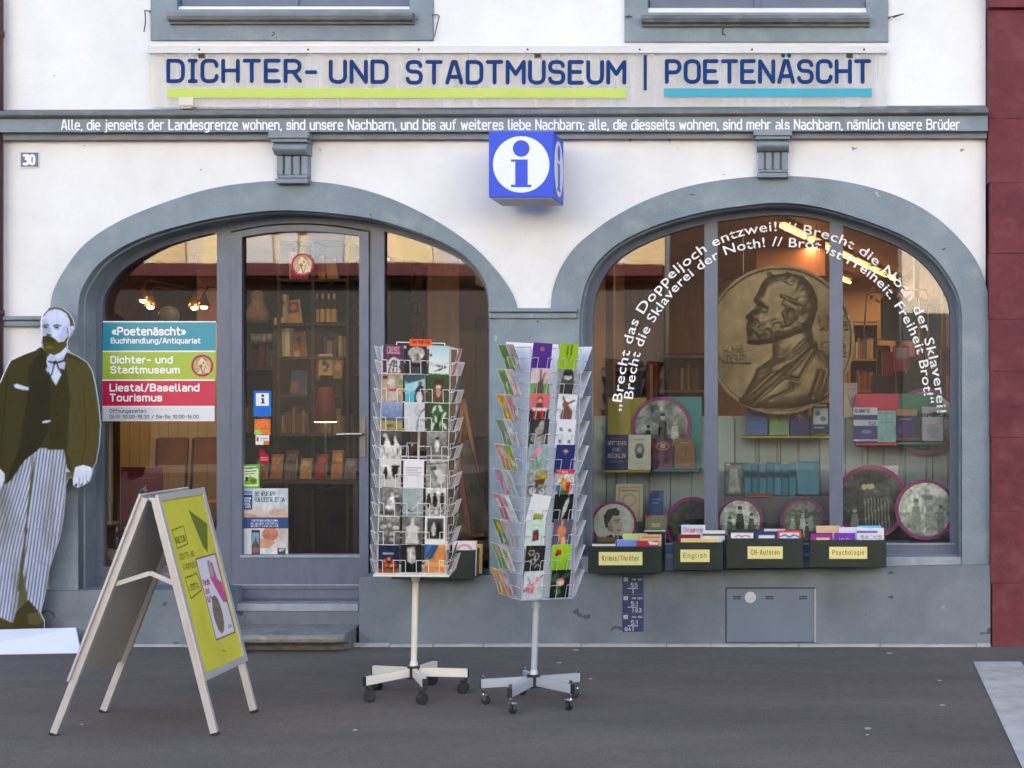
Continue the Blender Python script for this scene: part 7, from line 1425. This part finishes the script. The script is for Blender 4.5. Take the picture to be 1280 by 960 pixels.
fb(393, 318, 407, 352, YB+.08, (206, 150, 80), 'tan leaning card at the top right of the door bookcase', [('r', .1, .2, .9, .9, (150, 100, 60))], roll=R(-9)); fb(410, 322, 424, 353, YB+.08, (176, 130, 80), 'brown leaning card at the far right top of the door bookcase', roll=R(-12))
fb(349, 368, 358, 406, YB+.06, (206, 190, 150), 'tall narrow cream box on the second shelf', [('r', .2, .3, .8, .5, (150, 120, 80))], th=.06, lean=0, cat='box', name='box'); fb(343, 397, 357, 406, YB+.02, (206, 180, 130), 'small cream packet in front of the tall cream box', lean=0, cat='packet', name='packet')
fb(360, 374, 378, 406, YB+.08, (186, 150, 96), 'leaning cream covered book on the second shelf', [('r', .1, .1, .9, .7, (110, 60, 50)), ('e', .5, .4, .2, .2, (190, 120, 80))], roll=R(-10))
fb(348, 411, 355, 448, YB+.05, (214, 190, 130), 'tall ochre volume at the left of the third shelf', lean=0, th=.12); fb(356, 410, 362, 448, YB+.05, (216, 206, 170), 'tall cream volume at the left of the third shelf', lean=0, th=.12)
fb(366, 414, 384, 448, YB+.08, (150, 90, 60), 'leaning picture book with brown cover on the third shelf', [('r', .1, 1.0, .5, 1.3, (210, 170, 100)), ('p', [(.3, .3), (.7, .2), (.6, .9)], (60, 36, 36))], roll=R(-8))
fb(362, 462, 382, 496, YB+.06, (70, 84, 110), 'slate picture book on the fourth shelf', [('e', .3, .9, .3, .3, (150, 96, 90))]); fb(398, 442, 415, 469, YB+.02, (206, 170, 110), 'cream picture book with dark figures in the right bay', [('e', .4, .6, .14, .2, (60, 56, 56)), ('e', .65, .8, .12, .2, (80, 70, 60)), ('e', .5, 1.1, .2, .1, (120, 90, 60))], lean=R(4)); fb(416, 447, 428, 473, YB+.02, (150, 110, 56), 'olive brown picture book in the right bay', [('e', .5, .6, .3, .3, (196, 150, 80))], lean=R(4)); fb(392, 443, 399, 474, YB+.04, (176, 50, 40), 'red slip cased book in the right bay', lean=R(3))
for i, px in enumerate((396, 403.5, 411, 418)): bottle(px, 406, YB+.06, .245, (52, 32, 24), (206, 170, 110), 'brown bottle with cream label on the second shelf, %s of four' % ('leftmost', 'second', 'third', 'rightmost')[i], 'labelled bottles in the right bay', .021, (214, 180, 130))
c = P(321, 461, YB-.02); Q = Vector
st = MB(); st.lathe(P(322, 404, YB+.2), [(.08, 0), (.1, .04), (.085, .1), (.06, .15), (.045, .17), (.055, .2), (.05, .24), (.02, .26)], 16)
obj('plush_figure', st, mat('grey_pink_plush', (150, 120, 104), .9, var=.2, vscale=20), label='pale plush animal sitting on top of the low bookcase', cat='soft toy', smooth=True)
for i in range(5): obj('white_mug', MB().lathe(P(317+i*6.6, 428, YB+.25), [(.024, 0), (.026, .07), (.022, .068), (.02, .01)], 14), mat('mug_china', (176, 170, 160), .3), label='white mug in a row left of the door bookcase, %s of five' % ('first', 'second', 'third', 'fourth', 'fifth')[i], cat='mug', group='white mugs behind the door', smooth=True)
obj('mug_board', MB().box(*pbox(312, 428, 348, 430, YB+.2, .2)), WOODD, label='dark board carrying the row of white mugs', cat='shelf')
rl_ = thing('red_lamp', 'red lampshade with a glowing lower edge behind the door handle', 'lamp', P(407, 530, 1.7))
sh = MB(); cl = P(407, 527, 1.7); sh.lathe(cl, [(.085, 0), (.05, .26), (.045, .26), (.08, .002)], 20); child('lamp_shade', sh, mat('red_shade', (130, 22, 26), .6), rl_, smooth=True)
child('glow_ring', MB().lathe(cl + Vector((0, 0, -.006)), [(.07, 0), (.082, .002), (.082, .007), (.07, .007)], 20), BULB, rl_); child('stand', MB().cyl(cl + Vector((0, 0, -.5)), cl + Vector((0, 0, .05)), .01), mat('grey_tube'), rl_); child('base', MB().cyl(cl + Vector((0, 0, -.52)), cl + Vector((0, 0, -.5)), .07, n=20), BLACKP, rl_)
tb_ = thing('display_table', 'dark table of booklets low behind the door glass', 'table', (X(385, 1.3), 1.5, ZF))
zt_ = Z(600, 1.2); child('table_top', MB().box((X(318, 1.2), 1.2, zt_-.03), (X(448, 1.2), 1.85, zt_)), WOODD, tb_, bevel=.004)
for a in (X(320, 1.2), X(445, 1.2)-.03):
    for b_ in (1.22, 1.8): child('leg', MB().box((a, b_, ZF), (a+.04, b_+.04, zt_-.031)), WOODD, tb_)
for i, (px, c_, nm) in enumerate(((326, (150, 100, 60), 'tan'), (344, (190, 120, 60), 'orange'), (362, (110, 80, 70), 'brown'), (381, (196, 150, 90), 'ochre'), (400, (160, 50, 40), 'red'), (420, (200, 130, 60), 'amber'), (437, (120, 100, 90), 'grey brown'))):
    fb(px-7, 572 - (i % 3)*5, px+7, 600, 1.3 + .07*(i % 2), c_, '%s booklet standing on the table behind the door glass' % nm, [('r', .1, .15, .9, .5, tuple(min(255, v+50) for v in c_)), ('n', .3, 6, i)], lean=R(14), grp='booklets on the display table')

# right pane of the left arch: dark door, picture, easel
solid('inner_door', *pbox(487, 318, 513, 600, 3.6, .05), mat('dark_slate_door', (44, 48, 58), .5), 'dark inner door at the rear of the shop seen right of the door post', 'door')
obj('ceiling_beam', MB().box((X(520, 2.4), .5, 2.62), (X(527, 2.4), 6, ZC)), mat('umber_beam', (120, 66, 34), .6), label='brown ceiling beam running back above the taller rack', cat='beam')
obj('brown_cupboard', MB().box((X(534, 2.2), 2.2, ZF), (X(574, 2.2), 2.8, Z(288, 2.2))), WOOD, label='tall brown wooden cupboard behind the pane above the taller rack', cat='cupboard', bevel=.006)
p = Pic(24, 34, (0, 0, 1, 1.4), (214, 170, 110)); p.n(.3, 5, 9); p.r(.2, .3, .7, .9, (120, 70, 50))
def frame_pic(x0, y0, x1, y1, Y, c, label, nm='wall_picture'):
    t = thing(nm, label, 'picture', (X((x0+x1)/2, Y), Y, Z(y1, Y))); o = [(X(x0, Y), Z(y1, Y)), (X(x1, Y), Z(y1, Y)), (X(x1, Y), Z(y0, Y)), (X(x0, Y), Z(y0, Y))]
    child('frame', plate_mesh([o, inset(o, .02)], Y-.015, Y+.01, 'frame'), WOODD, t)
    q = Pic(24, 30, (0, 0, 1, 1.4), c); q.n(.4, 5, int(x0)); q.n(.3, 10, int(y0)); me = print_mesh(q, abs(o[1][0]-o[0][0])-.03, abs(o[2][1]-o[0][1])-.03, .002, name='canvas')
    for v in me.vertices: v.co = (v.co.x + (o[0][0]+o[1][0])/2, v.co.y + Y, v.co.z + o[0][1] + .015)
    child('canvas', me, PRINTM, t)
frame_pic(516, 338, 532, 362, 3.2, (190, 140, 80), 'small ochre picture on the wall beside the dark inner door')
frame_pic(514, 378, 524, 395, 3.2, (110, 70, 60), 'tiny dark picture below the ochre one')
frame_pic(512, 402, 530, 428, 3.0, (150, 50, 44), 'red toned picture low beside the brown cupboard')
for i, (x0, y0, x1, y1) in enumerate(((558, 405, 578, 520), (580, 396, 607, 520))): solid('dark_cabinet', *pbox(x0, y0, x1, y1+120, 2.9+.2*i, .4), WOODD, 'dark cabinet inside right of the taller rack, %s of two' % ('left', 'right')[i], 'cabinet', 'dark cabinets right of the taller rack')
es = thing('easel', 'orange wooden easel carrying a leaning dark canvas right of the taller rack', 'easel', (X(585, .8), .8, ZF)); OW_ = mat('orange_wood', (190, 110, 46), .5)
for a, b_ in (((579, 500), (566, 640)), ((580, 500), (606, 640)), ((580, 500), (584, 600))): child('leg', MB().bar(P(a[0], a[1], .95), P(b_[0], b_[1], .95 if b_[0] != 584 else 1.5), .025, .02), OW_, es)
q = Pic(30, 50, (0, 0, 1, 1.4), (90, 80, 66)); q.n(.5, 4, 12); q.n(.3, 9, 3); me = print_mesh(q, .3, .75, .02, edge=(70, 34, 22), back=(70, 34, 22), name='leaning_canvas', k=.7)
o = obj('leaning_canvas', me, PRINTM, label='dark canvas leaning sideways behind the glass right of the taller rack', cat='canvas'); o.rotation_euler = (R(-8), R(-16), 0); o.location = (X(593, .55), .55, Z(690, .55))
t = thing('canvas_frame', 'reddish brown frame leaning in front of the dark canvas', 'frame', P(590, 690, .5)); fr_ = MB(); fr_.bar(P(571, 560, .5), P(588, 672, .5), .03, .02); fr_.bar(P(586, 671, .5), P(607, 668, .5), .03, .02); child('moulding', fr_, mat('red_brown_moulding', (110, 50, 30), .5), t)
obj('inner_bench', MB().box((X(478, .4), .30, ZF), (X(622, .4), .7, Z(700, .4))), WOODD, label='dark wooden bench behind the right pane of the left arch', cat='bench')

# behind the display window
def stuff_books(x0, x1, Y, zz, seed, hmax=.26):
    m = MB(); rr = random.Random(seed)
    for z in zz:
        x = x0
        while x < x1-.05:
            th = rr.uniform(.02, .05); h = hmax*rr.uniform(.6, .95)
            if rr.random() < .88: m.box((x, Y, z), (x+th-.003, Y+.17, z+h), rr.randrange(10))
            x += th
    o = obj('book_rows', m, [mat('cloth_%d' % i, BC[i], .6) for i in range(10)], kind='stuff', label='mass of book spines on the far shelves of the shop', cat='books'); return o
for i, (px0, px1, Y, top, lab) in enumerate(((745, 812, 3.3, 455, 'brown bookcase at the left behind the display window'), (818, 885, 4.6, 440, 'brown bookcase left of the medallion far inside'), (1060, 1100, 6.2, 400, 'far bookcase right of the medallion'), (1150, 1200, 3.4, 372, 'tall bookcase at the right behind the display window'))):
    x0, x1 = X(px0, Y), X(px1, Y); zt_ = Z(top, Y); zz = [ZF + .05 + k*.33 for k in range(int((zt_-ZF)/.33))]
    t = thing('bookcase', lab, 'bookcase', ((x0+x1)/2, Y, ZF))
    for xx in (x0, x1-.03): child('side_panel', MB().box((xx, Y, ZF), (xx+.03, Y+.3, zt_)), WOOD, t)
    for z in zz + [zt_-.03]: child('shelf', MB().box((x0+.03, Y+.002, z-.025), (x1-.03, Y+.29, z)), WOOD, t)
    child('back_board', MB().box((x0, Y+.29, ZF), (x1, Y+.3, zt_)), WOODD, t)
    stuff_books(x0+.04, x1-.04, Y+.05, zz[:-1] if zt_ - zz[-1] < .3 else zz, 20+i)
solid('shop_counter', (X(760, 2.4), 2.4, ZF), (X(1010, 2.4), 2.9, 1.15), WOOD, 'brown wooden counter inside behind the display wall', 'counter')
solid('orange_wall_board', *pbox(945, 300, 1032, 345, 3.4, .05), mat('orange_board', (150, 84, 40), .7), 'orange board on the wall above the bronze medallion', 'board')
solid('wood_partition', (X(780, 5.6), 5.6, ZF), (X(965, 5.6), 5.7, 2.75), WOOD, 'brown wooden partition far inside behind the display window', 'partition')
for i, (px, w_) in enumerate(((757, 10), (1178, 9), (1143, 6))): solid('wood_post', *pbox(px, 280, px+w_, 640, 2.6+.5*i, .12), WOOD, 'brown timber post inside the display window room, %s' % ('left end', 'right end', 'beside the dark screen')[i], 'post', 'timber posts in the shop')
scn = thing('dark_screen', 'dark upright screen board inside right of the second mullion', 'screen', P(1124, 470, 2.2)); child('panel', MB().box(*pbox(1101, 372, 1146, 425, 2.2, .04)), mat('slate_screen', (40, 44, 54), .35), scn, bevel=.006); child('stand', MB().box(*pbox(1120, 425, 1127, 640, 2.24, .05)), BLACKP, scn)
m = MB(); Yw = 1.9; q = [(1086, 366), (1156, 362), (1160, 368), (1160, 420), (1154, 427), (1084, 424), (1080, 418), (1083, 370), (1086, 366)]; m.tube([P(a, b_, Yw) for a, b_ in q], .006, 6); m.tube([P(1120, 426, Yw), P(1120, 640, Yw)], .008, 6); obj('wire_sign_frame', m, mat('pale_wire', (200, 190, 180), .3, .5), label='rounded pale wire sign frame in front of the dark screen', cat='sign frame')
pl_ = thing('hanging_plant', 'green leafy plant hanging under the lamp line at the right', 'plant', P(1112, 375, 2.6)); m = MB(); rr = random.Random(4)
for i in range(140):
    c = P(1112, 360, 2.6) + Vector((rr.gauss(0, .07), rr.gauss(0, .07), rr.gauss(0, .08))); d = Vector((rr.uniform(-1, 1), rr.uniform(-1, 1), rr.uniform(-1, .3))).normalized(); s_ = d.cross(Vector((0, 0, 1))).normalized()*.014; m.add([c - s_*.2, c + d*.025 + s_, c + d*.06, c + d*.025 - s_], [(0, 1, 2, 3)])
child('leaves', m, mat('leaf_green', (56, 110, 44), .6), pl_); child('pot', MB().lathe(P(1112, 372, 2.6), [(.05, -.05), (.07, .04)], 14), mat('terracotta', (150, 80, 50), .7), pl_); child('cord', MB().tube([P(1112, 372, 2.6), (P(1112, 372, 2.6).x, 2.6, ZC)], .003, 5), BLACKP, pl_)
fb(1118, 432, 1136, 464, 1.7, (206, 60, 90), 'pink and white packet on the stand below the dark screen', [('r', .1, .1, .9, .7, (216, 200, 190))], grp=None, th=.06, lean=0, cat='packet', name='packet')
fb(1103, 440, 1117, 470, 1.9, (180, 40, 60), 'red packet left of the pink one below the dark screen', [], grp=None, th=.06, lean=0, cat='packet', name='packet')
solid('dark_sideboard', *pbox(1092, 468, 1180, 560, 2.0, .5), mat('black_cabinet', (36, 28, 28), .5), 'dark sideboard behind the pink and green shelves', 'sideboard')
c = P(750, 335, 1.6); t = thing('spot_bulb', 'small bright spot lamp at the upper left of the display window', 'spotlight', c); child('bulb', MB().lathe(c, [(.01, -.03), (.022, -.01), (.022, .012), (.01, .025)], 12), BULB, t); child('socket', MB().cyl(c + Vector((0, 0, .02)), (c.x, c.y, ZC), .008), BLACKP, t)

# books and boxes on the counter and the sideboard
rr = random.Random(77); WH = ('first', 'second', 'third', 'fourth', 'fifth', 'sixth', 'seventh', 'eighth', 'ninth', 'tenth', 'eleventh', 'twelfth', 'thirteenth', 'fourteenth')
x = X(752, 2.45)
for i in range(14):
    ci = rr.randrange(10); w_ = rr.uniform(.1, .16); h = rr.uniform(.16, .3); c_ = BC[ci]
    q = Pic(16, 22, (0, 0, 1, 1.4), tuple(min(255, int(v*1.15)) for v in c_)); q.n(.15, 5, i); q.r(.15, .2, .85, .2+rr.uniform(.1, .5), BC[rr.randrange(10)]); q.l([(.2, 1.1), (.8, 1.1)], .05, (200, 190, 160))
    o = obj('book', print_mesh(q, w_, h, .025, back=c_, name='book'), PRINT, label='%s book standing on the brown counter, %s from the left' % (NAMES[ci], WH[i]), cat='book', group='books standing on the counter'); o.location = (x + w_/2, 2.45 + rr.uniform(0, .1), 1.152); o.rotation_euler = (-R(10), 0, R(rr.uniform(-12, 12))); x += w_ + rr.uniform(.02, .07)
zs2 = Z(468, 2.0); x = X(1096, 2.05)
for i in range(7):
    ci = rr.randrange(10); w_ = rr.uniform(.08, .13); h = rr.uniform(.14, .24)
    q = Pic(16, 22, (0, 0, 1, 1.4), BC[ci]); q.n(.15, 5, i); q.r(.15, .3, .85, .7, BC[rr.randrange(10)])
    o = obj('book', print_mesh(q, w_, h, .025, back=BC[ci], name='book'), PRINT, label='%s book standing on the dark sideboard, %s from the left' % (NAMES[ci], WH[i]), cat='book', group='books on the sideboard'); o.location = (x + w_/2, 2.06 + rr.uniform(0, .08), zs2 + .002); o.rotation_euler = (-R(9), 0, 0); x += w_ + rr.uniform(.01, .04)
# scraps on the pavement
PAPER = mat('pale_scrap', (184, 178, 168), .8)
for i, (px, py, s_, lab) in enumerate(((1112, 817, .02, 'pale scrap on the asphalt near the right end of the plinth'), (1175, 851, .014, 'pale scrap on the asphalt left of the white road marking'), (1084, 911, .022, 'pale scrap on the asphalt at the lower right'), (1084, 919, .01, 'tiny crumb below the lower right scrap'), (699, 829, .02, 'pale scrap behind the shorter rack foot'), (444, 913, .012, 'tiny pale scrap below the taller rack foot'), (720, 813, .024, 'pale scrap by the wall right of the shorter rack'), (738, 849, .012, 'tiny pale scrap right of the shorter rack foot'), (102, 906, .012, 'tiny pale scrap under the folding sign'), (1178, 882, .018, 'brownish scrap near the road marking'))):
    dpt = F*H/(py-VY); c = Vector((CX + (px-VX)/F*dpt, dpt-D, .001)); m = MB(); a = rr.uniform(0, 3)
    pts = [c + Vector((math.cos(a+t)*s_*rr.uniform(.6, 1.1), math.sin(a+t)*s_*rr.uniform(.6, 1.1), 0)) for t in (0, 1.2, 2.4, 3.6, 4.9)]
    m.add(pts + [q + Vector((0, 0, .003)) for q in pts], [(4, 3, 2, 1, 0), (5, 6, 7, 8, 9)] + [(k, (k+1) % 5, 5+(k+1) % 5, 5+k) for k in range(5)])
    obj('paper_scrap', m, PAPER, label=lab, cat='scrap', group='scraps on the asphalt')
